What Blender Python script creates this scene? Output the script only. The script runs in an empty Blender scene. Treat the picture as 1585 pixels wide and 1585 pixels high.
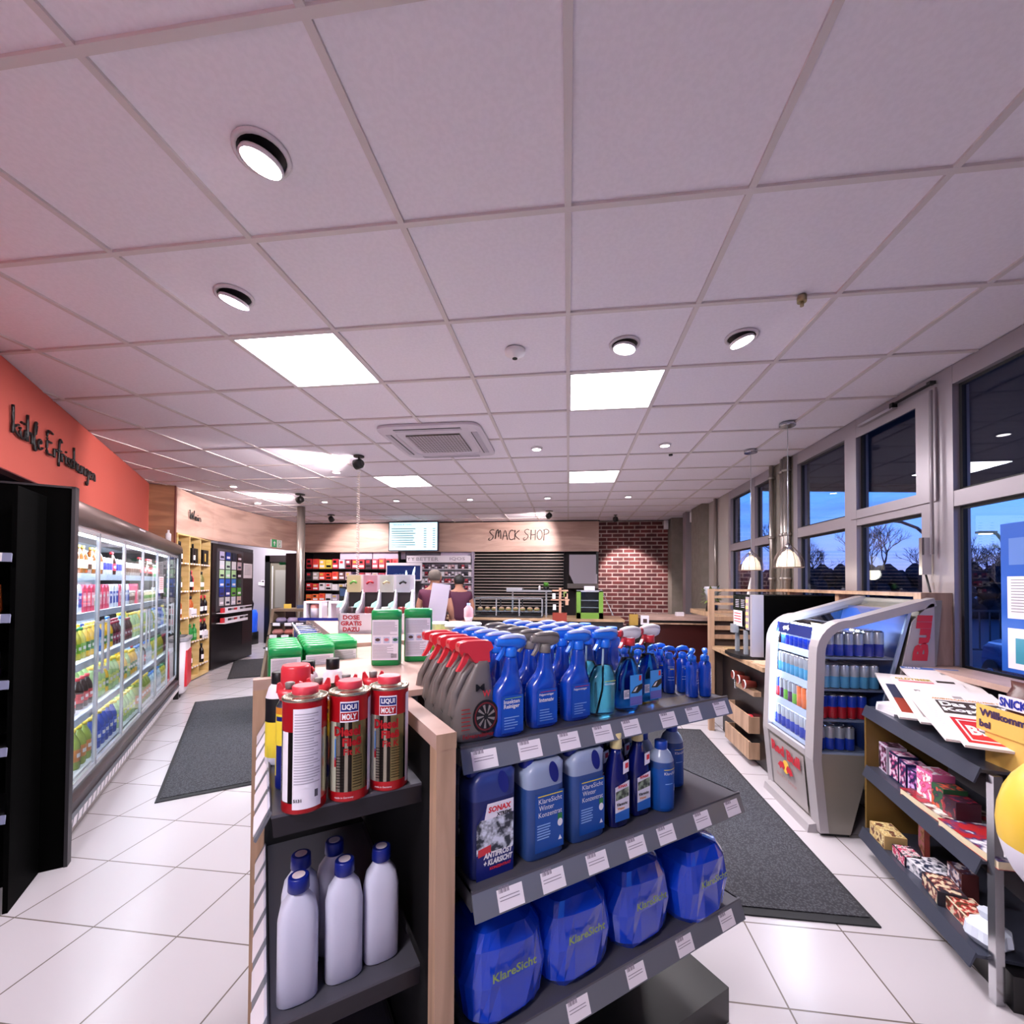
import bpy, bmesh, math, random
from mathutils import Matrix, Vector
random.seed(7)
C = bpy.context.scene.collection
PI = math.pi
# ---------------------------------------------------------------- camera, world, exposure
sc = bpy.context.scene
cam = bpy.data.cameras.new('camera'); camo = bpy.data.objects.new('camera', cam); C.objects.link(camo)
cam.sensor_width = 36; cam.lens = 15.415; cam.shift_x = -0.0013; cam.shift_y = 0.0622; cam.clip_start = 0.05; cam.clip_end = 500
_R = Matrix(((0.99223798, -0.12430534, -0.00346005), (0.12422611, 0.99209691, -0.01765201), (0.00562695, 0.01708517, 0.9998382)))
camo.matrix_world = Matrix.Translation((0, 0, 1.55)) @ (_R @ Matrix(((1, 0, 0), (0, 0, -1), (0, 1, 0)))).to_4x4()
sc.camera = camo
sc.view_settings.view_transform = 'Standard'; sc.view_settings.look = 'None'
sc.view_settings.exposure = 0.75; sc.view_settings.gamma = 1; sc.view_settings.use_curve_mapping = False
sc.cycles.max_bounces = 7; sc.cycles.diffuse_bounces = 4; sc.cycles.glossy_bounces = 3; sc.cycles.transparent_max_bounces = 12
sc.cycles.transmission_bounces = 4; sc.cycles.caustics_reflective = False; sc.cycles.caustics_refractive = False
sc.cycles.sample_clamp_indirect = 4.0

def lin(h):
    h = h.lstrip('#'); o = []
    for i in (0, 2, 4):
        c = int(h[i:i+2], 16) / 255
        o.append(c / 12.92 if c <= 0.04045 else ((c + 0.055) / 1.055) ** 2.4)
    return (*o, 1)

w = bpy.data.worlds.new('dusk'); sc.world = w; w.use_nodes = True
nt = w.node_tree; bg = nt.nodes['Background']
tc = nt.nodes.new('ShaderNodeTexCoord'); sp = nt.nodes.new('ShaderNodeSeparateXYZ'); rp = nt.nodes.new('ShaderNodeValToRGB')
nz = nt.nodes.new('ShaderNodeTexNoise'); mp = nt.nodes.new('ShaderNodeMapping'); mx = nt.nodes.new('ShaderNodeMix'); mx.data_type = 'RGBA'
cr2 = nt.nodes.new('ShaderNodeValToRGB')
nt.links.new(tc.outputs['Generated'], sp.inputs[0]); nt.links.new(sp.outputs['Z'], rp.inputs[0])
e = rp.color_ramp.elements
e[0].position = 0.0; e[0].color = lin('8f86b4'); e[1].position = 0.45; e[1].color = lin('2f62c8')
a = e.new(0.07); a.color = lin('6a86cf'); a = e.new(0.18); a.color = lin('4c8de6'); a = e.new(0.9); a.color = lin('1d3f94')
mp.inputs['Scale'].default_value = (1.2, 1.2, 9)
nt.links.new(tc.outputs['Generated'], mp.inputs[0]); nt.links.new(mp.outputs[0], nz.inputs[0]); nz.inputs['Scale'].default_value = 2.2; nz.inputs['Detail'].default_value = 6
nt.links.new(nz.outputs['Fac'], cr2.inputs[0]); cr2.color_ramp.elements[0].position = 0.5; cr2.color_ramp.elements[1].position = 0.75
cr2.color_ramp.elements[1].color = (0.75, 0.75, 0.75, 1)
nt.links.new(cr2.outputs[0], mx.inputs[0]); nt.links.new(rp.outputs[0], mx.inputs[6]); mx.inputs[7].default_value = lin('4560a0')
nt.links.new(mx.outputs[2], bg.inputs[0]); bg.inputs[1].default_value = 1.9

# ---------------------------------------------------------------- helpers
MATS = {}
def mat(n, col='ffffff', rough=0.5, metal=0.0, emit=0.0, spec=0.5, coat=0.0, kind=None, **k):
    if n in MATS: return MATS[n]
    m = bpy.data.materials.new(n); m.use_nodes = True; MATS[n] = m
    nt = m.node_tree; b = nt.nodes['Principled BSDF']
    b.inputs['Base Color'].default_value = lin(col); b.inputs['Roughness'].default_value = rough; b.inputs['Metallic'].default_value = metal
    b.inputs['Specular IOR Level'].default_value = spec; b.inputs['Coat Weight'].default_value = coat
    if emit: b.inputs['Emission Color'].default_value = lin(k.get('ecol', col)); b.inputs['Emission Strength'].default_value = emit
    N = nt.nodes.new; L = nt.links.new
    def coords(scale, rot=(0, 0, 0), loc=(0, 0, 0)):
        t = N('ShaderNodeTexCoord'); p = N('ShaderNodeMapping'); L(t.outputs['Object'], p.inputs[0])
        p.inputs['Scale'].default_value = scale; p.inputs['Rotation'].default_value = rot; p.inputs['Location'].default_value = loc; return p.outputs[0]
    if kind == 'wood':
        n1 = N('ShaderNodeTexNoise'); L(coords(k.get('sc', (1.2, 1.2, 9)), k.get('rot', (0, 0, 0))), n1.inputs[0]); n1.inputs['Scale'].default_value = k.get('s', 1.6); n1.inputs['Detail'].default_value = 7
        n1.inputs['Distortion'].default_value = 0.6
        r = N('ShaderNodeValToRGB'); L(n1.outputs['Fac'], r.inputs[0]); r.color_ramp.elements[0].position = 0.36; r.color_ramp.elements[0].color = lin(k['c2']); r.color_ramp.elements[1].position = 0.6; r.color_ramp.elements[1].color = lin(col)
        L(r.outputs[0], b.inputs['Base Color'])
    elif kind == 'speck':
        n1 = N('ShaderNodeTexVoronoi'); L(coords((1, 1, 1)), n1.inputs[0]); n1.inputs['Scale'].default_value = k.get('s', 90)
        r = N('ShaderNodeValToRGB'); L(n1.outputs['Distance'], r.inputs[0]); r.color_ramp.elements[0].position = 0.2; r.color_ramp.elements[0].color = lin(col); r.color_ramp.elements[1].position = 0.6; r.color_ramp.elements[1].color = lin(k['c2'])
        L(r.outputs[0], b.inputs['Base Color'])
        bp = N('ShaderNodeBump'); bp.inputs['Strength'].default_value = 0.5; bp.inputs['Distance'].default_value = 0.003; L(n1.outputs['Distance'], bp.inputs['Height']); L(bp.outputs[0], b.inputs['Normal'])
    elif kind == 'noise':
        n1 = N('ShaderNodeTexNoise'); L(coords(k.get('sc', (1, 1, 1))), n1.inputs[0]); n1.inputs['Scale'].default_value = k.get('s', 8); n1.inputs['Detail'].default_value = 5
        r = N('ShaderNodeValToRGB'); L(n1.outputs['Fac'], r.inputs[0]); r.color_ramp.elements[0].position = k.get('p0', 0.4); r.color_ramp.elements[0].color = lin(col); r.color_ramp.elements[1].position = k.get('p1', 0.6); r.color_ramp.elements[1].color = lin(k['c2'])
        if 'c3' in k: q = r.color_ramp.elements.new(0.5 * (k.get('p0', .4) + k.get('p1', .6))); q.color = lin(k['c3'])
        L(r.outputs[0], b.inputs['Base Color'])
    elif kind == 'brick':
        br = N('ShaderNodeTexBrick'); L(coords((1, 1, 1), k.get('rot', (0, 0, 0)), k.get('loc', (0, 0, 0))), br.inputs[0])
        br.inputs['Scale'].default_value = 1; br.inputs['Brick Width'].default_value = k['bw']; br.inputs['Row Height'].default_value = k['rh']; br.inputs['Mortar Size'].default_value = k['mo']
        br.inputs['Color1'].default_value = lin(col); br.inputs['Color2'].default_value = lin(k['c2']); br.inputs['Mortar'].default_value = lin(k['mc']); br.offset = k.get('off', 0.0)
        br.inputs['Mortar Smooth'].default_value = k.get('ms', 0.1)
        if k.get('vary'):
            n1 = N('ShaderNodeTexNoise'); L(coords((1, 1, 1)), n1.inputs[0]); n1.inputs['Scale'].default_value = 5; n1.inputs['Detail'].default_value = 6
            mm = N('ShaderNodeMix'); mm.data_type = 'RGBA'; mm.blend_type = 'MULTIPLY'; mm.inputs[0].default_value = 0.8
            r = N('ShaderNodeValToRGB'); L(n1.outputs['Fac'], r.inputs[0]); r.color_ramp.elements[0].position = .3; r.color_ramp.elements[0].color = (.35, .3, .3, 1); r.color_ramp.elements[1].position = .65
            L(br.outputs[0], mm.inputs[6]); L(r.outputs[0], mm.inputs[7]); L(mm.outputs[2], b.inputs['Base Color'])
            bp = N('ShaderNodeBump'); bp.inputs['Strength'].default_value = 0.8; bp.inputs['Distance'].default_value = 0.01; bp.invert = True; L(br.outputs['Fac'], bp.inputs['Height']); L(bp.outputs[0], b.inputs['Normal'])
        else: L(br.outputs[0], b.inputs['Base Color'])
    elif kind == 'stripes':
        wv = N('ShaderNodeTexWave'); L(coords(k.get('sc', (1, 1, 1)), k.get('rot', (0, 0, 0))), wv.inputs[0]); wv.inputs['Scale'].default_value = k['s']; wv.bands_direction = k.get('dir', 'X')
        r = N('ShaderNodeValToRGB'); L(wv.outputs['Fac'], r.inputs[0]); r.color_ramp.interpolation = 'CONSTANT'; r.color_ramp.elements[0].color = lin(col); r.color_ramp.elements[1].position = k.get('p', .5); r.color_ramp.elements[1].color = lin(k['c2'])
        L(r.outputs[0], b.inputs['Base Color'])
    elif kind == 'glass':
        out = nt.nodes['Material Output']; tr = N('ShaderNodeBsdfTransparent'); gl = N('ShaderNodeBsdfGlossy'); ms = N('ShaderNodeMixShader'); fr = N('ShaderNodeFresnel')
        tr.inputs[0].default_value = lin(col); gl.inputs['Roughness'].default_value = rough; 
        ge = N('ShaderNodeNewGeometry'); ma = N('ShaderNodeMix'); io = k.get('ior', 1.45); ma.inputs[2].default_value = io; ma.inputs[3].default_value = 1 / io
        L(ge.outputs['Backfacing'], ma.inputs[0]); L(ma.outputs[0], fr.inputs[0])
        L(fr.outputs[0], ms.inputs[0]); L(tr.outputs[0], ms.inputs[1]); L(gl.outputs[0], ms.inputs[2]); L(ms.outputs[0], out.inputs[0])
    elif kind == 'clear':
        b.inputs['Transmission Weight'].default_value = 1.0; b.inputs['IOR'].default_value = k.get('ior', 1.2)
    return m

def superring(cx, cy, rx, ry, n=20, p=2.0):
    o = []
    for i in range(n):
        a = 2 * PI * i / n; c, s = math.cos(a), math.sin(a)
        o.append((cx + rx * math.copysign(abs(c) ** (2 / p), c), cy + ry * math.copysign(abs(s) ** (2 / p), s)))
    return o
TXT = {}
def textgeo(s, bold=0.0):
    if (s, bold) in TXT: return TXT[(s, bold)]
    cu = bpy.data.curves.new('t', 'FONT'); cu.body = s; cu.offset = bold; cu.resolution_u = 2; cu.align_x = 'CENTER'; cu.align_y = 'CENTER'
    ob = bpy.data.objects.new('t', cu); C.objects.link(ob)
    dg = bpy.context.evaluated_depsgraph_get(); me = bpy.data.meshes.new_from_object(ob.evaluated_get(dg))
    vs = [v.co.copy() for v in me.vertices]; fs = [tuple(p.vertices) for p in me.polygons]
    bpy.data.objects.remove(ob); bpy.data.curves.remove(cu); bpy.data.meshes.remove(me)
    xs = [v.x for v in vs] or [0]; ys = [v.y for v in vs] or [0]
    w0, h0 = max(xs) - min(xs) or 1, max(ys) - min(ys) or 1; mxx, mny = (max(xs) + min(xs)) / 2, (max(ys) + min(ys)) / 2
    TXT[(s, bold)] = ([((v.x - mxx) / w0, (v.y - mny) / h0) for v in vs], fs, w0 / h0)
    return TXT[(s, bold)]

class MB:
    def __init__(s): s.v = []; s.f = []; s.fm = []; s.fs = []; s.mats = []; s.X = Matrix.Identity(4)
    def mi(s, m):
        if m not in s.mats: s.mats.append(m)
        return s.mats.index(m)
    def add(s, vs, fs, m, smooth=False):
        o = len(s.v); s.v += [s.X @ Vector(v) for v in vs]; i = s.mi(m)
        for f in fs: s.f.append(tuple(o + k for k in f)); s.fm.append(i); s.fs.append(smooth)
        return s
    def box(s, x0, x1, y0, y1, z0, z1, m):
        return s.add([(x0, y0, z0), (x1, y0, z0), (x1, y1, z0), (x0, y1, z0), (x0, y0, z1), (x1, y0, z1), (x1, y1, z1), (x0, y1, z1)],
                     [(0, 3, 2, 1), (4, 5, 6, 7), (0, 1, 5, 4), (1, 2, 6, 5), (2, 3, 7, 6), (3, 0, 4, 7)], m)
    def cbox(s, cx, cy, cz, w, d, h, m): return s.box(cx - w / 2, cx + w / 2, cy - d / 2, cy + d / 2, cz - h / 2, cz + h / 2, m)
    def quad(s, a, b, c, d, m): return s.add([a, b, c, d], [(0, 1, 2, 3)], m)
    def rings(s, R, m, smooth=True, cap0=True, cap1=True, closed=True, ms=None):
        n = len(R[0]); vs = [p for r in R for p in r]
        for i in range(len(R) - 1):
            fs = [(i * n + j, i * n + (j + 1) % n, (i + 1) * n + (j + 1) % n, (i + 1) * n + j) for j in range(n if closed else n - 1)]
            if i == 0: base = len(s.v); s.v += [s.X @ Vector(v) for v in vs]
            k = s.mi(ms[i] if ms else m)
            for f in fs: s.f.append(tuple(base + q for q in f)); s.fm.append(k); s.fs.append(smooth)
        if cap0: s.f.append(tuple(base + q for q in range(n - 1, -1, -1))); s.fm.append(s.mi(ms[0] if ms else m)); s.fs.append(False)
        if cap1: s.f.append(tuple(base + (len(R) - 1) * n + q for q in range(n))); s.fm.append(s.mi(ms[-1] if ms else m)); s.fs.append(False)
        return s
    def loft(s, secs, m, n=20, p=2.5, ms=None, smooth=True):   # secs: (z, cx, cy, rx, ry)
        return s.rings([[(x, y, z) for x, y in superring(cx, cy, rx, ry, n, p)] for z, cx, cy, rx, ry in secs], m, ms=ms, smooth=smooth)
    def loftx(s, secs, m, n=14, p=2.5, ms=None):   # secs: (x, cy, cz, ry, rz)
        return s.rings([[(x, y, z) for y, z in superring(cy, cz, ry, rz, n, p)] for x, cy, cz, ry, rz in secs], m, ms=ms)
    def lathe(s, pr, m, n=20, cx=0, cy=0, ms=None):   # pr: (r, z)
        return s.rings([[(x, y, z) for x, y in superring(cx, cy, r, r, n, 2)] for r, z in pr], m, ms=ms)
    def cyl(s, cx, cy, z0, z1, r, m, n=16): return s.lathe([(r, z0), (r, z1)], m, n, cx, cy)
    def tube(s, pts, r, m, n=8, flat=1.0):
        P = [Vector(p) for p in pts]; R = []; up = Vector((0, 0, 1))
        for i, p in enumerate(P):
            d = (P[min(i + 1, len(P) - 1)] - P[max(i - 1, 0)]).normalized()
            a = d.cross(up)
            if a.length < 1e-3: a = d.cross(Vector((0, 1, 0)))
            a.normalize(); b = a.cross(d).normalized(); rr = r[i] if isinstance(r, (list, tuple)) else r
            R.append([p + a * math.cos(2 * PI * k / n) * rr + b * math.sin(2 * PI * k / n) * rr * flat for k in range(n)])
        return s.rings(R, m)
    def prism(s, poly, y0, y1, m, ax='y', smooth=False):
        f = {'y': lambda a, b, t: (a, t, b), 'x': lambda a, b, t: (t, a, b), 'z': lambda a, b, t: (a, b, t)}[ax]
        n = len(poly); vs = [f(a, b, y0) for a, b in poly] + [f(a, b, y1) for a, b in poly]
        return s.add(vs, [tuple(range(n)), tuple(range(2 * n - 1, n - 1, -1))] + [(i, (i + 1) % n + 0, n + (i + 1) % n, n + i)[::-1] for i in range(n)], m, smooth)
    def text(s, t, o, w, m, ux=(1, 0, 0), uy=(0, 0, 1), h=None, bold=0.0, wrap=None, th=0.0):
        vs, fs, ar = textgeo(t, bold); h = h or w / ar
        o = Vector(o); ux = Vector(ux); uy = Vector(uy); nn = ux.cross(uy)
        if wrap:   # wrap=(radius): cylinder around z axis, o=(angle, _, z)
            r = wrap; V = [(r * math.sin(o[0] + x * w / r), -r * math.cos(o[0] + x * w / r), o[2] + y * h) for x, y in vs]
        else: V = [o + ux * (x * w) + uy * (y * h) for x, y in vs]
        s.add(V, fs, m)
        if th:
            k = len(V); s.add([Vector(v) + nn * th for v in V], fs, m)
            ed = {}
            for f in fs:
                for i in range(len(f)):
                    q = (f[i], f[(i + 1) % len(f)]); ed[tuple(sorted(q))] = ed.get(tuple(sorted(q)), []) + [q]
            bb = [q[0] for q in ed.values() if len(q) == 1]
            s.add([Vector(v) for v in V] + [Vector(v) + nn * th for v in V], [(a, b, b + k, a + k) for a, b in bb], m)
        return s
    def cylpatch(s, r, a0, a1, z0, z1, m, n=10):
        A = [a0 + (a1 - a0) * i / n for i in range(n + 1)]
        vs = [(r * math.sin(a), -r * math.cos(a), z0) for a in A] + [(r * math.sin(a), -r * math.cos(a), z1) for a in A]
        return s.add(vs, [(i, i + 1, n + 2 + i, n + 1 + i) for i in range(n)], m, True)
    def lines(s, x0, x1, y, z0, z1, n, m, fill=.45):   # rows of fine print as thin strips
        for i in range(n):
            z = z1 - (z1 - z0) * (i + .5) / n; h = (z1 - z0) / n * fill / 2; xr = x1 - (x1 - x0) * random.choice((0, 0, .1, .3))
            s.quad((x0, y, z - h), (xr, y, z - h), (xr, y, z + h), (x0, y, z + h), m)
        return s
    def mesh(s, name):
        me = bpy.data.meshes.new(name); me.from_pydata([tuple(v) for v in s.v], [], s.f)
        for m in s.mats: me.materials.append(m)
        me.polygons.foreach_set('material_index', s.fm); me.polygons.foreach_set('use_smooth', s.fs); me.update(); return me
def link(name, data, parent=None, loc=(0, 0, 0), rz=0.0):
    o = bpy.data.objects.new(name, data); C.objects.link(o); o.location = loc; o.rotation_euler = (0, 0, rz)
    if parent is not None: o.parent = parent
    return o
def tag(o, label=None, cat=None, group=None, kind=None):
    if label: o['label'] = label
    if cat: o['category'] = cat
    if group: o['group'] = group
    if kind: o['kind'] = kind
    return o
def struct(name, mb, loc=(0, 0, 0), rz=0.0, parent=None):
    return tag(link(name, mb.mesh(name), parent, loc, rz), kind='structure') if parent is None else link(name, mb.mesh(name), parent, loc, rz)
class Kit:   # one kind of thing: its parts are meshes shared by every copy
    def __init__(s, name): s.name = name; s.p = []; s.root = None
    def part(s, name, mb, label=None, of=None, loc=(0, 0, 0), rz=0.0):
        s.p.append((name, mb.mesh(name) if isinstance(mb, MB) else mb, label, of, loc, rz)); return len(s.p) - 1
    def place(s, loc, rz=0.0, label=None, cat=None, group=None, tilt=None, parts=True):
        r = link(s.name, s.root, None, loc, rz); tag(r, label, cat, group)
        if tilt: r.rotation_euler = (tilt[0], tilt[1], rz)
        os_ = []
        for n, me, lb, of, l, z in s.p:
            o = link(n, me, os_[of] if of is not None else r, l, z); tag(o, lb); os_.append(o)
        return r
def one(name, mb, loc, rz, label, cat, group=None, tilt=None):
    o = link(name, mb.mesh(name), None, loc, rz); tag(o, label, cat, group)
    if tilt: o.rotation_euler = (tilt[0], tilt[1], rz)
    return o
ORD = ['first', 'second', 'third', 'fourth', 'fifth', 'sixth', 'seventh', 'eighth', 'ninth', 'tenth', 'eleventh', 'twelfth']
# the shop fittings stand turned against the building: u runs along D1, v along D2
A1 = math.atan2(.6, .8)
def IS(u, v, z=0.0): return (-.245 + .8 * u - .6 * v, .953 + .6 * u + .8 * v, z)   # island frame
def ST(s, t, z=0.0): return (.8 * s - .6 * t, .6 * s + .8 * t, z)                      # left wall frame
CE = 2.908
white = mat('white', 'e8e4e8', .45); black = mat('black', '0c0b0d', .4); chrome = mat('chrome', 'c8c8cc', .18, 1.0)
dgrey = mat('dark_grey_steel', '3a3a40', .4, .3); paper = mat('paper', 'ece4ea', .6); ink = mat('ink', '55505a', .6); redp = mat('red_plastic', 'd2323e', .35)
# ---------------------------------------------------------------- lamps
def area(name, loc, sx, sy, power, col, rot=(0, 0, 0), parent=None):
    l = bpy.data.lights.new(name, 'AREA'); l.shape = 'RECTANGLE'; l.size = sx; l.size_y = sy; l.energy = power; l.color = col
    o = bpy.data.objects.new(name, l); C.objects.link(o); o.location = loc; o.rotation_euler = rot; return o
def spot(name, loc, target, power, ang, col, blend=.6, r=.03):
    l = bpy.data.lights.new(name, 'SPOT'); l.energy = power; l.spot_size = math.radians(ang); l.spot_blend = blend; l.color = col; l.shadow_soft_size = r
    o = bpy.data.objects.new(name, l); C.objects.link(o); o.location = loc
    o.rotation_euler = (Vector(target) - Vector(loc)).to_track_quat('-Z', 'Y').to_euler(); return o
PANEL = mat('lit_panel', 'ffffff', .5, emit=9.0, ecol='fff4fb')
BULB = mat('lit_bulb', 'ffffff', .5, emit=14.0, ecol='fff0f4')
WARM = (1.0, .93, .92)
# ---------------------------------------------------------------- structure
grid = mat('ceiling_bar', 'cfc4c4', .5); tile_c = mat('ceiling_tile', 'e6dee7', .9, kind='noise', c2='eae2eb', s=60)
mb = MB(); mb.box(-9, 2.6, -1.6, 10.6, CE + .006, CE + .1, tile_c); struct('ceiling', mb)
mb = MB()
for i in range(-15, 5): x = -.0054 + .625 * i; mb.box(x - .012, x + .012, -1.6, 10.6, CE - .004, CE + .007, grid)
for j in range(-5, 15): y = 1.5756 + .625 * j; mb.box(-9, 2.34, y - .012, y + .012, CE - .0045, CE + .0065, grid)
struct('trim_1', mb)
ft = mat('floor_tile', 'bcb6bb', .25, kind='brick', c2='b8b2b7', bw=.416, rh=.416, mo=.0035, mc='6f6660', loc=(2.105 + .416 * 30, -2.575 + .416 * 30, 0))
mb = MB(); mb.box(-9, 2.6, -1.6, 10.6, -.1, 0, ft); struct('floor', mb)
wallm = mat('wall_paint', 'b9b4bc', .8)
mb = MB(); mb.box(-9, 2.6, -1.7, -1.6, 0, CE, wallm); struct('wall_rear', mb)
mb = MB(); mb.box(-9.1, -9, -1.6, 10.6, 0, CE, wallm); struct('wall_far_left', mb)
# red upper fascia of the left wall, and the wall behind the fridges
coral = mat('coral_paint', 'cc6052', .75); recess = mat('recess_paint', '5c5468', .8)
mb = MB(); mb.box(-1.46, -1.39, .4, 7.78, 2.235, CE, coral); mb.box(-1.461, -1.389, .4, 7.78, 2.228, 2.236, mat('red_edge', '5e1a1c', .6)); struct('wall_left_upper', mb, rz=A1)
mb = MB(); mb.box(-1.95, -1.85, -.6, 7.78, 0, CE, recess); struct('wall_left', mb, rz=A1)
woodL = mat('light_oak', 'c9aa9c', .5, kind='wood', c2='ac8d80', sc=(1.0, 1.0, 7), s=1.1); woodM = mat('brown_oak', 'a87858', .5, kind='wood', c2='8a5f45', sc=(1, 1, 7), s=1.2)
mb = MB(); mb.box(-1.9, -1.10, 7.78, 7.86, 0, CE, woodM); mb.box(-1.105, -1.09, 7.775, 7.865, 0, CE, mat('edge_red', '6b2f2a', .5)); struct('wall_return', mb, rz=A1)
# curved oak fascia running from the wine shelf to the back wall
pts = [(-5.56, 5.61), (-5.80, 6.17), (-6.00, 6.77), (-6.10, 7.3), (-6.15, 7.9), (-6.16, 8.5), (-6.13, 9.0), (-6.06, 9.5)]
mb = MB()
for i in range(len(pts) - 1):
    a, b = pts[i], pts[i + 1]; d = (Vector(b) - Vector(a)).normalized(); n = Vector((-d.y, d.x)) * .06
    q = [a, b, (b[0] + n.x, b[1] + n.y), (a[0] + n.x, a[1] + n.y)]
    mb.prism(q, 2.25, CE - .012, woodL, 'z')
struct('wall_fascia_left', mb)
mb = MB(); mb.box(-6.12, .645, 9.5, 9.56, 2.24, CE - .012, woodL); mb.box(-6.12, .645, 9.56, 10.3, 2.24, 2.26, mat('soffit', '8a8084', .7)); struct('wall_fascia_back', mb)
mb = MB(); mb.box(-6.2, .66, 9.497, 9.52, CE - .02, CE + .001, black); mb.box(.645, 2.36, 9.64, 9.66, CE - .012, CE + .001, black); struct('trim_2', mb)
mb = MB(); mb.box(-9, .7, 10.3, 10.4, 0, CE, mat('back_paint', 'a8a2ac', .8)); struct('wall_back', mb)
brick = mat('red_brick', '6e3230', .85, kind='brick', c2='54262a', bw=.235, rh=.085, mo=.013, mc='b8a29c', off=.5, rot=(PI / 2, 0, 0), vary=1, ms=.25)
mb = MB(); mb.box(.645, 2.1, 9.65, 9.75, 0, CE, brick); mb.box(.60, .645, 9.56, 9.75, 0, 2.24, black); struct('wall_brick', mb)
# window wall
alu = mat('aluminium_frame', '9a9298', .35, .35); conc = mat('concrete', '7d756c', .85, kind='noise', c2='766e64', s=9)
glass = mat('window_glass', 'e6eef8', .0, kind='glass', ior=1.5)
mb = MB()
mb.box(2.34, 2.5, -1.6, 9.75, 0, .98, mat('low_wall', '4a464c', .5)); struct('wall_window_low', mb)
mb = MB(); mb.box(2.34, 2.5, 6.78, 9.75, .98, CE, mat('wall_beige', 'a59c96', .8)); mb.box(2.34, 2.5, 4.91, 5.36, .98, CE, conc); struct('wall_right', mb)
mb = MB()
mb.box(2.1, 2.36, 9.3, 9.75, 0, CE, conc); mb.box(2.18, 2.36, 8.55, 8.75, 0, CE, alu); mb.box(2.22, 2.36, 7.7, 8.3, 0, CE, conc); struct('wall_pillar', mb)
def window(n, y0, y1, muls, opens=()):
    fr = MB(); X0, X1 = 2.34, 2.43
    fr.box(X0, X1, y0, y1, 2.79, CE, alu); fr.box(X0, X1, y0, y1, 2.035, 2.13, alu); fr.box(X0, X1, y0, y1, .98, 1.05, alu)
    for a, b in muls: fr.box(X0 - .002, X1 + .002, a, b, .98, CE, alu)
    root = tag(link('window_%d' % n, fr.mesh('window_%d' % n)), kind='structure')
    seal = mat('black_seal', '151518', .5)
    for a, b in opens:
        gk = MB()
        for z0, z1 in ((1.05, 2.035), (2.13, 2.79)):
            for q in ((a, a + .02, z0, z1), (b - .02, b, z0, z1)): gk.box(2.375, 2.40, *q, seal)
            for q in ((a, b, z0, z0 + .018), (a, b, z1 - .018, z1)): gk.box(2.376, 2.399, *q, seal)
        link('seal', gk.mesh('seal'), root)
        for z0, z1 in ((1.05, 2.035), (2.13, 2.79)):
            g = MB(); g.box(2.386, 2.392, a + .005, b - .005, z0 + .005, z1 - .005, glass); link('glass_pane', g.mesh('glass_pane'), root)
    return root
window(1, -1.6, 3.0, [(.6, .8), (2.99, 3.0)], [(-1.6, .6), (.8, 2.99)])
w2 = window(2, 3.0, 4.91, [(3.0, 3.235), (3.90, 4.05), (4.83, 4.91)], [(3.235, 3.90), (4.05, 4.83)])
sash = MB()
for z0, z1 in ((2.13, 2.79),):
    sash.box(2.325, 2.337, 3.10, 3.26, z0 - .04, z1 + .03, alu); sash.box(2.325, 2.337, 3.88, 3.96, z0 - .04, z1 + .03, alu); sash.box(2.326, 2.339, 3.26, 3.88, z0 - .04, z0 + .03, alu); sash.box(2.326, 2.339, 3.26, 3.88, z1 - .04, z1 + .03, alu)
link('sash', sash.mesh('sash'), w2)
hd = MB(); hd.box(2.27, 2.325, 3.14, 3.165, 1.62, 1.86, chrome); hd.tube([(2.3, 3.152, 1.62), (2.31, 3.13, 1.50), (2.31, 3.12, 1.46)], .006, black); link('window_lever', hd.mesh('window_lever'), w2)
rd = MB(); rd.tube([(2.3, 3.10, 2.80), (2.3, 3.10, 1.75)], .010, alu); rd.box(2.29, 2.325, 3.42, 3.80, 2.81, 2.83, chrome); rd.box(2.30, 2.325, 3.10, 3.44, 2.845, 2.852, black); rd.box(2.29, 2.325, 3.42, 3.45, 2.82, 2.855, black); rd.box(2.29, 2.325, 3.09, 3.12, 2.84, 2.86, black); link('opener_rod', rd.mesh('opener_rod'), w2, loc=(0, 0, 0))
window(3, 5.36, 6.78, [(5.36, 5.42), (5.87, 6.0), (6.70, 6.78)], [(5.42, 5.87), (6.0, 6.70)])
# ceiling fittings
def panel(i, j, n, pw):
    x0, y0 = -.0054 + .625 * i, 1.5756 + .625 * j
    mb = MB(); mb.box(x0 + .02, x0 + .605, y0 + .02, y0 + .605, CE - .003, CE + .004, PANEL)
    fr = MB(); a, b = x0 + .012, x0 + .613; c, d = y0 + .012, y0 + .613; al = mat('lamp_rim', 'd8d0d6', .4)
    for q in ((a, b, c, c + .008), (a, b, d - .008, d), (a, a + .008, c, d), (b - .008, b, c, d)): fr.box(*q, CE - .006, CE + .002, al)
    r = link('ceiling_light_panel', mb.mesh('diffuser')); tag(r, n, 'ceiling light'); link('frame', fr.mesh('frame'), r)
    area('panel_glow', (x0 + .3125, y0 + .3125, CE - .012), .58, .58, pw, (1, .95, .985))
panel(-3, 1, 'large lit square panel in ceiling, left of the air conditioner and nearest the camera', 46)
panel(0, 2, 'lit square ceiling panel right of centre, nearest the camera on that side', 46)
panel(-4, 6, 'small far lit square ceiling panel left of the air conditioner, above the shop till', 34)
panel(0, 6, 'small far lit square ceiling panel right of centre, in front of the snack sign', 34)
panel(-2, -4, 'lit square ceiling panel behind the camera', 40)
panel(-12, 12, 'added unseen light panel brightening the recess behind the curved oak fascia', 40)  # lamp added out of view to brighten the dark recess wall
rim = mat('downlight_rim', 'd5ccd2', .35)
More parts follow.
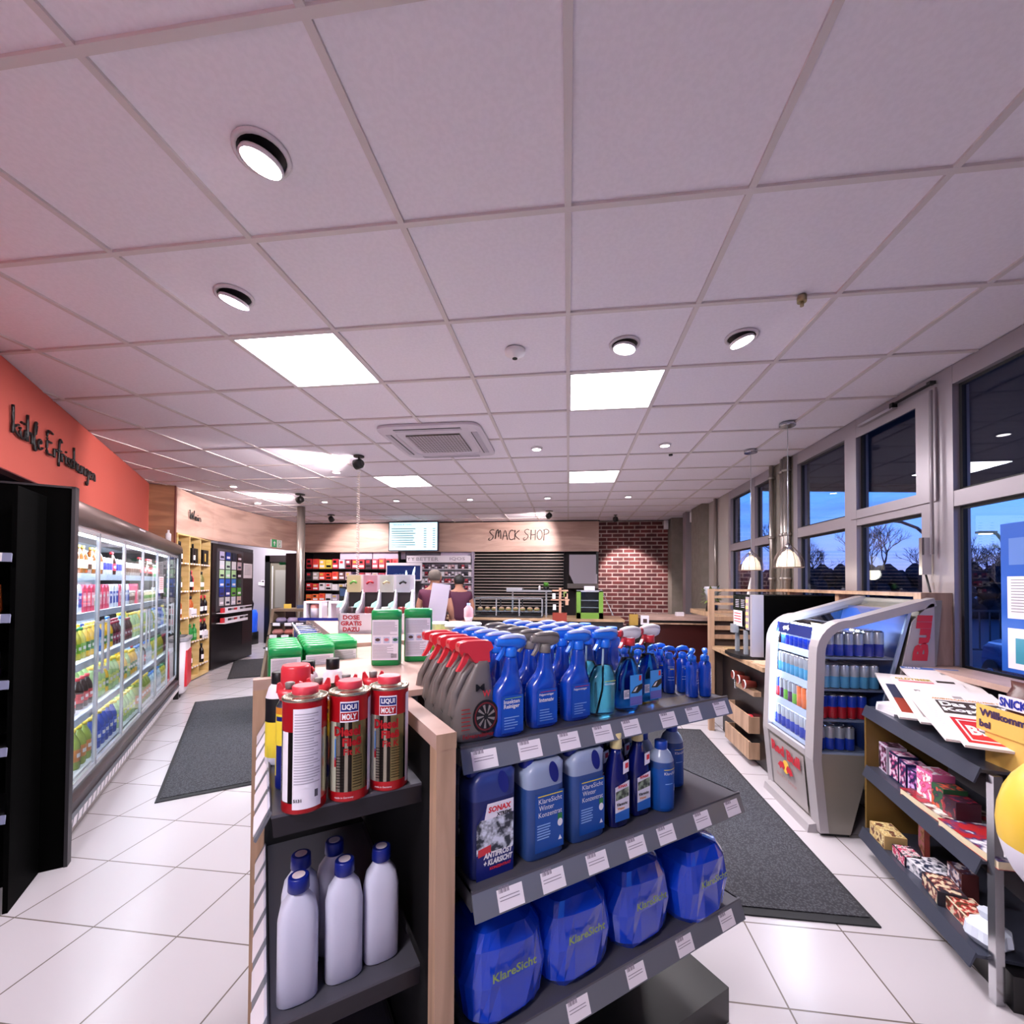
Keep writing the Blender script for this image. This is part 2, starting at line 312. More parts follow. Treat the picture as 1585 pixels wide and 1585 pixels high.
def downlight(x, y, label, big=False, aim=(0, 0), pw=18, tgt=None):
    r = .085 if big else .06
    mb = MB(); mb.rings([[(q * math.cos(2 * PI * k / 24), q * math.sin(2 * PI * k / 24), z) for k in range(24)] for q, z in ((r, .004), (r, -.004), (r * .84, -.006), (r * .84, .003))], rim, cap0=False, cap1=False)
    g = MB(); g.cyl(0, 0, .001, .003, r * .86, black if big else rim, 24)
    b = MB(); b.X = Matrix.Translation((0, 0, -.016 if big else 0)) @ Matrix.Rotation(aim[0], 4, 'X') @ Matrix.Rotation(aim[1], 4, 'Y'); b.lathe([(r * .74, .0), (r * .78, -.012), (r * .70, -.014), (r * .66, -.010)], rim, 24, ms=[rim, rim, BULB, BULB])
    t = link('downlight', mb.mesh('rim'), None, (x, y, CE), 0); tag(t, label, 'downlight'); link('housing', g.mesh('housing'), t); link('bulb', b.mesh('bulb'), t)
    spot('downlight_beam', (x, y, CE - .03), tgt or (x, y + .1, .3), pw, 44 if tgt else 95, (1, .86, .82) if tgt else WARM)
downlight(-.97, 1.26, 'tilted round downlight at the top left, nearest the camera', True, (.05, .28), 60, (-3.7, 2.9, 1.75))
downlight(-1.583, 1.884, 'tilted round downlight just before the large left light panel', True, (.05, .3), 60, (-4.4, 3.9, 1.75))
downlight(.313, 2.523, 'round downlight just before the right light panel', True, (0, .15), 26)
downlight(.94, 2.523, 'tilted round downlight right of the right light panel', True, (0, -.3), 26)
for x, y, l in [(-.32, 4.385, 'small downlight right of the air conditioner'), (.93, 4.40, 'small downlight nearest the two pendant lamps'), (-2.83, 5.05, 'small downlight left of the far left light panel'),
                (-4.07, 6.9, 'small downlight second from the left in the far row, left of the till screen'), (-2.82, 6.92, 'small downlight in the far row just behind the far left light panel'), (-1.58, 6.93, 'small downlight in the far row, middle of the ceiling'),
                (-.33, 6.93, 'small downlight in the far row above the snack sign'), (.92, 6.95, 'small downlight in the far row before the brick wall'), (-4.72, 5.66, 'small downlight above the wine shelf'), (-5.32, 6.93, 'small downlight leftmost in the far row beside the curved oak fascia')]:
    downlight(x, y, l, pw=22)
# black surface spots
def track(x, y, label, target, pw, big=1.0, ang=70, col=(1, .86, .86)):
    base = MB(); base.lathe([(.07 * big, 0), (.07 * big, -.012)], black, 20)
    arm = MB(); arm.tube([(0, 0, -.01), (0, 0, -.05)], .008, black)
    d = (Vector(target) - Vector((x, y, CE))).normalized()
    h = MB(); h.X = Matrix.Translation((0, 0, -.085)) @ d.to_track_quat('Z', 'Y').to_matrix().to_4x4(); h.lathe([(.03, -.05), (.05, -.03), (.055, .04), (.05, .04)], black, 20, ms=[black, black, BULB])
    t = link('ceiling_spotlight', base.mesh('mount'), None, (x, y, CE)); tag(t, label, 'spotlight'); link('arm', arm.mesh('arm'), t); link('lamp_head', h.mesh('lamp_head'), t)
    p = Vector((x, y, CE - .085)) + d * .06; spot('spot_beam', p, target, pw, ang, col, .5, .03)
track(-2.24, 4.45, 'black adjustable ceiling spot from which the white coiled cable hangs', (-6.0, 5.2, 2.3), 110, .8, 95)
track(-4.12, 6.3, 'black ball-shaped ceiling spot above the steel pole', (-6.3, 6.9, 2.1), 120, ang=100)
track(-4.75, 8.3, 'black ball-shaped ceiling spot right of the steel pole', (-4.6, 9.6, 1.8), 90, ang=100)
track(-.36, 8.23, 'black ball-shaped ceiling spot above the snack sign', (-1.3, 9.5, 2.3), 90, ang=95)
track(.92, 8.8, 'tiny bright ceiling spot lighting the brick wall', (1.35, 9.65, 1.35), 170, .5, 66)
# air conditioner
t = link('ceiling_air_conditioner', None, None, (-1.22, 4.06, CE)); tag(t, 'white square cassette air conditioner with grey grille set in the ceiling', 'air conditioner')
acw = mat('ac_white', 'cdc4ce', .5)
mb = MB(); mb.rings([[(x, y, z) for x, y in superring(0, 0, r, r, 40, 9)] for r, z in ((.47, 0), (.47, -.02), (.43, -.03), (.34, -.03), (.33, -.02))], acw, smooth=False); link('panel', mb.mesh('panel'), t)
g = MB(); g.box(-.25, .25, -.25, .25, -.034, -.018, mat('grille_dark', '6b655e', .6)); 
for k in range(17): q = -.24 + .03 * k; g.box(q - .003, q + .003, -.25, .25, -.037, -.034, acw); g.box(-.25, .25, q - .003, q + .003, -.0372, -.034, acw)
link('grille', g.mesh('grille'), t)
for k, (a, b, c, d) in enumerate([(-.30, .30, .37, .42), (-.30, .30, -.42, -.37), (.37, .42, -.30, .30), (-.42, -.37, -.30, .30)]):
    f = MB(); f.box(a, b, c, d, -.034, -.028, mat('ac_flap', 'b2aab6', .5)); 
    if k < 2: f.box(a, b, (c if k else d) - .004, (c if k else d) + .004, -.035, -.029, black)
    else: f.box((a if k == 2 else b) - .004, (a if k == 2 else b) + .004, c, d, -.035, -.029, black)
    link('air_flap', f.mesh('air_flap'), t)
mb = MB(); mb.lathe([(.06, 0), (.058, -.02), (.03, -.03), (.018, -.045)], white, 24); mb.cyl(0, 0, -.048, -.044, .015, black); one('smoke_detector', mb, (-.314, 2.521, CE), 0, 'white round smoke detector in ceiling between the near light panels', 'smoke detector')
mb = MB(); mb.cyl(0, 0, -.03, 0, .02, mat('brass', 'a09070', .4, .6)); mb.cyl(0, 0, -.05, -.03, .008, mat('brass')); one('ceiling_sprinkler', mb, (1.085, 2.19, CE), 0, 'small brass sprinkler nozzle on a ceiling bar, nearest the camera', 'sprinkler')
mb = MB(); mb.cyl(0, 0, -.02, 0, .02, black); one('ceiling_sensor', mb, (1.056, 4.72, CE), 0, 'tiny black sensor below the downlight near the pendant lamps', 'sensor')
for u, v, l in ((2.03, 9.5, 'small white alarm siren under the ceiling beside the brick wall'), (2.28, 8.45, 'small white motion detector high on the right pillar')):
    mb = MB(); mb.loft([(0, 0, 0, .045, .04), (.18, 0, 0, .045, .04)], white, p=5); one('alarm_box', mb, (u, v, 2.70), 0, l, 'alarm')
# coiled cable
mb = MB(); pts = []
for k in range(900): a = k * .45; z = 2.74 - k * .00178; pts.append((.014 * math.cos(a), .014 * math.sin(a), z - CE))
mb.tube(pts, .0035, mat('cable_white', 'e8d8d0', .5), 5); one('coiled_cable', mb, (-2.24, 4.45, CE), 0, 'white coiled cable hanging down from the ceiling above the display island', 'cable')
# steel pole
mb = MB(); mb.cyl(0, 0, 0, CE - .002, .068, mat('steel_pole', 'a8a098', .3, .8), 28); one('steel_pole', mb, (-4.79, 7.36, 0), 0, 'round steel pole from floor to ceiling before the tobacco shelves', 'pole')
# ---------------------------------------------------------------- outside at dusk
asph = mat('asphalt', '2a2c34', .7)
mb = MB(); mb.box(2.5, 120, -40, 120, -.25, -.15, asph); struct('ground', mb)
sof = mat('canopy_soffit', '2e2a30', .6, kind='stripes', c2='262228', s=2.2, dir='Y')
mb = MB(); mb.prism([(2.5, -2), (11, -2), (9.2, 8.0), (2.5, 7.1)], 3.12, 3.35, sof, 'z'); mb.prism([(9.2, 8.0), (2.5, 7.1), (2.5, 7.16), (9.2, 8.06)], 3.0, 3.45, mat('canopy_edge', '3c2226', .5), 'z')
one('forecourt_canopy', mb, (0, 0, 0), 0, 'dark flat canopy roof outside above the windows', 'canopy')
bark = mat('bark', '2c2426', .9)
def branch(mb, p, d, L, r, n):
    q = p + d * L; mb.tube([p, (p + q) / 2 + Vector((random.uniform(-.05, .05) * L, random.uniform(-.05, .05) * L, 0)), q], [r, r * .8, r * .6], bark, 3)
    if n:
        for k in range(3):
            e = (d + Vector((random.uniform(-.75, .75), random.uniform(-.75, .75), random.uniform(-.25, .6)))).normalized(); branch(mb, q - d * L * random.uniform(0, .35), e, L * random.uniform(.6, .8), r * .6, n - 1)
for x, y, h, l in [(9.6, 22, 4.8, 'tall bare tree outside, leftmost, by the far window'), (11.6, 22, 4.2, 'bare tree outside behind the second window from the pillar'), (14.0, 22, 4.8, 'bare tree outside left of the curved street lamp'), (16.3, 21.5, 4.0, 'bare tree outside right of the curved street lamp'), (18.6, 21, 3.6, 'low bare tree outside near the poster'), (22, 20, 3.6, 'bare tree outside, farthest to the right')]:
    mb = MB(); branch(mb, Vector((0, 0, 0)), Vector((0, 0, 1)), h * .36, .09, 6); one('bare_tree', mb, (x, y, -.15), 0, l, 'tree', 'bare trees outside')
hedge = mat('hedge', '11121c', .95)
mb = MB(); random.seed(3)
for k in range(700):
    x = random.uniform(8, 40); y = 30 - (x - 8) * .28 + random.uniform(-1, 1); z = random.uniform(0, 2.4) ** 1; r = random.uniform(.25, .6)
    mb.loft([(z - r, x, y, r * .3, r * .3), (z - r * .3, x, y, r, r), (z + r * .4, x, y, r * .8, r * .8), (z + r, x, y, r * .2, r * .2)], hedge, 6, 2)
tag(one('hedge', mb, (0, 0, 0), 0, 'dark hedge of bushes along the far side of the road outside', 'hedge'), kind='stuff')
def lamp_post(x, y, h, arm, label):
    mb = MB(); P = [(0, 0, 0), (0, 0, h * .75)] + [(-arm * (1 - math.cos(a)), 0, h * .75 + h * .25 * math.sin(a)) for a in (.4, .8, 1.2, 1.5)]
    mb.tube(P, .05, mat('lamp_steel', '20222c', .5), 6); t = link('street_lamp', mb.mesh('post'), None, (x, y, -.15)); tag(t, label, 'street lamp')
    hd = MB(); hd.cbox(-arm - .2, 0, h + .01, .55, .2, .08, mat('lamp_steel')); hd.cbox(-arm - .22, 0, h - .045, .35, .14, .03, mat('lit_sodium', 'ffc890', emit=4)); link('lamp_head', hd.mesh('lamp_head'), t)
lamp_post(12.6, 17.0, 4.0, 1.5, 'curved street lamp with a lit head outside the middle window')
lamp_post(15.4, 17.6, 3.6, .4, 'straight small street lamp outside, right of the curved one')
mb = MB(); f = mat('fence_dark', '171a26', .6)
mb.box(0, 22, 0, .05, 1.05, 1.10, f); mb.box(0, 22, 0, .05, .1, .14, f)
for k in range(110): mb.box(k * .2, k * .2 + .02, .01, .04, .1, 1.08, f)
one('metal_fence', mb, (6, 13, -.15), -.18, 'dark metal bar fence outside across the windows', 'fence')
# parked blue car outside
car = mat('car_blue', '2f5fa6', .25, .4, coat=.6); cg = mat('car_glass', '0a0c14', .1)
t = link('parked_car', None, None, (6.4, 5.6, -.15), 1.2); tag(t, 'blue car parked outside below the middle window', 'car')
mb = MB(); mb.rings([[(x, y, z) for y, z in superring(0, zc, ry, rz, 20, 4)] for x, zc, ry, rz in ((-2.1, .55, .6, .18), (-2.0, .58, .82, .3), (-1.0, .62, .88, .36), (.5, .64, .9, .38), (1.7, .6, .86, .34), (2.1, .55, .6, .2))], car); link('body', mb.mesh('body'), t)
mb = MB(); mb.rings([[(x, y, z) for x, y in superring(-.1, 0, rx, ry, 20, 4)] for z, rx, ry in ((.95, 1.45, .8), (1.2, 1.2, .72), (1.42, .85, .62), (1.46, .8, .55))], cg, ms=[cg, cg, car]); link('cabin', mb.mesh('cabin'), t)
for x in (-1.3, 1.3):
    for y in (-.8, .8):
        mb = MB(); mb.X = Matrix.Translation((x, y, .32)) @ Matrix.Rotation(PI / 2, 4, 'X'); mb.cyl(0, 0, -.1, .1, .32, mat('tyre', '0b0b0d', .8), 20); mb.cyl(0, 0, -.105, .105, .2, chrome, 14); link('wheel', mb.mesh('wheel'), t)
# ---------------------------------------------------------------- display island: shelving
oak = mat('oak_edge', 'b8967c', .45, kind='wood', c2='9c7c64', sc=(9, 9, 1), s=2.0); oakt = mat('oak_top', 'bd9f94', .5, kind='wood', c2='ad8f82', sc=(3, 3, 3), s=1.5)
steel = mat('shelf_steel', '57565f', .35, .4); rail = mat('rail_grey', '6a6c74', .3); backp = mat('back_panel', '09080a', .6, spec=.2)
def uprightbox(kit, name, mb): kit.part(name, mb)
isl = link('display_shelving', None, None, IS(0, 0), A1); tag(isl, 'oak-edged double-sided shelving island with grey steel shelves in the foreground', 'shelving')
def ip(name, mb, label=None, of=None): o = link(name, mb.mesh(name), of or isl); tag(o, label); return o
mb = MB(); mb.box(-.045, 0, 0, .042, .02, 1.186, oak); mb.box(-.045, 0, 0, 3.3, 1.186, 1.22, oakt); mb.box(-.046, .001, -.001, .0, 1.185, 1.2205, oak); ip('end_frame', mb, 'oak end post and top rail')
mb = MB(); mb.box(-.035, -.01, .042, 3.3, .1, 1.186, backp); ip('back_panel', mb)
for v, u_ in ((.80, -.40), (2.85, -.17)):
    mb = MB(); mb.box(u_, -.045, v, v + .04, .02, 1.185, oak); mb.box(u_, -.045, v, v + .04, 1.185, 1.22, oakt); mb.box(u_ + .04, -.05, v - .004, v, .1, 1.16, black); ip('side_frame', mb, 'oak side frame')
for z, v0 in ((1.08, .10), (.66, .10), (.30, .10)):
    mb = MB(); mb.box(-.355, -.045, v0, .80, z - .006, z, steel); mb.prism([(-.355, z - .006), (-.35, z - .045), (-.045, z - .045), (-.045, z - .006)], v0, v0 + .006, mat('shelf_end_dark', '17131a', .35)); 
    mb.box(-.05, -.047, .2, .8, z, z + .03, chrome); o = ip('shelf', mb)
    r = MB(); r.prism([(-.357, z + .012), (-.385, z - .042), (-.381, z - .046), (-.353, z + .006)], v0, .80, rail); r.box(-.362, -.359, v0, .8, z, z + .05, mat('clear_acrylic', 'f4f8ff', .05, kind='glass', ior=1.4)); ip('price_rail', r, None, o)
    for k in range(6):
        g = MB(); a = v0 + .02 + k * .115; g.prism([(-.3575, z + .0115), (-.3865, z - .042), (-.3855, z - .0425), (-.3565, z + .0115)], a, a + .085, paper); ip('price_tag', g, None, o)
mb = MB(); mb.box(-.36, -.045, .1, 1.35, .0, .10, black); mb.box(.04, 1.08, .08, .95, 0, .12, black); ip('plinth', mb)
# end bay, shelves towards the camera
tagm = mat('tag_print', '8a7f8c', .6)
def price(mb, u, v0, z0, z1, vo, w=.068):
    d = Vector((0, v0 - vo, z1 - z0)); 
    mb.quad((u, vo - .0012, z0), (u + w, vo - .0012, z0), (u + w, v0 - .0012, z1), (u, v0 - .0012, z1), paper)
    f = lambda s, t: (u + w * s, vo + (v0 - vo) * t - .0018, z0 + (z1 - z0) * t)
    for k in range(9): a = .08 + k * .045; mb.quad(f(a, .68), f(a + .02 + .01 * (k % 3), .68), f(a + .02 + .01 * (k % 3), .93), f(a, .93), tagm)
    for t in (.5, .38): mb.quad(f(.08, t), f(.85, t), f(.85, t + .03), f(.08, t + .03), tagm)
def endshelf(z, v0, u0, u1, tags, lip=True, vb=.62):
    mb = MB(); mb.box(u0, u1, v0, vb, z - .008, z, steel); mb.box(u0, u0 + .006, v0, vb, z - .04, z, steel); mb.box(u1 - .006, u1, v0, vb, z - .04, z, steel); o = ip('shelf', mb)
    r = MB(); r.prism([(v0, z + .004), (v0 - .022, z - .052), (v0 - .018, z - .054), (v0 + .004, z)], u0, u1, rail, 'x'); r.box(u0, u1, v0 - .002, v0 + .004, z, z + .006, steel); ip('price_rail', r, None, o)
    if lip: g = MB(); g.box(u0, u0 + .82, v0 + .001, v0 + .0035, z + .006, z + .035, mat('clear_acrylic')); ip('front_lip', g, 'clear acrylic lip', o)
    for u in tags: t = MB(); price(t, u, v0, z - .048, z, v0 - .021); ip('price_tag', t, None, o)
endshelf(1.15, .07, .04, 1.06, (.065, .195, .32, .44, .55, .71, .83, .97))
endshelf(.85, 0.0, .04, 1.02, (.10, .22, .36, .50, .62, .78, .93), False, .5)
endshelf(.50, 0.0, .04, 1.02, (.10, .3, .5, .7, .9), False, .5)
mb = MB(); mb.box(.04, 1.04, .5, .53, .1, 1.1, backp); ip('back_panel', mb)
# table board on top, behind the sprays
mb = MB(); pl = [(-.36, .33), (-.02, .33), (-.02, .345), (.10, .345), (.10, .50), (.20, .68), (.235, .80), (.235, 1.2), (-.36, 1.2)]
mb = MB(); mb.prism([(-.02, .345), (.06, .345), (.07, .44), (.20, .62), (.24, .74), (.24, 1.3), (-.02, 1.3)], 1.2205, 1.238, oakt, 'z'); mb.prism([(-.046, .345), (-.02, .345), (-.02, 1.3), (-.046, 1.3)], 1.2205, 1.238, oakt, 'z'); mb.prism([(-.24, .62), (-.046, .36), (-.046, 1.3), (-.24, 1.3)], 1.2205, 1.238, oakt, 'z'); one('table_board', mb, IS(0, 0), A1, 'pale oak board with rounded corner under the two standing green wipe packs', 'board')
# ---------------------------------------------------------------- product kits
blueb = mat('blue_bottle', '0a3fae', .22, coat=.4); blueh = mat('blue_head', '1f6fe0', .3); blue_sheen = mat('painted_sheen_top', 'a9b8ec', .3); greyh = mat('grey_head', '77706c', .35); greyb = mat('grey_bottle', '6a6260', .4)  # pale top colour paints reflected light onto the blue spray heads
greenm = mat('green_pack', '128a44', .35); lidg = mat('green_lid', '1d9c54', .3); lime = mat('lime', '8fc64a', .5); yellow = mat('yellow', 'e8cf3a', .5)
tinwhite = mat('label_white', 'e6e0ea', .5); navy = mat('navy', '0c1a6a', .4); tinr = mat('tin_red', 'b0121c', .3, .3); tin = mat('tin_metal', 'b8b09c', .25, .9); tind = mat('tin_dark', '2a2420', .25, .8)
def head(body, topc, trig, sgn=1):   # trigger spray head, nozzle towards -x
    h = MB(); h.lathe([(.0155, .204), (.017, .207), (.017, .226), (.013, .230)], body, 16, cx=.012)
    h.loftx([(-.034, 0, .243, .007, .007), (-.03, 0, .243, .009, .010), (-.012, 0, .243, .011, .012), (.0, 0, .244, .012, .015), (.03, 0, .240, .014, .019), (.048, 0, .240, .013, .014), (.058, 0, .238, .006, .006)], body, 12)
    h.loftx([(-.022, 0, .255, .009, .003), (.0, 0, .2575, .0135, .006), (.03, 0, .2585, .0155, .0065), (.05, 0, .253, .0140, .007), (.060, 0, .244, .006, .004)], topc, 12)
    h.prism([(-.012, .236), (-.004, .236), (-.012, .212), (-.026, .196), (-.031, .199), (-.019, .216)], -.006, .006, trig); return h
def bottle(body, asym=.012):
    b = MB(); b.loft([(0, 0, 0, .040, .022), (.006, 0, 0, .0455, .0265), (.03, 0, 0, .0465, .0275), (.105, 0, 0, .0465, .0275), (.120, .002, 0, .0435, .027), (.140, .007, 0, .031, .023), (.150, .010, 0, .0245, .020), (.165, asym, 0, .0215, .018), (.185, asym, 0, .019, .0165), (.200, asym, 0, .016, .015), (.206, asym, 0, .013, .013)], body, 22, 2.8); return b
def flatlabel(x0, x1, z0, z1, y, m, ttl=None, tm=None, sub=None, extra=None):
    l = MB(); l.quad((x0, y, z0), (x1, y, z0), (x1, y, z1), (x0, y, z1), m); w = x1 - x0
    if ttl:
        for k, t in enumerate(ttl): l.text(t, ((x0 + x1) / 2 - w * .04, y - .0006, z1 - (z1 - z0) * (.16 + .14 * k)), w * .72, tm or white, bold=.02)
    if sub: l.lines(x0 + w * .12, x0 + w * .8, y - .0006, z0 + (z1 - z0) * .08, z0 + (z1 - z0) * .45, 5, sub, .3)
    return l
K = {}
def spray(key, body, headc, topc, trig, ttl, accent=None):
    k = Kit('spray_bottle'); k.part('body', bottle(body)); k.part('trigger_head', head(headc, topc, trig)); l = flatlabel(-.030, .036, .012, .108, -.0278, mat('blue_label', '1450b8', .35), ttl, white, mat('print_blue', '8fb4e8', .5))
    if accent: l.quad((-.02, -.0284, .100), (.03, -.0284, .1005), (.03, -.0284, .102), (-.02, -.0284, .1015), accent)
    l.lathe([(.0, .0)] * 2, white, 3) if False else None
    k.part('label', l); K[key] = k
spray('insect', blueb, blueh, blue_sheen, blueh, ['Insekten', 'Reiniger'], lime)
spray('rim', blueb, greyh, greyh, greyh, ['Felgenreiniger', 'Intensiv'], redp)
spray('rim2', blueb, blueh, blue_sheen, blueh, ['Felgenreiniger'], redp)
teal = mat('teal_liquid', '6fc4d4', .05, kind='clear', ior=1.15); clearp = mat('clear_plastic', 'cfe2ea', .12, kind='glass', ior=1.35); bluel = mat('blue_liquid', '2a8ae0', .05, kind='clear', ior=1.15)
k = Kit('spray_bottle'); b = bottle(clearp, .006); k.part('body', b)
q = MB(); q.loft([(.003, 0, 0, .038, .020), (.01, 0, 0, .0435, .0245), (.105, 0, 0, .0445, .0255), (.128, .003, 0, .037, .024), (.15, .006, 0, .026, .019)], teal, 20, 2.8); k.part('liquid', q, 'pale teal liquid'); k.part('trigger_head', head(blueh, blue_sheen, blueh)); q = MB(); q.tube([(.006, 0, .2), (-.0, 0, .08), (-.02, 0, .008)], .003, white, 6); k.part('dip_tube', q)
l = MB(); l.text('Glasreiniger', (.008, -.0285, .098), .04, white, bold=.02); l.quad((-.012, -.0285, .106), (.03, -.0285, .106), (.03, -.0285, .1075), (-.012, -.0285, .1075), yellow); k.part('label', l); K['clear'] = k
k = Kit('spray_bottle'); k.part('body', bottle(clearp, .006)); q = MB(); q.loft([(.003, 0, 0, .038, .020), (.01, 0, 0, .0435, .0245), (.105, 0, 0, .0445, .0255), (.128, .003, 0, .037, .024), (.165, .006, 0, .020, .0165)], bluel, 20, 2.8); k.part('liquid', q, 'blue liquid')
h = head(white, white, redp); h.cyl(.012, 0, .204, .228, .018, redp, 16); h.loftx([(-.042, 0, .243, .009, .009), (-.022, 0, .243, .010, .011)], redp, 12); k.part('trigger_head', h, 'white and red trigger head')
l = flatlabel(-.012, .040, .020, .115, -.0285, mat('cyan_label', '3a9ae8', .35), None); l.quad((-.012, -.0291, .022), (.040, -.0291, .022), (.040, -.0291, .048), (-.012, -.0291, .048), mat('violet_label', '6a6ab8', .4)); l.prism([(-.008, .060), (.01, .078), (.04, .086), (.04, .070), (.02, .058)], -.0295, -.0288, black); l.prism([(0, .064), (.012, .075), (.02, .078), (.01, .064)], -.030, -.0292, white)
l.quad((-.038, -.029, .045), (-.016, -.029, .045), (-.016, -.029, .072), (-.038, -.029, .072), tinwhite); l.quad((.026, -.0291, .096), (.036, -.0291, .096), (.036, -.0291, .112), (.026, -.0291, .112), redp); l.lines(-.036, -.018, -.0296, .05, .07, 6, ink); k.part('label', l); K['fly'] = k
# grey rim cleaner with red trigger
k = Kit('spray_bottle'); b = MB(); b.loft([(0, .004, 0, .052, .022), (.006, .004, 0, .060, .026), (.03, .004, 0, .0605, .027), (.08, -.002 + .004, 0, .057, .027), (.12, .008, 0, .047, .026), (.16, .016, 0, .033, .022), (.185, .022, 0, .024, .018), (.20, .024, 0, .020, .016)], greyb, 24, 2.6)
b.tube([(-.048, 0, .03), (-.054, 0, .07), (-.046, 0, .12), (-.022, 0, .165), (.005, 0, .19)], [.012, .012, .011, .010, .009], greyb, 8, 1.0); k.part('body', b)
h = MB(); h.prism([(-.042, .238), (-.040, .226), (-.018, .222), (-.002, .200), (.002, .196), (.044, .196), (.042, .222), (.054, .232), (.046, .248), (.03, .252), (-.02, .252), (-.038, .248)], -.014, .014, redp); h.prism([(-.020, .226), (-.030, .200), (-.044, .176), (-.034, .176), (-.018, .196), (-.004, .226)], -.006, .006, redp); h.loftx([(-.044, 0, .243, .006, .005), (-.02, 0, .245, .012, .008), (.04, 0, .244, .013, .009), (.055, 0, .236, .004, .004)], redp, 12); k.part('trigger_head', h, 'red trigger head')
l = MB(); y = -.0285; l.text('M', (.010, y, .136), .024, black, h=.018, bold=.015); l.text('W', (.028, y, .120), .022, redp, h=.016, bold=.015)
for r0, r1, m in ((.0, .042, black), (.032, .036, mat('rim_glint', '6e1f22', .4))):
    l.add([((.026 + r1 * .86 * math.cos(a)), y - .0004 - (.0004 if r0 else 0), .062 + r1 * math.sin(a)) for a in [2 * PI * i / 28 for i in range(28)]] + [((.026 + r0 * .86 * math.cos(a)), y - .0004 - (.0004 if r0 else 0), .062 + r0 * math.sin(a)) for a in [2 * PI * i / 28 for i in range(28)]], [(i, (i + 1) % 28, 28 + (i + 1) % 28, 28 + i) for i in range(28)], m)
for i in range(9):
    a = 2 * PI * i / 9; l.add([(.026 + .84 * r * math.cos(a + d), y - .0014, .062 + r * math.sin(a + d)) for r, d in ((.008, .1), (.030, .28), (.030, .55), (.008, .4))], [(0, 1, 2, 3)], mat('grey_light', '8a8280', .5))
l.text('Felgenreiniger', (.006, y - .001, .016), .085, mat('dark_red', '9c1a20', .4), bold=.03); l.lines(-.04, -.015, y, .03, .09, 6, mat('dark_red'), .25); k.part('label', l); K['wheel'] = k
def row(key, u, v, n, dv, z, first, behind, grp, cat='spray bottle', du=0.0, yaw=0.0, of=None):
    for i in range(n):
        K[key].place(IS(u + du * i, v + dv * i, z), A1 + yaw + random.uniform(-.03, .03), first if i == 0 else behind.replace('#', ORD[i]), cat, grp)
row('wheel', .095, .125, 5, .068, 1.15, 'front grey wheel cleaner bottle with red trigger beside the oak post', 'grey wheel cleaner bottle with red trigger, # in line counted from the front', 'grey wheel cleaner bottles with red triggers', yaw=-.06)
row('insect', .190, .115, 5, .075, 1.15, 'front blue insect cleaner bottle with blue trigger, next to the grey wheel cleaner', 'blue insect cleaner bottle with blue trigger, # from front beside the grey wheel cleaner', 'blue insect cleaner bottles')
row('rim', .310, .130, 5, .078, 1.15, 'front blue spray bottle with grey trigger on the upper shelf', 'blue spray bottle with grey trigger, # from the front', 'blue spray bottles with grey triggers')
row('rim2', .432, .135, 6, .08, 1.15, 'front blue spray bottle with sheen-painted blue trigger between the grey trigger and the clear bottle', 'blue spray bottle with sheen-painted blue trigger, # from the front, beside the grey trigger row', 'blue spray bottles beside the grey trigger row')
row('clear', .528, .125, 5, .08, 1.15, 'front clear bottle of pale teal glass cleaner with blue trigger', 'clear bottle of pale teal glass cleaner with blue trigger, # from the front', 'clear glass cleaner bottles')
K['fly'].place(IS(.630, .125, 1.15), A1, 'clear bottle of blue liquid with white and red trigger, left of its twin', 'spray bottle', 'bottles with white and red triggers')
K['fly'].place(IS(.745, .150, 1.15), A1, 'clear bottle of blue liquid with white and red trigger, nearest the small blue sprays', 'spray bottle', 'bottles with white and red triggers')
# small de-icer sprays
k = Kit('deicer_spray'); b = MB(); b.lathe([(.018, 0), (.0215, .004), (.0215, .105), (.020, .118), (.014, .126), (.013, .130)], blueb, 20); k.part('body', b)
h = MB(); h.lathe([(.0145, .126), (.0145, .142), (.009, .148)], blueh, 16); h.loftx([(-.026, 0, .158, .004, .004), (-.018, 0, .160, .008, .008), (.0, 0, .164, .010, .009), (.016, 0, .162, .009, .008), (.026, 0, .154, .004, .005)], blueh, 10); h.tube([(-.022, 0, .158), (-.028, 0, .14), (-.024, 0, .118)], .004, blueh, 6); h.tube([(.024, 0, .156), (.027, 0, .142), (.018, 0, .13)], .004, blueh, 6); k.part('trigger_head', h)
l = MB(); 
for z in (.098, .093, .06, .05): l.cylpatch(.0219, -.6, .5, z, z + .0015, mat('print_blue', '8fb4e8', .5))
l.cylpatch(.0219, -.2, .5, .088, .091, yellow); k.part('label', l); K['deice'] = k
ds = [(1.005, .12, 'rightmost small blue de-icer spray at the corner of the upper shelf'), (.955, .135, 'small blue de-icer spray at the shelf front, left of the rightmost one'), (.985, .20, 'small blue de-icer spray, second row at the right end'), (.93, .215, 'small blue de-icer spray showing its barcode, second row'), (.905, .27, 'small blue de-icer spray in the third row'), (.88, .32, 'small blue de-icer spray in the fourth row'), (.865, .38, 'small blue de-icer spray, hindmost next to the red triggers'), (.96, .285, 'small blue de-icer spray, third row at the right end')]
for i, (u, v, l) in enumerate(ds): K['deice'].place(IS(u, v, 1.15), A1 + random.uniform(-.8, .8), l, 'spray can', 'small blue de-icer sprays')
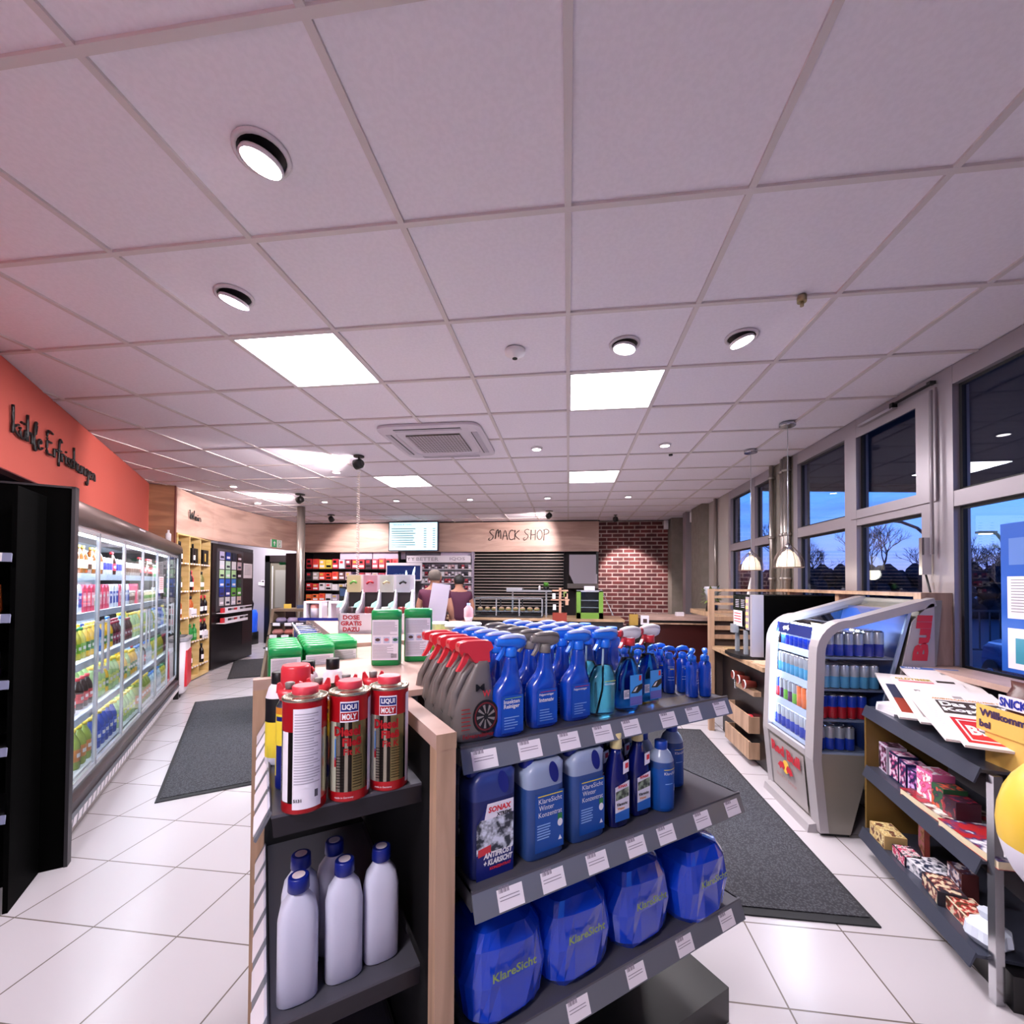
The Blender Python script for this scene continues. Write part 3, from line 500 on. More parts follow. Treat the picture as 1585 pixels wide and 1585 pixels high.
# fuel additive tins
k = Kit('additive_tin'); R = .0435
b = MB(); b.lathe([(R - .001, 0), (R, .003), (R, .022), (R, .165), (R, .222), (R, .226)], tin, 40, ms=[tinr, tinr, tin, tinr, tinr, tinr]); k.part('body', b)
t = MB(); t.lathe([(R, .224), (R + .0015, .227), (R + .0015, .231), (R - .002, .2315), (R - .004, .227), (.028, .234), (.026, .236)], tin, 40); k.part('lid', t, 'bare metal lid')
c = MB(); c.lathe([(.0255, .234), (.026, .236), (.026, .250), (.024, .252)], mat('cap_red', 'd8404e', .4), 28); k.part('screw_cap', c, 'red screw cap')
def tinlabel(a):
    l = MB(); r = R + .0004
    for i, (p, q, m) in enumerate([(-1.1, -.72, mat('tin_cream', 'c8c8b4', .3, .3)), (-.72, -.5, tin), (-.5, -.28, tind), (-.28, -.12, tin), (-.12, .06, tind), (.06, .5, mat('tin_gold', '9a8a5c', .28, .85)), (.5, .8, mat('tin_olive', '7c7a54', .28, .7)), (.8, .95, tind)]): l.cylpatch(r, a + p, a + q, .022, .170, m, 4)
    l.cylpatch(r + .0002, a + 1.0, a + 1.9, .010, .215, tinwhite, 8); l.cylpatch(r + .0003, a + .95, a + 1.02, .012, .212, tinwhite, 2)
    l.cylpatch(r + .0005, a - .52, a + .36, .170, .214, tinwhite, 8); l.cylpatch(r + .0008, a - .49, a + .33, .193, .211, navy, 8); l.cylpatch(r + .0008, a - .49, a + .33, .173, .191, tinr, 8)
    l.text('LIQUI', (a - .08, 0, .202), .030, white, bold=.03, wrap=r + .0014, h=.013); l.text('MOLY', (a - .08, 0, .182), .030, white, bold=.03, wrap=r + .0014, h=.013)
    l.text('Diesel', (a - .18, 0, .151), .056, tinr, bold=.04, wrap=r + .0012, h=.021); l.text('Fließ', (a + .06, 0, .128), .040, tinr, bold=.04, wrap=r + .0012, h=.018); l.text('Fit K', (a + .08, 0, .107), .036, tinr, bold=.02, wrap=r + .001, h=.014)
    l.cylpatch(r + .001, a - .78, a - .72, .09, .135, mat('thermo_blue', '3a78c8', .4), 2); l.cylpatch(r + .001, a - .80, a - .70, .075, .095, tinr, 3)
    for z in [.03 + .006 * j for j in range(12)]: l.cylpatch(r + .0008, a + .1, a + .55, z, z + .0012, tind, 3); l.cylpatch(r + .0008, a - .7, a - .3, z, z + .0012, tind, 3)
    l.text('made in Germany', (a - .3, 0, .010), .04, tinwhite, wrap=r + .001, h=.005); return l
k2 = Kit('additive_tin'); k2.p = list(k.p); k2.part('label', tinlabel(.0), 'red and metallic front label')
l = MB(); l.cylpatch(R + .0006, -.55, .75, .010, .212, tinwhite, 12)
for j in range(26): z = .20 - j * .0056; l.cylpatch(R + .001, -.48, .66 - random.choice((0, .1, .3)), z, z + .0022, mat('fine_print', 'aaa4b0', .6), 8)
for j in range(7): z = .195 - j * .024; l.cylpatch(R + .0012, -.48, .66, z, z + .0008, white, 8)
l.text('5131', (-.32, 0, .028), .016, black, bold=.03, wrap=R + .0014); l.cylpatch(R + .001, .42, .58, .03, .045, ink, 3); l.cylpatch(R + .0005, -1.2, -.8, .024, .165, tinwhite, 5)
for z0 in (.0,): l.cylpatch(R + .0004, -.8, -.55, .022, .165, tind, 3)
k3 = Kit('additive_tin'); k3.p = list(k.p); k3.part('label', l, 'white small-print back label')
va = math.atan2(-.553, .873)
k3.place(IS(-.294, .121, 1.08), A1 - .05, 'red fuel additive tin with its white back label to the front, leftmost of three', 'tin', 'red fuel additive tins')
k2.place(IS(-.203, .128, 1.08), A1 - .10, 'red and metallic fuel additive tin in the middle of three', 'tin', 'red fuel additive tins')
k2.place(IS(-.114, .135, 1.08), A1 - .22, 'red and metallic fuel additive tin nearest the oak post', 'tin', 'red fuel additive tins')
# second row: lubricant cans with red straw caps
k = Kit('lubricant_can'); b = MB(); b.lathe([(.026, 0), (.028, .004), (.028, .012), (.028, .03), (.028, .13), (.028, .17), (.028, .185), (.022, .196), (.021, .2)], yellow, 24, ms=[navy, navy, navy, yellow, yellow, mat('amber', 'c87a20', .4), chrome, chrome]); k.part('body', b)
l = MB(); l.cylpatch(.0284, -.9, .9, .10, .155, yellow); l.text('40', (.1, 0, .128), .022, black, bold=.05, wrap=.0288); l.cylpatch(.0284, -1, 1, .03, .10, navy); l.cylpatch(.0287, -.4, .4, .05, .075, redp); l.cylpatch(.0287, -1, 1, .155, .165, navy); k.part('label', l)
c = MB(); c.loft([(.198, 0, 0, .021, .019), (.212, 0, 0, .026, .016), (.222, 0, 0, .027, .012)], redp, 16, 2.2); c.prism([(-.028, .215), (-.010, .218), (-.020, .238), (-.026, .236)], -.006, .006, redp); c.prism([(.028, .215), (.010, .218), (.020, .238), (.026, .236)], -.006, .006, redp); c.lathe([(.009, .22), (.011, .236), (.008, .238)], greyh, 12); k.part('straw_cap', c, 'red straw cap with grey button'); K['lube'] = k
for u, v, l in [(-.318, .235, 'yellow and blue lubricant can with red straw cap behind the leftmost tin'), (-.255, .255, 'lubricant can with red straw cap between the first two tins, second row'), (-.190, .262, 'lubricant can with red straw cap behind the middle tin'), (-.122, .272, 'lubricant can with red straw cap behind the tin nearest the oak post')]:
    K['lube'].place(IS(u, v, 1.08), A1 - .2, l, 'spray can', 'lubricant cans with red straw caps')
k = Kit('aerosol_can'); b = MB(); b.lathe([(.031, 0), (.033, .004), (.033, .06), (.033, .17), (.033, .2), (.026, .21)], yellow, 24, ms=[redp, mat('amber'), yellow, tinwhite, chrome]); k.part('body', b); c = MB(); c.lathe([(.0335, .2), (.0345, .203), (.034, .255), (.031, .262)], redp, 24); c.tube([(.034, 0, .252), (.040, 0, .245), (.036, 0, .235)], .005, redp, 6); k.part('cap', c, 'large red cap'); K['bigred'] = k
K['bigred'].place(IS(-.300, .325, 1.08), A1, 'tall aerosol can with a large red cap behind the leftmost tin', 'spray can')
k = Kit('aerosol_can'); b = MB(); b.lathe([(.029, 0), (.031, .004), (.031, .02), (.031, .11), (.031, .17), (.024, .195), (.017, .205)], tinwhite, 24, ms=[tinwhite, tinwhite, yellow, black, tinwhite, tinwhite]); k.part('body', b); c = MB(); c.lathe([(.017, .203), (.018, .205), (.018, .232), (.016, .234)], black, 20); k.part('cap', c, 'black cap'); K['blackcap'] = k
for u, v, l in [(-.335, .40, 'white and yellow aerosol with black cap, leftmost behind the large red cap'), (-.265, .42, 'white aerosol with black cap just right of the large red cap'), (-.200, .43, 'white aerosol with black cap standing clear before the green wipe packs')]: K['blackcap'].place(IS(u, v, 1.08 + (.02 if u > -.3 else 0)), A1, l, 'spray can', 'white aerosols with black caps')
mb = MB(); mb.box(-.30, -.06, .37, .52, 0, .02, dgrey); one('riser_tray', mb, IS(0, 0, 1.08), A1, 'dark riser under two white black-capped aerosols', 'tray')
# green wipe packs
k = Kit('wipes_pack'); b = MB(); b.loft([(0, 0, 0, .052, .030), (.004, 0, 0, .0545, .033), (.025, 0, 0, .055, .033), (.172, 0, 0, .055, .033), (.176, 0, 0, .055, .033)], greenm, 28, 3.2); k.part('body', b); c = MB(); c.loft([(.176, 0, 0, .0555, .0335), (.200, 0, 0, .0555, .0335), (.207, 0, 0, .052, .030), (.209, 0, 0, .046, .025)], lidg, 28, 3.2); k.part('lid', c, 'green lid')
l = MB(); y = -.0336; l.quad((-.048, y, .022), (.048, y, .022), (.048, y, .172), (-.048, y, .172), tinwhite); l.lines(-.044, .044, y - .0006, .115, .166, 12, mat('fine_print2', '8d8692', .6), .35); l.lines(-.044, .030, y - .0006, .028, .080, 12, mat('fine_print2'), .35)
for x, m in ((-.038, mat('icon_dark', '4a3434', .5)), (-.006, mat('icon_pink', 'c87880', .5)), (.026, mat('icon_green', '1f5a48', .5))): l.quad((x, y - .0005, .085), (x + .022, y - .0005, .085), (x + .022, y - .0005, .108), (x, y - .0005, .108), mat('icon_bg', 'bcc0da', .5)); l.add([(x + .011 + .009 * math.cos(a), y - .001, .098 + .006 * math.sin(a)) for a in [PI / 5 * j for j in range(10)]], [tuple(range(10))], m)
for j in range(11): l.quad((.022 + j * .002, y - .0006, .030), (.0231 + j * .002, y - .0006, .030), (.0231 + j * .002, y - .0006, .046), (.022 + j * .002, y - .0006, .046), ink)
k.part('label', l); K['wipes'] = k
K['wipes'].place(IS(.037, .785, 1.238), A1 + .02 - .42, 'green wipe pack standing on the oak board, left one of two', 'wipes pack', 'green wipe packs on the board')
K['wipes'].place(IS(.170, .815, 1.238), A1 - .35, 'green wipe pack standing on the oak board, right one of two', 'wipes pack', 'green wipe packs on the board')
for r, (u, v, n) in enumerate([(-.30, .90, 5), (-.185, .93, 6), (-.085, 1.02, 4), (-.10, 1.30 - .0, 0)]):
    for i in range(n):
        K['wipes'].place(IS(u, v + i * .068, 1.105), A1 - .0, ('front' if i == 0 else ORD[i]) + ' green wipe pack of the ' + ['left row', 'middle row', 'third row', 'rear row'][r] + ' behind the spray cans', 'wipes pack', 'green wipe packs in rows')
mb = MB(); mb.box(-.355, -.047, .842, 1.36, 1.097, 1.105, steel); mb.box(-.36, -.355, .842, 1.36, 1.06, 1.12, rail); one('side_shelf', mb, IS(0, 0), A1, 'grey steel side shelf of the island under the rows of green wipe packs', 'shelf')
# lower shelf: jugs and bottles
jug = mat('jug_blue', '2c4a86', .3); jugc = mat('jug_top', '8f9cb8', .3); capd = mat('cap_navy', '0a1c78', .35)
def canister(key, w, d, h, bodym, topm, capm):
    k = Kit('canister'); b = MB(); x, y = w / 2, d / 2; hh = h * .72
    b.loft([(0, 0, 0, x * .94, y * .94), (.006, 0, 0, x, y), (hh, 0, 0, x, y), (h * .86, 0, 0, x, y), (h * .93, .008, 0, x * .9, y * .95), (h * .96, .012, 0, x * .7, y * .8)], bodym, 28, 5, ms=[bodym, bodym, topm, topm, topm]); k.part('body', b)
    c = MB(); c.lathe([(.019, h * .9), (.021, h * .92), (.021, h * .985), (.018, h)], capm, 18, cx=-x * .62); k.part('cap', c)
    g = MB(); g.tube([(-x * .2, 0, h * .90), (-x * .1, 0, h * .97), (x * .4, 0, h * .985), (x * .72, 0, h * .95), (x * .75, 0, h * .88)], [.011, .012, .012, .012, .010], topm, 8); g.add([(x * .34 + .014 * math.cos(a) - .012 * math.sin(a) * .5, -y - .0012, h * .86 + .028 * math.sin(a)) for a in [PI / 10 * j for j in range(20)]], [tuple(range(20))], capd); k.part('handle', g); K[key] = k; return k
k = canister('klar', .118, .085, .250, jug, jugc, capd)
l = flatlabel(-.036, .052, .020, .165, -.0432, mat('label_deep', '0d4a9c', .4), None); l.lines(-.03, .01, -.0438, .05, .09, 6, mat('print_blue')); l.quad((-.028, -.0438, .158), (.048, -.0438, .158), (.048, -.0438, .1605), (-.028, -.0438, .1605), yellow)
for j, t in enumerate(['KlareSicht', 'Winter', 'Konzentrat']): l.text(t, (.010 - (.012 if j == 1 else 0), -.0440, .147 - j * .017), [.072, .046, .072][j], white, h=.0125 if j < 2 else .0125)
l.add([(.040 + .008 * math.cos(a), -.0440, .082 + .010 * math.sin(a)) for a in [PI / 8 * j for j in range(16)]], [tuple(range(16))], white); l.quad((.033, -.0439, .088), (.047, -.0439, .088), (.047, -.0439, .105), (.033, -.0439, .105), mat('leaf_green', '2a7a3c', .5)); l.add([(.040 + x, -.044, .038 + z) for x, z in ((-.006, 0), (.006, 0), (0, .012))], [(0, 1, 2)], white); k.part('label', l)
k = canister('frost', .125, .085, .255, mat('jug_deep', '15205e', .3), mat('jug_deep_top', '2c3a78', .3), capd)
l = MB(); y = -.0434; l.add([(-.05, y, .0), (.05, y, .0), (.05, y, .175), (-.02, y, .175), (-.05, y, .13)], [(0, 1, 2, 3, 4)], navy)
l.add([(-.05, y - .0004, .06), (.05, y - .0004, .06), (.05, y - .0004, .14), (-.04, y - .0004, .14), (-.05, y - .0004, .13)], [(0, 1, 2, 3, 4)], mat('snow_photo', 'd8dce8', .5, kind='noise', c2='2a2e3a', s=60)); l.quad((-.03, y - .0006, .138), (.05, y - .0006, .142), (.05, y - .0006, .175), (-.022, y - .0006, .175), tinwhite)
l.text('SONAX', (.012, y - .001, .160), .062, redp, bold=.05, uy=(.1, 0, 1)); l.text('XTREME', (.024, y - .001, .145), .042, black, bold=.05); l.quad((-.046, y - .0008, .055), (-.012, y - .0008, .060), (-.012, y - .0008, .078), (-.046, y - .0008, .073), redp)
for j, t in enumerate(['ANTIFROST', '+ KLARSICHT']): l.text(t, (.008, y - .001, .054 - j * .017), .078, white, bold=.05, uy=(.15, 0, 1), h=.014)
l.text('KONZENTRAT', (.014, y - .001, .022), .058, redp, bold=.05, h=.007); k.part('label', l)
K['frost'].place(IS(.115, .075, .85), A1 + .02, 'dark blue antifreeze canister with snowy road label, left end of the lower shelf', 'canister')
K['frost'].place(IS(.115, .180, .85), A1, 'dark blue antifreeze canister behind the one with the snowy label', 'canister')
for i in range(3):
    K['klar'].place(IS(.262, .07 + i * .1, .85), A1, (['front', 'second', 'third'][i]) + ' blue winter screen-wash canister of the left pair of rows', 'canister', 'blue screen-wash canisters'); K['klar'].place(IS(.408, .078 + i * .1, .85), A1, (['front', 'second', 'third'][i]) + ' blue winter screen-wash canister of the right row, beside the cream-capped bottles', 'canister', 'blue screen-wash canisters')
k = Kit('concentrate_bottle'); dk = mat('bottle_navy', '08125c', .15, coat=.5); b = MB(); b.loft([(0, 0, 0, .032, .022), (.005, 0, 0, .036, .026), (.14, 0, 0, .036, .026), (.17, 0, 0, .030, .024), (.205, 0, 0, .016, .015), (.22, 0, 0, .014, .014)], dk, 22, 2.8); k.part('body', b); c = MB(); c.lathe([(.0165, .22), (.018, .222), (.0165, .262), (.014, .264)], mat('cream_cap', 'd8c890', .45), 20); k.part('cap', c, 'cream cap')
l = MB(); y = -.0266; l.quad((-.026, y, .02), (.028, y, .02), (.028, y, .13), (-.026, y, .118), tinwhite); l.quad((-.026, y - .0004, .02), (.028, y - .0004, .02), (.028, y - .0004, .05), (-.026, y - .0004, .045), mat('label_blue2', '2a6ac0', .4)); l.quad((-.024, y - .0004, .08), (.026, y - .0004, .085), (.026, y - .0004, .112), (-.024, y - .0004, .105), mat('car_photo', '9aa88c', .5, kind='noise', c2='3a4038', s=70)); l.text('SONAX', (.002, y - .001, .118), .036, redp, bold=.05); l.text('Klarsicht', (.0, y - .001, .068), .04, black, bold=.03); l.text('Wasser', (-.004, y - .001, .056), .028, mat('orange', 'e88a20', .5), bold=.03)
l.quad((.004, -.0262, .15), (.026, -.0262, .155), (.026, -.0262, .19), (.004, -.0262, .185), tinwhite); l.quad((.012, -.0266, .165), (.024, -.0266, .167), (.024, -.0266, .182), (.012, -.0266, .18), redp); k.part('label', l); K['conc'] = k
for i in range(3):
    for j, (u, v) in enumerate([(.530, .065), (.632, .080)]): K['conc'].place(IS(u, v + .085 * i, .85), A1, ['front', 'second', 'third'][i] + ' dark blue bottle with cream cap in the ' + ['left', 'right'][j] + ' of the two cream-capped rows', 'bottle', 'dark blue bottles with cream caps')
k = Kit('screen_wash_bottle'); b = MB(); b.lathe([(.036, 0), (.039, .004), (.039, .13), (.038, .15), (.030, .170), (.017, .185), (.016, .19)], jug, 26, ms=[jug, mat('label_deep'), jug, jugc, jugc, jugc]); k.part('body', b); c = MB(); c.lathe([(.018, .182), (.0195, .184), (.0195, .206), (.017, .208)], mat('cap_mid', '123c9c', .35), 20); k.part('cap', c)
l = MB(); l.cylpatch(.0394, -.9, .9, .012, .135, mat('label_deep')); l.text('KlareSicht', (.05, 0, .118), .05, white, wrap=.0400); l.cylpatch(.0396, -.6, .7, .128, .130, yellow); l.cylpatch(.0397, .45, .7, .06, .08, white); l.cylpatch(.0397, -.5, .2, .085, .087, mat('print_blue')); k.part('label', l); K['small'] = k
for u, v, l in [(.722, .068, 'front small screen-wash bottle with pale shoulders on the lower shelf'), (.735, .160, 'small screen-wash bottle right behind the front one'), (.74, .25, 'small screen-wash bottle, third back in its row'), (.885, .165, 'small screen-wash bottle standing alone at the right end of the lower shelf')]: K['small'].place(IS(u, v, .85), A1, l, 'bottle', 'small screen-wash bottles')
# blue film wrapped packs on the bottom shelf
film = mat('blue_film', '0c3cc0', .12, coat=.7)
for i, (u, v) in enumerate([(.86, .09), (.62, .12), (.38, .12), (.16, .12)]):
    mb = MB(); random.seed(i)
    for r in range(1): mb.rings([[(x * (1 + .05 * math.sin(7 * q + z * 40)), y * (1 + .05 * math.sin(5 * q + z * 50)), z) for q, (x, y) in enumerate(superring(0, 0, rx, ry, 26, 3.5))] for z, rx, ry in ((0, .10, .09), (.02, .112, .10), (.10, .114, .102), (.18, .108, .10), (.21, .085, .08), (.225, .04, .05))], film, smooth=False)
    l = MB(); l.text('KlareSicht', (0, -.112, .13), .12, mat('film_print', '8aa04a', .4), bold=.02); t = link('wrapped_pack', mb.mesh('wrap'), None, IS(u, v, .50), A1); tag(t, ['blue film-wrapped pack at the right end of the bottom shelf', 'blue film-wrapped pack, second from the right on the bottom shelf', 'blue film-wrapped pack, third from the right on the bottom shelf', 'blue film-wrapped pack beside the oak post on the bottom shelf'][i], 'pack', 'blue film-wrapped packs'); link('print', l.mesh('print'), t)
# white bottles with blue caps under the tins
k = Kit('oil_bottle'); wp = mat('bottle_white', 'c8c8dc', .3); b = MB(); b.loft([(0, 0, 0, .036, .024), (.005, 0, 0, .040, .028), (.17, 0, 0, .040, .028), (.20, 0, 0, .034, .026), (.222, 0, 0, .018, .018), (.23, 0, 0, .016, .016)], wp, 22, 3); k.part('body', b); c = MB(); c.lathe([(.020, .228), (.022, .230), (.021, .256), (.019, .258)], capd, 24); c.cyl(0, 0, .258, .2588, .013, mat('cap_disc', 'd8c8d0', .4), 20); k.part('cap', c, 'dark blue cap with pale disc'); K['oil'] = k
for i, (u, v, l) in enumerate([(-.300, .15, 'white bottle with dark blue cap, front left under the tins'), (-.290, .23, 'white bottle with dark blue cap, behind the front left one'), (-.205, .16, 'white bottle with dark blue cap, middle of the row under the tins'), (-.215, .25, 'white bottle with dark blue cap, middle of the second row under the tins'), (-.120, .17, 'white bottle with dark blue cap, right one under the tins')]): K['oil'].place(IS(u, v, .66), A1, l, 'bottle', 'white bottles with dark blue caps')
# ---------------------------------------------------------------- left wall: glass-door fridge
bronze = mat('bronze_canopy', '6e5c58', .35, .5); led = mat('led_strip', 'ffffff', .5, emit=7.0, ecol='eaf2ff'); silver = mat('silver_trim', 'c8ccd4', .25, .6); shelfw = mat('shelf_white', 'd8dce4', .3); doorg = mat('door_glass', 'f6fafc', .0, kind='glass', ior=1.38)
fr = link('glass_door_fridge', None, None, (0, 0, 0), A1); tag(fr, 'long lit multi-shelf drinks fridge with glass doors along the left wall', 'fridge')
def fp(name, mb, label=None, of=None): o = link(name, mb.mesh(name), of or fr); tag(o, label); return o
T0, T1 = 3.36, 7.20
mb = MB(); mb.box(-1.80, -1.74, T0, T1, .1, 1.95, mat('fridge_back', 'b8bcc4', .5)); mb.box(-1.80, -1.0, T0, T1, 1.90, 1.95, mat('fridge_in', 'c8ccd4', .4)); mb.box(-1.80, -1.04, T0, T1, .22, .28, shelfw); fp('cabinet', mb)
mb = MB(); mb.box(-1.80, -1.0, T0, T1, 0, .10, mat('kick', 'a8a09c', .5)); mb.prism([(-1.0, .10), (-.955, .12), (-.945, .25), (-1.0, .27)], T0, T1, mat('bumper', '2a1c20', .4), 'y'); fp('base', mb)
mb = MB(); mb.prism([(-.956, .125), (-.935, .125), (-.928, .185), (-.950, .185)], T0, T1, rail); o = fp('price_rail', mb)
for k in range(46):
    g = MB(); a = T0 + .03 + k * .083; g.prism([(-.9345, .127), (-.9335, .127), (-.9265, .183), (-.9275, .183)], a, a + .055, paper); fp('price_tag', g, None, o)
mb = MB(); P = [(-1.45, 1.90), (-1.45, 2.05)] + [(-1.0 + .075 * math.sin(q), 1.965 + .075 * math.cos(q)) for q in [PI * i / 10 for i in range(11)]] ; mb.prism(P, T0, T1, bronze, 'y', True); mb.box(-.95, -.93, 4.9, 5.1, 1.945, 2.005, paper); fp('canopy', mb)
mb = MB(); mb.box(-1.82, -.945, T1, T1 + .05, 0, 1.98, black); fp('end_panel', mb)
for i, z in enumerate((1.60, 1.32, 1.00, .68)):
    d = .04 * i; mb = MB(); mb.box(-1.74, -1.13 + d, T0, T1, z - .015, z, shelfw); mb.box(-1.13 + d, -1.12 + d, T0, T1, z - .045, z + .004, mat('rail_ice', 'aab4c8', .3)); o = fp('shelf', mb); g = MB(); g.box(-1.16 + d, -1.14 + d, T0, T1, z - .025, z - .016, led); fp('light_strip', g, 'white light strip', o)
    area('shelf_glow', ST(-1.3, 5.3, z - .03), .1, 3.7, 22, (.88, .94, 1), (0, 0, A1))
g = MB(); g.box(-1.10, -1.08, T0, T1, 1.86, 1.885, led); fp('light_strip', g, 'white light strip'); l_ = area('fridge_glow', ST(-1.06, 5.3, 1.85), .04, 3.7, 60, (.9, .95, 1), (0, .7, A1))
edges = [3.36, 4.0, 4.64, 5.28, 5.92, 6.56, 7.20]
for i in range(6):
    a, b = edges[i] + .004, edges[i + 1] - .004; d = MB(); y0, y1 = -.985, -.968
    for q in ((a, a + .013, .30, 1.875), (b - .013, b, .30, 1.875), (a, b, .30, .33), (a, b, 1.85, 1.875)): d.box(y0, y1, *q, silver)
    o = fp('door', d); g = MB(); g.box(-.979, -.974, a + .02, b - .02, .33, 1.85, doorg); fp('glass_pane', g, None, o)
    h = MB(); x = b - .06 if i % 2 == 0 else a + .06
    for z in (.95, 1.27): h.box(-.968, -.93, x - .010, x + .010, z - .008, z + .008, silver)
    h.box(-.935, -.925, x - .012, x + .012, .93, 1.29, silver); fp('handle', h, None, o)
mb = MB(); mb.quad((-.9665, 5.98, 1.42), (-.9665, 6.22, 1.42), (-.9665, 6.22, 1.60), (-.9665, 5.98, 1.60), paper)
for k in range(6): mb.quad((-.966, 6.0, 1.58 - k * .022), (-.966, 6.19, 1.58 - k * .022), (-.966, 6.19, 1.573 - k * .022), (-.966, 6.0, 1.573 - k * .022), redp)
one('paper_notice', mb, (0, 0, 0), A1, 'printed notice stuck on the fourth glass door of the long fridge', 'notice')
# drinks: one kit of each sort
def drink(name, body, capc, lab, h, r, liquid=None, sort='bottle'):
    k = Kit(name); b = MB()
    if sort == 'bottle': b.lathe([(r * .9, 0), (r, .01), (r, h * .6), (r * .8, h * .72), (r * .4, h * .86), (r * .38, h * .9)], body, 14); k.part('body', b); c = MB(); c.lathe([(r * .46, h * .9), (r * .46, h)], capc, 12); k.part('cap', c); l = MB(); l.cylpatch(r * 1.01, -1.6, 1.6, h * .2, h * .5, lab, 10); l.cylpatch(r * 1.02, -.7, .7, h * .3, h * .4, white, 5); k.part('label', l)
    elif sort == 'can': b.lathe([(r * .8, 0), (r, .008), (r, h * .92), (r * .82, h)], body, 14, ms=[body, body, chrome, chrome]); k.part('body', b); l = MB(); l.cylpatch(r * 1.02, -1, 1, h * .3, h * .7, lab, 6); k.part('label', l)
    elif sort == 'carton': b.cbox(0, 0, h * .44, r * 2, r * 2, h * .88, body); b.prism([(-r, h * .88), (r, h * .88), (0.2 * r, h), (-.2 * r, h)], -r, r, body); k.part('body', b); l = MB(); l.quad((-r * .9, -r * 1.02, h * .2), (r * .9, -r * 1.02, h * .2), (r * .9, -r * 1.02, h * .7), (-r * .9, -r * 1.02, h * .7), lab); l.cbox(0, -r * 1.03, h * .55, r * 1.1, .001, h * .1, white); k.part('label', l)
    elif sort == 'cup': b.lathe([(r * .75, 0), (r, h * .9)], body, 14); k.part('body', b); c = MB(); c.lathe([(r * 1.05, h * .9), (r * 1.05, h * .95), (r * .9, h)], capc, 14); k.part('lid', c); l = MB(); l.cylpatch(r * .93, -1.2, 1.2, h * .3, h * .6, lab, 6); k.part('label', l)
    return k
c_ = lambda n, h='ffffff', r=.3: mat(n, h, r)
DR = {
 'amber glass bottle': drink('drink_bottle', c_('amber_glass', '6a3c18', .15), c_('gold', 'c8a850', .3), c_('cream', 'd8c8a0'), .215, .031), 'orange label bottle': drink('drink_bottle', c_('juice_orange', 'e07a2a'), c_('orange_cap', 'e85a1e'), c_('orange_lab', 'c8402a'), .20, .03),
 'brown tall bottle': drink('drink_bottle', c_('cola', '2c1610', .15), redp, redp, .21, .032), 'pink carton': drink('drink_carton', c_('pink', 'c83a5a'), white, c_('rose', 'e8a0b0'), .20, .035, sort='carton'), 'white milk carton': drink('drink_carton', c_('milk', 'dce0ea'), white, c_('milk_blue', '2a4ab0'), .20, .035, sort='carton'),
 'grey iced coffee cup': drink('coffee_cup', c_('coffee', '8a7a70'), white, c_('coffee_dark', '4a3028'), .13, .035, sort='cup'), 'yogurt cup': drink('coffee_cup', c_('cup_cream', 'd8c8a8'), c_('cup_lid', 'e8e0d0'), c_('cup_green', '6a9a4a'), .12, .035, sort='cup'),
 'green-capped lemon bottle': drink('drink_bottle', c_('lemon', 'c8c040', .2), c_('green_cap', '2a8a4a'), c_('lime_lab', '7ab030'), .22, .031), 'yellow juice bottle': drink('drink_bottle', c_('yellow_juice', 'e8b828', .25), c_('yellow_cap', 'f0d040'), c_('juice_lab', '3a7a3a'), .22, .033), 'dark red bottle': drink('drink_bottle', c_('berry', '4a1420', .2), c_('berry_cap', 'a8304a'), c_('berry_lab', '8a2a48'), .20, .030),
 'blue sports bottle': drink('drink_bottle', c_('sport', '2a6ac8', .2), c_('blue_cap', '2048b0'), c_('sport_lab', '88b8e8'), .22, .032), 'clear water bottle': drink('drink_bottle', c_('water', 'b8d0dc', .1), c_('water_cap', '3a78c8'), c_('water_lab', 'd8e8f4'), .23, .033),
 'pale green bottle': drink('drink_bottle', c_('pale_green', 'a8c888', .15), c_('yellow_cap', 'f0d040'), c_('pg_lab', 'd8e070'), .24, .036), 'large blue bottle with yellow cap': drink('drink_bottle', c_('isoblue', '1c3ca0', .2), c_('yellow_cap', 'f0d040'), c_('iso_lab', '2a50c0'), .26, .040), 'large mixed fruit bottle': drink('drink_bottle', c_('fruit', '8a9a3a', .25), c_('yellow_cap', 'f0d040'), c_('fruit_lab', 'c8782a'), .27, .042),
 'silver can': drink('drink_can', c_('silver_can', 'a8acb8', .3), white, c_('can_lab', '3a3a8a'), .15, .030, sort='can'), 'green can': drink('drink_can', c_('green_can', '3a7a4a', .3), white, c_('can_lab2', 'd8d0a0'), .15, .030, sort='can')}
rows = [(1.60, -1.17, 'top', ['orange label bottle', 'amber glass bottle', 'silver can', 'grey iced coffee cup', 'brown tall bottle', 'green can']), (1.32, -1.14, 'second', ['white milk carton', 'pink carton', 'white milk carton', 'grey iced coffee cup', 'yogurt cup', 'silver can']),
        (1.00, -1.10, 'third', ['green-capped lemon bottle', 'yellow juice bottle', 'dark red bottle', 'pale green bottle', 'clear water bottle', 'blue sports bottle']), (.68, -1.06, 'fourth', ['brown tall bottle', 'pale green bottle', 'yellow juice bottle', 'clear water bottle', 'green-capped lemon bottle', 'dark red bottle']), (.28, -1.08, 'bottom', ['large mixed fruit bottle', 'large blue bottle with yellow cap', 'pale green bottle', 'large mixed fruit bottle', 'clear water bottle', 'green-capped lemon bottle'])]
random.seed(11)
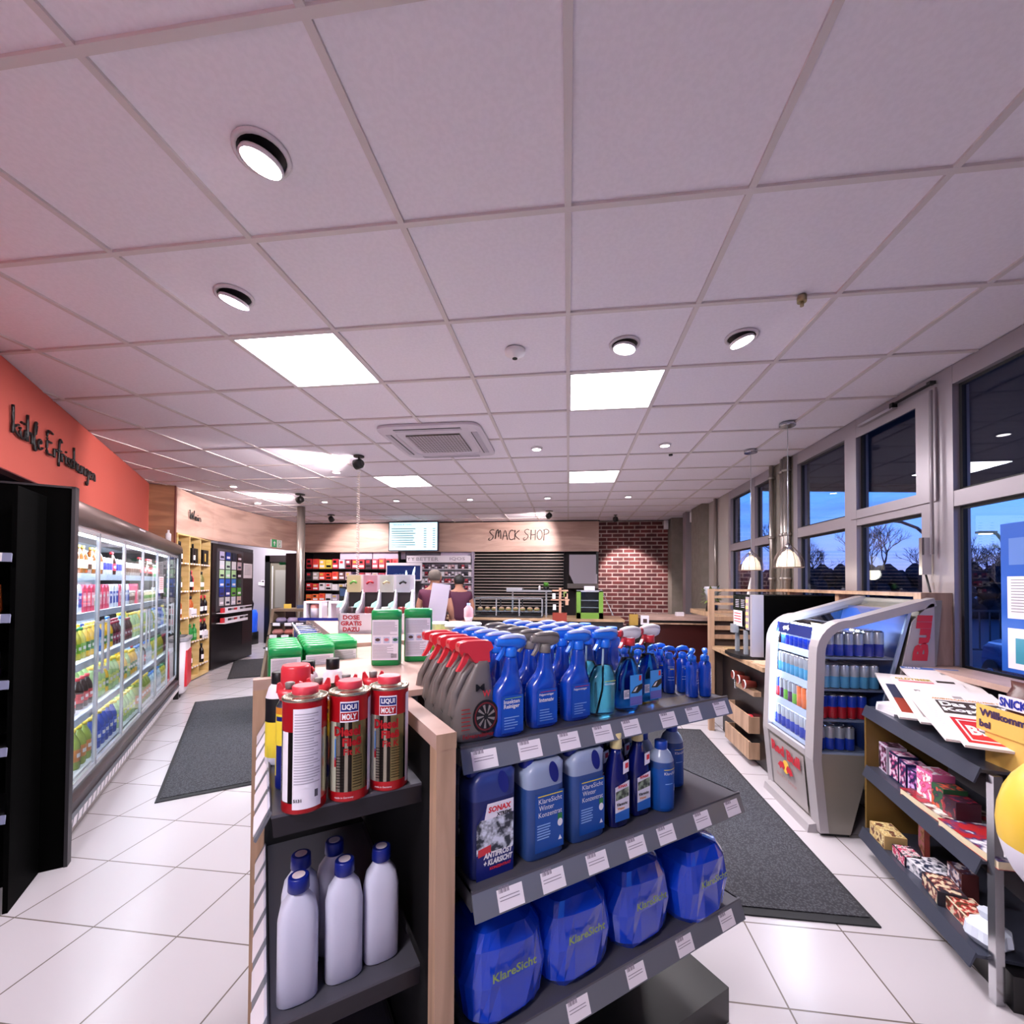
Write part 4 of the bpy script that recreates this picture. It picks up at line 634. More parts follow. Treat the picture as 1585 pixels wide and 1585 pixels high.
for z, s, nm, kinds in rows:
    for d in range(1, 6):
        a, b = edges[d], edges[d + 1]; n = 7 if nm != 'bottom' else 6
        mixk = [kinds[d - 1], kinds[d], random.choice(kinds)]
        for i in range(n):
            kn = mixk[0 if i < 3 else (1 if i < 6 else 2)]
            for rr in range(2 if z < 1.2 and d < 4 else 1):
                t = a + .045 + (b - a - .09) * i / (n - 1); DR[kn].place(ST(s - .02 - rr * .09, t, z + .001), A1 + PI / 2, '%s, %s shelf of the long fridge, %s door' % (kn, nm, ORD[d]), DR[kn].name.replace('_', ' '), '%s on the %s fridge shelf, %s door' % (kn, nm, ORD[d]))
        # the small visible part of the first door next to the black panel
    for i in range(3): DR[kinds[0]].place(ST(s - .02, 3.72 + i * .09, z + .001), A1 + PI / 2, '%s on the %s fridge shelf beside the black panel' % (kinds[0], nm), DR[kinds[0]].name.replace('_', ' '), '%s by the black panel, %s fridge shelf' % (kinds[0], nm))
mb = MB(); mb.loft([(0, 0, 0, .03, .02), (.10, 0, 0, .03, .02), (.12, 0, 0, .012, .012), (.15, 0, 0, .012, .012)], white, 14); one('salt_figure', mb, ST(-1.05, 7.0, 2.05), A1, 'small white bottle standing on top of the fridge canopy at its far end', 'bottle')
# tall black panel and black rack at the left edge
mb = MB(); mb.box(-1.84, -.905, 3.285, 3.33, 0, 2.06, mat('gloss_black', '010101', .7, spec=.04)); mb.box(-.915, -.90, 3.28, 3.335, 0, 2.065, mat('panel_edge', '1a161c', .4)); mb.box(-1.85, -.90, 3.28, 3.335, 2.055, 2.066, mat('panel_edge')); one('black_side_panel', mb, (0, 0, 0), A1, 'tall glossy black panel at the near end of the fridge', 'panel')
rk = link('black_wall_rack', None, None, (0, 0, 0), A1); tag(rk, 'black shelving rack at the left edge with five narrow pale price rails', 'rack')
mb = MB(); mb.box(-2.2, -1.012, 3.22, 3.28, 0, 2.0, mat('gloss_black')); mb.box(-1.03, -1.012, 2.96, 3.22, 0, 2.0, mat('gloss_black')); link('back_panel', mb.mesh('back_panel'), rk)
for z in (1.672, 1.39, 1.085, .778, .471):
    mb = MB(); mb.box(-2.2, -1.03, 2.92, 3.22, z - .01, z, black); o = link('shelf', mb.mesh('shelf'), rk); g = MB(); g.prism([(2.91, z + .005), (2.905, z - .035), (2.912, z - .037), (2.918, z)], -2.2, -1.01, mat('rail_lilac', '8084a0', .4), 'x'); link('price_rail', g.mesh('price_rail'), o)
    for k in range(6): g = MB(); q = -1.10 - k * .15; g.prism([(2.9085, z + .005), (2.9035, z - .035), (2.9045, z - .035), (2.9095, z + .005)], q, q + .06, paper, 'x'); link('price_tag', g.mesh('price_tag'), o)
for z, m, l in ((1.39, c_('orange_pack', 'c8602a'), 'orange packet on the second rail of the black rack'), (.778, c_('orange_pack2', 'd87a3a'), 'orange packet on the fourth rail of the black rack'), (1.085, c_('purple_pack', '4a2050'), 'purple packet on the third rail of the black rack')):
    mb = MB(); mb.loft([(0, 0, 0, .05, .02), (.02, 0, 0, .055, .03), (.12, 0, 0, .05, .025), (.14, 0, 0, .05, .004)], m, 14, 4); one('snack_packet', mb, ST(-1.12, 2.99, z), A1, l, 'packet')
# sign lettering from single strokes
G = {'k': (.45, [[(0, 1.5), (.02, .75), (0, 0)], [(.38, .62), (.06, .32), (.4, 0)]]), 'u2': (.5, [[(.02, .55), (.03, .12), (.15, 0), (.3, .12), (.36, .55)], [(.36, .3), (.42, 0)], [(.1, .82), (.12, .9)], [(.3, .84), (.32, .92)]]), 'h': (.45, [[(0, 1.5), (.02, 0)], [(.02, .35), (.18, .58), (.3, .45), (.34, 0)]]),
     'l': (.28, [[(.12, .7), (.2, 1.35), (.1, 1.3), (.04, .4), (.1, -.25), (.2, 0)]]), 'e': (.4, [[(.04, .28), (.28, .38), (.2, .56), (.05, .4), (.08, .08), (.22, 0), (.38, .14)]]), 'E': (.62, [[(.5, 1.42), (.08, 1.4), (.04, .75), (.06, .05), (.5, .08)], [(.05, .78), (.4, .8)]]), 'r': (.32, [[(.02, .56), (.05, 0)], [(.05, .38), (.16, .55), (.3, .5)]]),
     'f': (.36, [[(.38, 1.25), (.24, 1.4), (.14, 1.0), (.12, -.4)], [(0, .62), (.34, .66)]]), 'i': (.22, [[(.08, .55), (.1, 0)], [(.1, .8), (.12, .86)]]), 's': (.34, [[(.28, .54), (.08, .5), (.12, .3), (.28, .14), (.2, 0), (0, .04)]]), 'c': (.34, [[(.3, .5), (.14, .58), (.04, .3), (.12, .02), (.32, .1)]]), 'n': (.46, [[(.02, .56), (.04, 0)], [(.04, .36), (.2, .56), (.32, .44), (.36, 0)]]),
     'u': (.44, [[(.02, .56), (.03, .1), (.16, 0), (.3, .14), (.34, .56)], [(.34, .3), (.4, 0)]]), 'g': (.42, [[(.3, .5), (.12, .56), (.04, .3), (.14, .06), (.3, .3), (.32, .56), (.3, -.4), (.16, -.6), (.02, -.42)]]), 'W': (.7, [[(0, 1.35), (.14, 0), (.32, 1.0), (.44, 0), (.66, 1.4)]]), ' ': (.3, []),
     'S': (.62, [[(.5, 1.0), (.36, 1.08), (.12, .92), (.2, .66), (.42, .42), (.34, .12), (.1, -.05), (0, .1), (.14, .2)]]), 'N': (.62, [[(0, .1), (.1, .95)], [(.1, .9), (.26, 1.05), (.28, .3)], [(.28, .6), (.44, 1.0), (.5, .1)]]), 'A': (.56, [[(.02, 0), (.26, 1.0), (.48, 0)], [(.1, .38), (.44, .4)]]), 'C': (.52, [[(.44, .92), (.24, 1.0), (.05, .6), (.1, .12), (.3, 0), (.46, .12)]]),
     'K': (.5, [[(.06, 1.0), (.04, 0)], [(.46, .98), (.08, .48), (.46, .02)]]), 'H': (.56, [[(.08, 1.0), (.04, 0)], [(.46, 1.0), (.42, -.05)], [(.06, .48), (.46, .52)]]), 'O': (.58, [[(.28, 1.0), (.06, .7), (.08, .2), (.28, 0), (.48, .3), (.46, .8), (.28, 1.0)]]), 'P': (.5, [[(.1, 1.0), (.06, -.1)], [(.0, .95), (.3, 1.05), (.5, .85), (.38, .6), (.08, .52)]])}
def lettering(seq, h, r, step=1.0, flat=1.0):
    mb = MB(); x = 0
    for ch in seq:
        wd, st_ = G[ch]
        for s_ in st_:
            P = []
            for i in range(len(s_) - 1):
                p0 = s_[max(i - 1, 0)]; p1, p2 = s_[i], s_[i + 1]; p3 = s_[min(i + 2, len(s_) - 1)]
                for t in (0, .25, .5, .75): P.append(tuple(.5 * ((2 * p1[k]) + (-p0[k] + p2[k]) * t + (2 * p0[k] - 5 * p1[k] + 4 * p2[k] - p3[k]) * t * t + (-p0[k] + 3 * p1[k] - 3 * p2[k] + p3[k]) * t ** 3) for k in (0, 1)))
            P.append(s_[-1]); mb.tube([((x + p[0] * step) * h, 0, p[1] * h) for p in P], r, black, 6)
        x += wd * step
    return mb, x * h
mb, wd = lettering(['k', 'u2', 'h', 'l', 'e', ' ', 'E', 'r', 'f', 'r', 'i', 's', 'c', 'h', 'u', 'n', 'g', 'e', 'n'], .118, .0085, 1.55)
o = one('wall_lettering', mb, ST(-1.375, 3.93, 2.475), A1 + PI / 2, 'black handwritten lettering spelling kühle Erfrischungen on the coral wall', 'lettering')
o.scale = (1.57 / wd, 1, 1)
mb, wd = lettering(['W', 'e', 'i', 'n'], .10, .008, 1.5); o = one('wall_lettering', mb, (-5.685, 5.96, 2.50), math.atan2(.93, -.37) - 0 , 'black handwritten lettering spelling Wein on the oak fascia', 'lettering'); o.scale = (1.5, 1, 1)
# chest freezer
fz = link('chest_freezer', None, None, (0, 0, 0), A1); tag(fz, 'small white and red ice-cream chest freezer with glass top beyond the long fridge', 'freezer')
mb = MB(); mb.loft([(.05, -1.17, 7.50, .27, .235), (.08, -1.17, 7.50, .28, .24), (.74, -1.17, 7.50, .30, .25)], mat('freezer_white', 'd0ccd4', .35), 24, 7); link('body', mb.mesh('body'), fz)
mb = MB(); mb.box(-.895, -.868, 7.30, 7.70, .14, .62, redp); mb.box(-1.35, -.95, 7.245, 7.262, .12, .70, redp); mb.lathe([(.0, 0)] * 2, redp, 3) if False else None; link('red_panel', mb.mesh('red_panel'), fz)
mb = MB(); R_ = lambda rx, ry, z: [(x, y, z) for x, y in superring(-1.17, 7.50, rx, ry, 28, 6)]; mb.rings([R_(.30, .25, .74), R_(.32, .262, .75), R_(.32, .262, .79), R_(.27, .22, .80), R_(.27, .22, .75)], mat('freezer_rim', '9a98a0', .4), cap0=False, cap1=False, smooth=False); link('rim', mb.mesh('rim'), fz)
mb = MB(); mb.box(-1.44, -.90, 7.28, 7.72, .77, .775, doorg); link('glass_lid', mb.mesh('glass_lid'), fz)
mb = MB(); mb.box(-1.40, -.94, 7.30, 7.70, .742, .76, mat('ice_cream', 'c0a890', .6, kind='noise', c2='8a4a3a', s=30)); link('contents', mb.mesh('contents'), fz)
for i in range(4): mb = MB(); mb.cyl(-1.37 + .40 * (i % 2), 7.33 + .34 * (i // 2), 0, .06, .03, black, 12); link('foot', mb.mesh('foot'), fz)
# wine shelf
maple = mat('maple', 'd8bc84', .5, kind='wood', c2='c8a868', sc=(2, 2, 8)); WA = math.atan2(1.13, -.48)   # along the front
ws = link('wine_shelf', None, None, (-5.57, 5.64, 0), WA); tag(ws, 'pale maple wine shelf with square compartments left of the black card rack', 'shelf')
def W(u, d, z): c, s = math.cos(WA), math.sin(WA); return (-5.57 + c * u - s * d, 5.64 + s * u + c * d, z)
mb = MB(); mb.box(0, 1.22, .36, .38, .05, 2.25, maple); mb.box(0, 1.22, 0, .36, .02, .06, maple); mb.box(0, 1.22, 0, .36, 2.23, 2.25, maple); link('back', mb.mesh('back'), ws)
for u in (0, .40, .80, 1.205): mb = MB(); mb.box(u, u + .02, 0, .36, .02, 2.245, maple); link('divider', mb.mesh('divider'), ws)
wz = (1.83, 1.41, 1.01, .62, .22)
for z in wz: mb = MB(); mb.box(.01, 1.21, .002, .36, z - .02, z, maple); o = link('shelf_board', mb.mesh('shelf_board'), ws); g = MB(); [g.quad((q, -.001, z - .025), (q + .05, -.001, z - .025), (q + .05, -.001, z), (q, -.001, z), paper) for q in (.03, .12, .25, .33, .45, .55, .65, .74, .85, .95, 1.05, 1.13)]; link('price_tags', g.mesh('price_tags'), o)
def wine(bodyc, capc, lab, h=.31, r=.037):
    k = Kit('wine_bottle'); b = MB(); b.lathe([(r * .92, 0), (r, .008), (r, h * .6), (r * .75, h * .70), (r * .38, h * .78), (r * .36, h * .84)], bodyc, 16); k.part('body', b); c = MB(); c.lathe([(r * .40, h * .84), (r * .42, h)], capc, 12); k.part('cap', c); l = MB(); l.cylpatch(r * 1.02, -1.2, 1.2, h * .18, h * .42, lab, 8); k.part('label', l); return k
wk = {'d': wine(c_('wine_dark', '120a10', .15), c_('cap_black', '101014', .3), tinwhite), 'r': wine(c_('rose_wine', 'a8283c', .15), redp, c_('rose_lab', 'e8c8c8')), 'rc': wine(c_('wine_dark'), redp, tinwhite), 'g': wine(c_('wine_green', '2a7a3a', .15), c_('wine_green'), c_('green_lab', '6aa86a'), .26), 'w': wine(c_('white_wine', '6a6a3a', .15), c_('cap_black'), tinwhite, .30), 'o': wine(c_('orange_wine', 'a8542a', .15), c_('cap_black'), tinwhite)}
wn = {'d': 'dark wine bottle', 'r': 'rosé red wine bottle', 'rc': 'dark wine bottle with red cap', 'g': 'green bottle', 'w': 'olive wine bottle with white label', 'o': 'orange-brown wine bottle'}
colz = ['left', 'middle', 'right']
for lv, (z, nm) in enumerate(zip(wz, ['top', 'second', 'third', 'fourth', 'bottom'])):
    lay = [[(0, 'dd'), (1, 'd'), (2, '')], [(0, 'rw'), (1, 'dr'), (2, 'ww')], [(0, 'oo'), (1, 'oo'), (2, ['rc', 'rc', 'rc'])], [(0, 'gg'), (1, 'ggg'), (2, ['rc', 'rc', 'rc'])], [(0, 'd'), (1, 'rw'), (2, 'd')]][lv]
    for ccol, ks in lay:
        for i, q in enumerate(ks):
            u = .40 * ccol + .15 + i * .09 + (.08 if len(ks) == 1 else 0); wk[q].place(W(u, .045 + .02 * (i % 2), z), WA, '%s, %s column of wine shelf, %s row, %s from left' % (wn[q], colz[ccol], nm, ORD[i]), 'bottle')
for u, m, l in ((.50, black, 'black wine gift box in the top row, middle column'), (.92, black, 'black wine gift box in the top row, right column')):
    mb = MB(); mb.box(0, .22, 0, .12, 0, .24, m); mb.box(.06, .11, -.002, 0, .05, .18, mat('gold')); mb.text('WEIN', (.11, -.003, .2), .1, mat('gold')) if False else None; one('gift_box', mb, W(u + .05, .02, 1.83), WA, l, 'box')
for u, z, l in ((.45, 1.01, 'white label carton before the orange-brown bottles, third row'), (.93, .62, 'white label carton under the red-capped bottles, fourth row')):
    mb = MB(); mb.box(0, .20, 0, .03, 0, .11, tinwhite); mb.quad((.01, -.001, .02), (.19, -.001, .02), (.19, -.001, .03), (.01, -.001, .03), ink); one('label_carton', mb, W(u + .05, .0, z), WA, l, 'carton')
# black gift card rack
CA = math.atan2(1.55, -.46); cr = link('card_rack', None, None, (-6.13, 6.90, 0), CA); tag(cr, 'black cabinet wall with hanging gift cards right of the wine shelf', 'rack')
mb = MB(); mb.box(0, 1.66, 0, .10, .02, 2.22, mat('cab_black', '120c10', .35)); mb.box(1.18, 1.66, -.004, 0, .3, 2.15, mat('cab_brown', '2c1a1c', .4)); link('cabinet', mb.mesh('cabinet'), cr)
mb = MB(); mb.box(.14, 1.15, -.02, 0, 1.02, 2.14, mat('board_grey', '4c484e', .5)); link('board', mb.mesh('board'), cr)
def Q(u, d, z): c, s = math.cos(CA), math.sin(CA); return (-6.13 + c * u - s * d, 6.90 + s * u + c * d, z)
ccs = [['b8b4d8', '1c3c9a', '20283c', '3a2020'], ['d8dce8', 'c0dcc8', 'e0e0e4', 'c8b0b8'], ['b8d8a8', 'a8d8b0', 'b0d8a0', '241a20'], ['3a6ac8', '2a5ac0', '4a80d0', '2a4030'], ['2a3a8a', '28388a', '6aa84a', '58a040'], ['a8a4ac', 'd0ccd0', 'c8c8d8', 'c8b0a8']]
cn = ['top', 'second', 'third', 'fourth', 'fifth', 'sixth']
for r in range(6):
    for q in range(4):
        mb = MB(); m = c_('card_' + ccs[r][q], ccs[r][q]); mb.box(0, .16, -.008, 0, 0, .15, m); mb.box(.02, .14, -.0095, -.008, .03, .07, tinwhite if (r + q) % 2 else c_('card_dk', '2c2c48')); o = one('gift_card', mb, Q(.17 + q * .23, -.035, 1.94 - r * .165), CA, 'gift card, %s from the left in the %s row of the black card rack' % (ORD[q], cn[r]), 'card', 'gift cards')
for z in (.98, .80):
    mb = MB(); mb.box(0, 1.1 - (.98 - z), -.14, 0, 0, .012, white); mb.box(0, 1.1 - (.98 - z), -.145, -.14, 0, .05, tinwhite); mb.box(0, 1.1 - (.98 - z), -.145, -.14, .09, .11, tinwhite); one('card_tray', mb, Q(.14, -.01, z), CA, 'white tray of small packets low on the black card rack, ' + ('upper one' if z > .9 else 'lower one'), 'tray')
    for k in range(8):
        g = MB(); g.box(0, .10, -.03, .0, 0, .085, [redp, tinwhite, c_('box_dk', '3c3038'), c_('box_gr', '9a98a0')][k % 4]); one('small_packet', g, Q(.17 + k * .12, -.06, z + .012), CA, 'small packet, %s from the left in the %s white tray of the card rack' % (ORD[k], 'upper' if z > .9 else 'lower'), 'packet', 'small packets in white trays')
mb = MB(); mb.box(0, .40, -.003, 0, 0, .30, paper); [mb.quad((.04, -.004, .26 - k * .03), (.34, -.004, .26 - k * .03), (.34, -.004, .253 - k * .03), (.04, -.004, .253 - k * .03), ink) for k in range(7)]; one('paper_notice', mb, Q(1.20, -.006, 1.62), CA, 'white paper notice on the dark cabinet right of the gift cards', 'notice')
# signs, door and wall things in the recess
exg = mat('exit_green', '2c8a54', .5, emit=.25, ecol='2c8a54')
def exitsign(loc, rz, label, w=.32, h=.16, arrow=0):
    k = MB(); k.box(-w / 2, w / 2, 0, .03, -h / 2, h / 2, white if arrow == 0 else exg); t = link('exit_sign', k.mesh('panel'), None, loc, rz); tag(t, label, 'sign')
    g = MB(); 
    if arrow == 0: g.box(-w / 2, 0, -.002, 0, -h / 2, h / 2, exg); g.box(w * .12, w * .38, -.002, 0, -h * .42, h * .42, exg); g.box(w * .16, w * .34, -.003, -.002, -h * .36, h * .36, white); g.tube([(w * .2, -.004, -.04), (w * .24, -.004, 0), (w * .22, -.004, .03)], .008, exg, 5)
    cx = -w * .25 if arrow == 0 else 0
    if arrow == 0: g.add([(cx - .012, -.004, -.05), (cx + .012, -.004, -.05), (cx + .012, -.004, 0), (cx + .04, -.004, 0), (cx, -.004, .05), (cx - .04, -.004, 0), (cx - .012, -.004, 0)], [(0, 1, 2, 3, 4, 5, 6)], white)
    else: g.add([(.06, -.002, -.012), (.06, -.002, .012), (0, -.002, .012), (0, -.002, .04), (-.06, -.002, 0), (0, -.002, -.04), (0, -.002, -.012)], [(0, 1, 2, 3, 4, 5, 6)], white)
    link('pictogram', g.mesh('pictogram'), t)
exitsign((-6.12, 8.57, 2.36), PI / 2 - .0, 'green and white exit sign with upward arrow on the curved oak fascia'); exitsign((-7.14, 10.27, 2.08), 0, 'small green exit arrow sign above the dark door', .24, .2, 1)
dr = MB(); dr.box(-7.63, -7.50, 10.24, 10.31, 0, 2.2, black); dr.box(-6.75, -6.62, 10.24, 10.31, 0, 2.2, black); dr.box(-7.63, -6.62, 10.24, 10.31, 2.05, 2.22, mat('door_dark', '1e1214', .5)); struct('door_1', dr)
mb = MB(); mb.box(-7.50, -6.75, 10.27, 10.30, 0, 2.05, mat('door_leaf', '6a6458', .6)); mb.box(-7.36, -7.0, 10.262, 10.27, .9, 1.85, mat('door_pane', '8c8a84', .3)); mb.box(-7.44, -7.42, 10.25, 10.27, .85, 1.95, white); struct('door_2', mb)
mb = MB(); mb.box(0, .10, -.03, 0, -.07, .07, tinwhite); mb.box(.02, .08, -.032, -.03, .02, .05, black); one('thermostat', mb, (-7.75, 10.3, 1.52), 0, 'small white wall control with dark display left of the dark door', 'switch')
mb = MB(); mb.box(0, .08, -.015, 0, 0, .08, tinwhite); one('wall_switch', mb, (-7.84, 10.3, 1.46), 0, 'white wall switch just left of the control with dark display', 'switch')
wd_ = link('water_dispenser', None, None, (-7.85, 10.05, 0), 0); tag(wd_, 'blue and black dispenser on the floor by the white wall left of the door', 'dispenser')
mb = MB(); mb.loft([(.3, 0, 0, .12, .12), (.75, 0, 0, .13, .13), (.85, 0, 0, .10, .10)], mat('disp_blue', '2a5ae0', .2, emit=.35), 18, 4); link('tank', mb.mesh('tank'), wd_); mb = MB(); mb.loft([(0, 0, 0, .14, .14), (.3, 0, 0, .14, .14)], black, 18, 5); mb.loft([(.85, 0, 0, .04, .04), (1.0, -.02, 0, .09, .05), (1.1, 0, 0, .03, .03)], black, 12); link('base', mb.mesh('base'), wd_)
# floor mats
mt = mat('mat_grey', '4a4a50', .95, kind='speck', c2='2c2c32', s=95); me_ = mat('mat_edge', '1c1c20', .8)
def rug(poly, label, th=.012):
    mb = MB(); mb.prism(poly, .001, th * .6, me_, 'z'); c = Vector((sum(p[0] for p in poly) / len(poly), sum(p[1] for p in poly) / len(poly))); t = link('floor_mat', mb.mesh('border'), None, (0, 0, 0)); tag(t, label, 'mat')
    q = []
    for p in poly: d = Vector(p) - c; q.append(tuple(c + d * (1 - .04 / d.length * 1.3)))
    g = MB(); g.prism(q, th * .5, th, mt, 'z'); link('pile', g.mesh('pile'), t)
def S(s, t): return ST(s, t)[:2]
rug([S(-.635, 3.91), S(-.735, 6.92), S(.75, 6.92), S(.75, 3.91)], 'dark grey ribbed floor mat in the aisle before the long fridge')
rug([S(-.47, 8.30), S(-.47, 10.2), S(.8, 10.2), S(.8, 8.25)], 'smaller grey floor mat farther down the aisle near the wine shelf')
rug([(.45, 2.2), (1.41, 2.2), (1.40, 4.9), (.45, 4.9)], 'dark grey ribbed floor mat in the right aisle before the drinks cooler')
# ---------------------------------------------------------------- back of the shop
bx = lambda x0, x1, y0, y1, z0, z1, m: MB().box(x0, x1, y0, y1, z0, z1, m)
one('dark_cabinet', bx(-6.38, -6.14, 9.25, 9.9, 0, 2.2, mat('cab_brown')), (0, 0, 0), 0, 'tall dark brown cabinet left of the steel pole at the back', 'cabinet')
# tobacco and snack wall
tb = link('tobacco_shelf', None, None, (-6.08, 9.46, 0)); tag(tb, 'black wall shelf with four rows of red and orange packs right of the steel pole', 'shelf')
mb = MB(); mb.box(0, 2.3, .36, .40, .8, 2.24, mat('shelf_back_dark', '2c2026', .5)); mb.box(0, .02, 0, .4, 0, 2.24, black); mb.box(2.28, 2.3, 0, .4, 0, 2.24, black); mb.box(0, 2.3, .02, .4, 0, .8, mat('counter_dark', '241c22', .5)); link('case', mb.mesh('case'), tb)
for z in (1.86, 1.60, 1.36, 1.11): link('shelf_board', bx(.02, 2.28, 0, .36, z - .025, z, black).mesh('shelf_board'), tb)
rowc = [['c83038', 'd84a38', 'e8c050', 'd8c04a', 'c03040', 'c8ccd8', '8a3040', 'b03a48', 'd0454a', '503040', 'c85060', 'd85a60', 'c84048', 'e06a6a'], ['40383c', 'b0a8a0', 'e0483a', 'd8402e', 'e05a44', '6a4a4a', 'c8a8b8', '504060', '9a3a4a', 'd8a0b0', 'd0b8c8', 'c8506a', 'e8a8b8', 'd8889a'],
        ['c82c34', 'd03a40', 'dcd4d8', 'd8d0d4', 'e0dce0', 'd0c8d0', 'cfc8cc', '403848', '3a3440', '6a6070', '4a4450', '5a5060', 'c8c0c8', 'b8b0bc'], ['e86a3a', 'f07a48', 'e8603a', 'd8d0d8', 'b8a8c0', 'c8a0b0', 'c8384a', '2a2e44', '3a3038', '403840', '4a4048', 'a8a0a8', 'c0b8c0', 'b0a8b0']]
rn = ['top', 'second', 'third', 'bottom']
for r, z in enumerate((1.86, 1.60, 1.36, 1.11)):
    for i, h in enumerate(rowc[r]):
        k = MB(); hh = (.24, .19, .17, .18)[r] * random.uniform(.85, 1); w_ = .135
        k.box(-w_ / 2, w_ / 2, -.03, .03, 0, hh, c_('pk_' + h, h, .45)); l = MB(); l.quad((-w_ * .4, -.031, hh * .15), (w_ * .4, -.031, hh * .15), (w_ * .4, -.031, hh * .4), (-w_ * .4, -.031, hh * .4), tinwhite if i % 3 else black); l.quad((-w_ * .35, -.031, hh * .6), (w_ * .2, -.031, hh * .6), (w_ * .2, -.031, hh * .85), (-w_ * .35, -.031, hh * .85), [black, redp, tinwhite, mat('gold')][(i + r) % 4])
        t = link('tobacco_pouch', k.mesh('pack'), None, (-5.96 + i * .160, 9.52, z)); tag(t, 'pack on the %s row of the black wall shelf, %s from the left' % (rn[r], (ORD + ['thirteenth', 'fourteenth'])[i]), 'pack', 'packs on the black wall shelf'); link('label', l.mesh('label'), t)
for i in range(4): one('lit_wall_panel', bx(-6.05 + .80 * i + .8, -6.05 + .80 * i + 1.58, 9.58, 9.60, 2.08, 2.235, mat('lilac_panel', 'c8bcd4' if i != 2 else '88808e', .5) if i != 2 else mat('lilac_panel2', '88808e', .5)), (0, 0, 0), 0, 'pale lilac wall panel under the fascia, %s from the left' % ORD[i], 'panel', 'pale wall panels')
# cigarette dispenser
cd = link('cigarette_dispenser', None, None, (-3.28, 9.46, 0)); tag(cd, 'silver cigarette dispenser with rows of small packs left of the roller shutter', 'dispenser')
mb = MB(); mb.box(0, 1.18, .10, .4, .5, 2.08, mat('disp_silver', '8a8890', .4, .3)); link('case', mb.mesh('case'), cd)
for r in range(7): link('pusher_rail', bx(0, 1.18, 0, .10, 1.86 - r * .155 - .02, 1.86 - r * .155, mat('disp_rail', 'b8b8c4', .3, .2)).mesh('pusher_rail'), cd)
for r in range(7):
    for i in range(15):
        h = random.choice(['d8d0d8', 'c8c0cc', 'a83040', '3a3444', 'd0a8b0', 'e0dce0', '5a4a5a', 'b0485a']); k = MB(); k.box(0, .06, 0, .08, 0, .09, c_('cg_' + h, h, .4)); k.quad((.008, -.001, .01), (.052, -.001, .01), (.052, -.001, .045), (.008, -.001, .045), black if i % 2 else tinwhite)
        one('cigarette_pack', k, (-3.25 + i * .076, 9.465, 1.86 - r * .155), 0, 'cigarette pack in the %s row of the silver dispenser' % ORD[r], 'cigarette pack', 'cigarette packs, %s dispenser row' % ORD[r])
mb = MB(); mb.box(0, 1.45, 0, .06, 0, .15, tinwhite); mb.text('BETTER', (.48, -.003, .075), .50, mat('letter_grey', '8a8690', .4), h=.075); mb.text('IQOS', (1.16, -.003, .075), .34, mat('letter_grey'), h=.075); mb.text('Y Y', (.10, -.003, .075), .16, black, h=.07); one('banner', mb, (-3.58, 9.40, 2.00), 0, 'white banner reading BETTER IQOS above the cigarette dispenser', 'sign')
mb = MB(); mb.box(-.02, .80, -.03, .02, -.03, .37, tinwhite); t = link('wall_screen', mb.mesh('bezel'), None, (-4.02, 9.40, 1.62)); tag(t, 'small dark screen with bottle picture between the packs and the cigarette dispenser', 'screen')
mb = MB(); mb.box(0, .77, -.035, -.03, 0, .31, mat('screen_blue', '10204c', .2, emit=.25, ecol='142a6a')); mb.loft([(.03, .45, -.037, .025, .001), (.14, .45, -.037, .022, .001), (.20, .45, -.037, .008, .001)], mat('screen_lit', 'c8e0f8', .3, emit=1.5), 10); mb.loft([(.05, .60, -.037, .03, .001), (.2, .63, -.037, .022, .001), (.28, .65, -.037, .008, .001)], mat('screen_lit'), 10); mb.text('iQOS', (.28, -.037, .10), .24, mat('screen_dim', '8ab0d8', .3), h=.05); link('display', mb.mesh('display'), t)
# lottery / magazine menu screen
t = link('menu_screen', MB().box(-.565, .565, -.02, .05, -.325, .325, mat('screen_frame', '101a3a', .3)).mesh('frame'), None, (-3.38, 9.28, 2.565)); tag(t, 'bright menu screen with price rows hanging above the till', 'screen')
mb = MB(); y = -.0215; mb.quad((-.545, y, -.305), (.545, y, -.305), (.545, y, .305), (-.545, y, .305), mat('screen_glow', 'd8f4fa', .3, emit=.62, ecol='ccf0fa')); pr_ = mat('screen_text', '4a8a9a', .5)
mb.text('Getränke & Snacks', (-.25, y - .001, .265), .42, mat('screen_title', '2a3a8a', .5), h=.03)
for k in range(9):
    z = .16 - k * .05; mb.quad((-.50, y - .001, z), (-.50 + [.55, .50, .55, .5, .52, .5, .54, .55, .35][k], y - .001, z), (-.50 + [.55, .50, .55, .5, .52, .5, .54, .55, .35][k], y - .001, z + .014), (-.50, y - .001, z + .014), pr_)
    for x in (.24, .44): mb.quad((x, y - .001, z), (x + .06, y - .001, z), (x + .06, y - .001, z + .014), (x, y - .001, z + .014), pr_)
link('display', mb.mesh('display'), t); mb = MB(); mb.box(-.02, .02, .02, .04, .325, .335, black); mb.box(-.3, .3, .01, .05, .325, .335, black); link('bracket', mb.mesh('bracket'), t)
# snack corner
mb = MB(); 
for k in range(19): z = 1.0 + k * .0665; mb.prism([(9.60, z), (9.585, z + .004), (9.60, z + .058), (9.62, z + .058)], -2.08, -.10, mat('slat_dark', '0c0809', .7, spec=.2), 'x'); mb.box(-2.08, -.10, 9.575, 9.60, z + .048, z + .062, mat('slat_light', 'b8a8a0', .4, .2))
mb.box(-2.08, -.10, 9.62, 9.64, .9, 2.25, black); one('roller_shutter', mb, (0, 0, 0), 0, 'dark horizontal roller shutter under the snack shop lettering', 'shutter')
mb, wd = lettering(['S', 'N', 'A', 'C', 'K', ' ', 'S', 'H', 'O', 'P'], .21, .007, 1.0); o = one('wall_lettering', mb, (-1.74, 9.488, 2.50), 0, 'thin black handwritten lettering spelling SNACK SHOP on the oak fascia', 'lettering'); o.scale = (1.32 / wd, 1, 1)
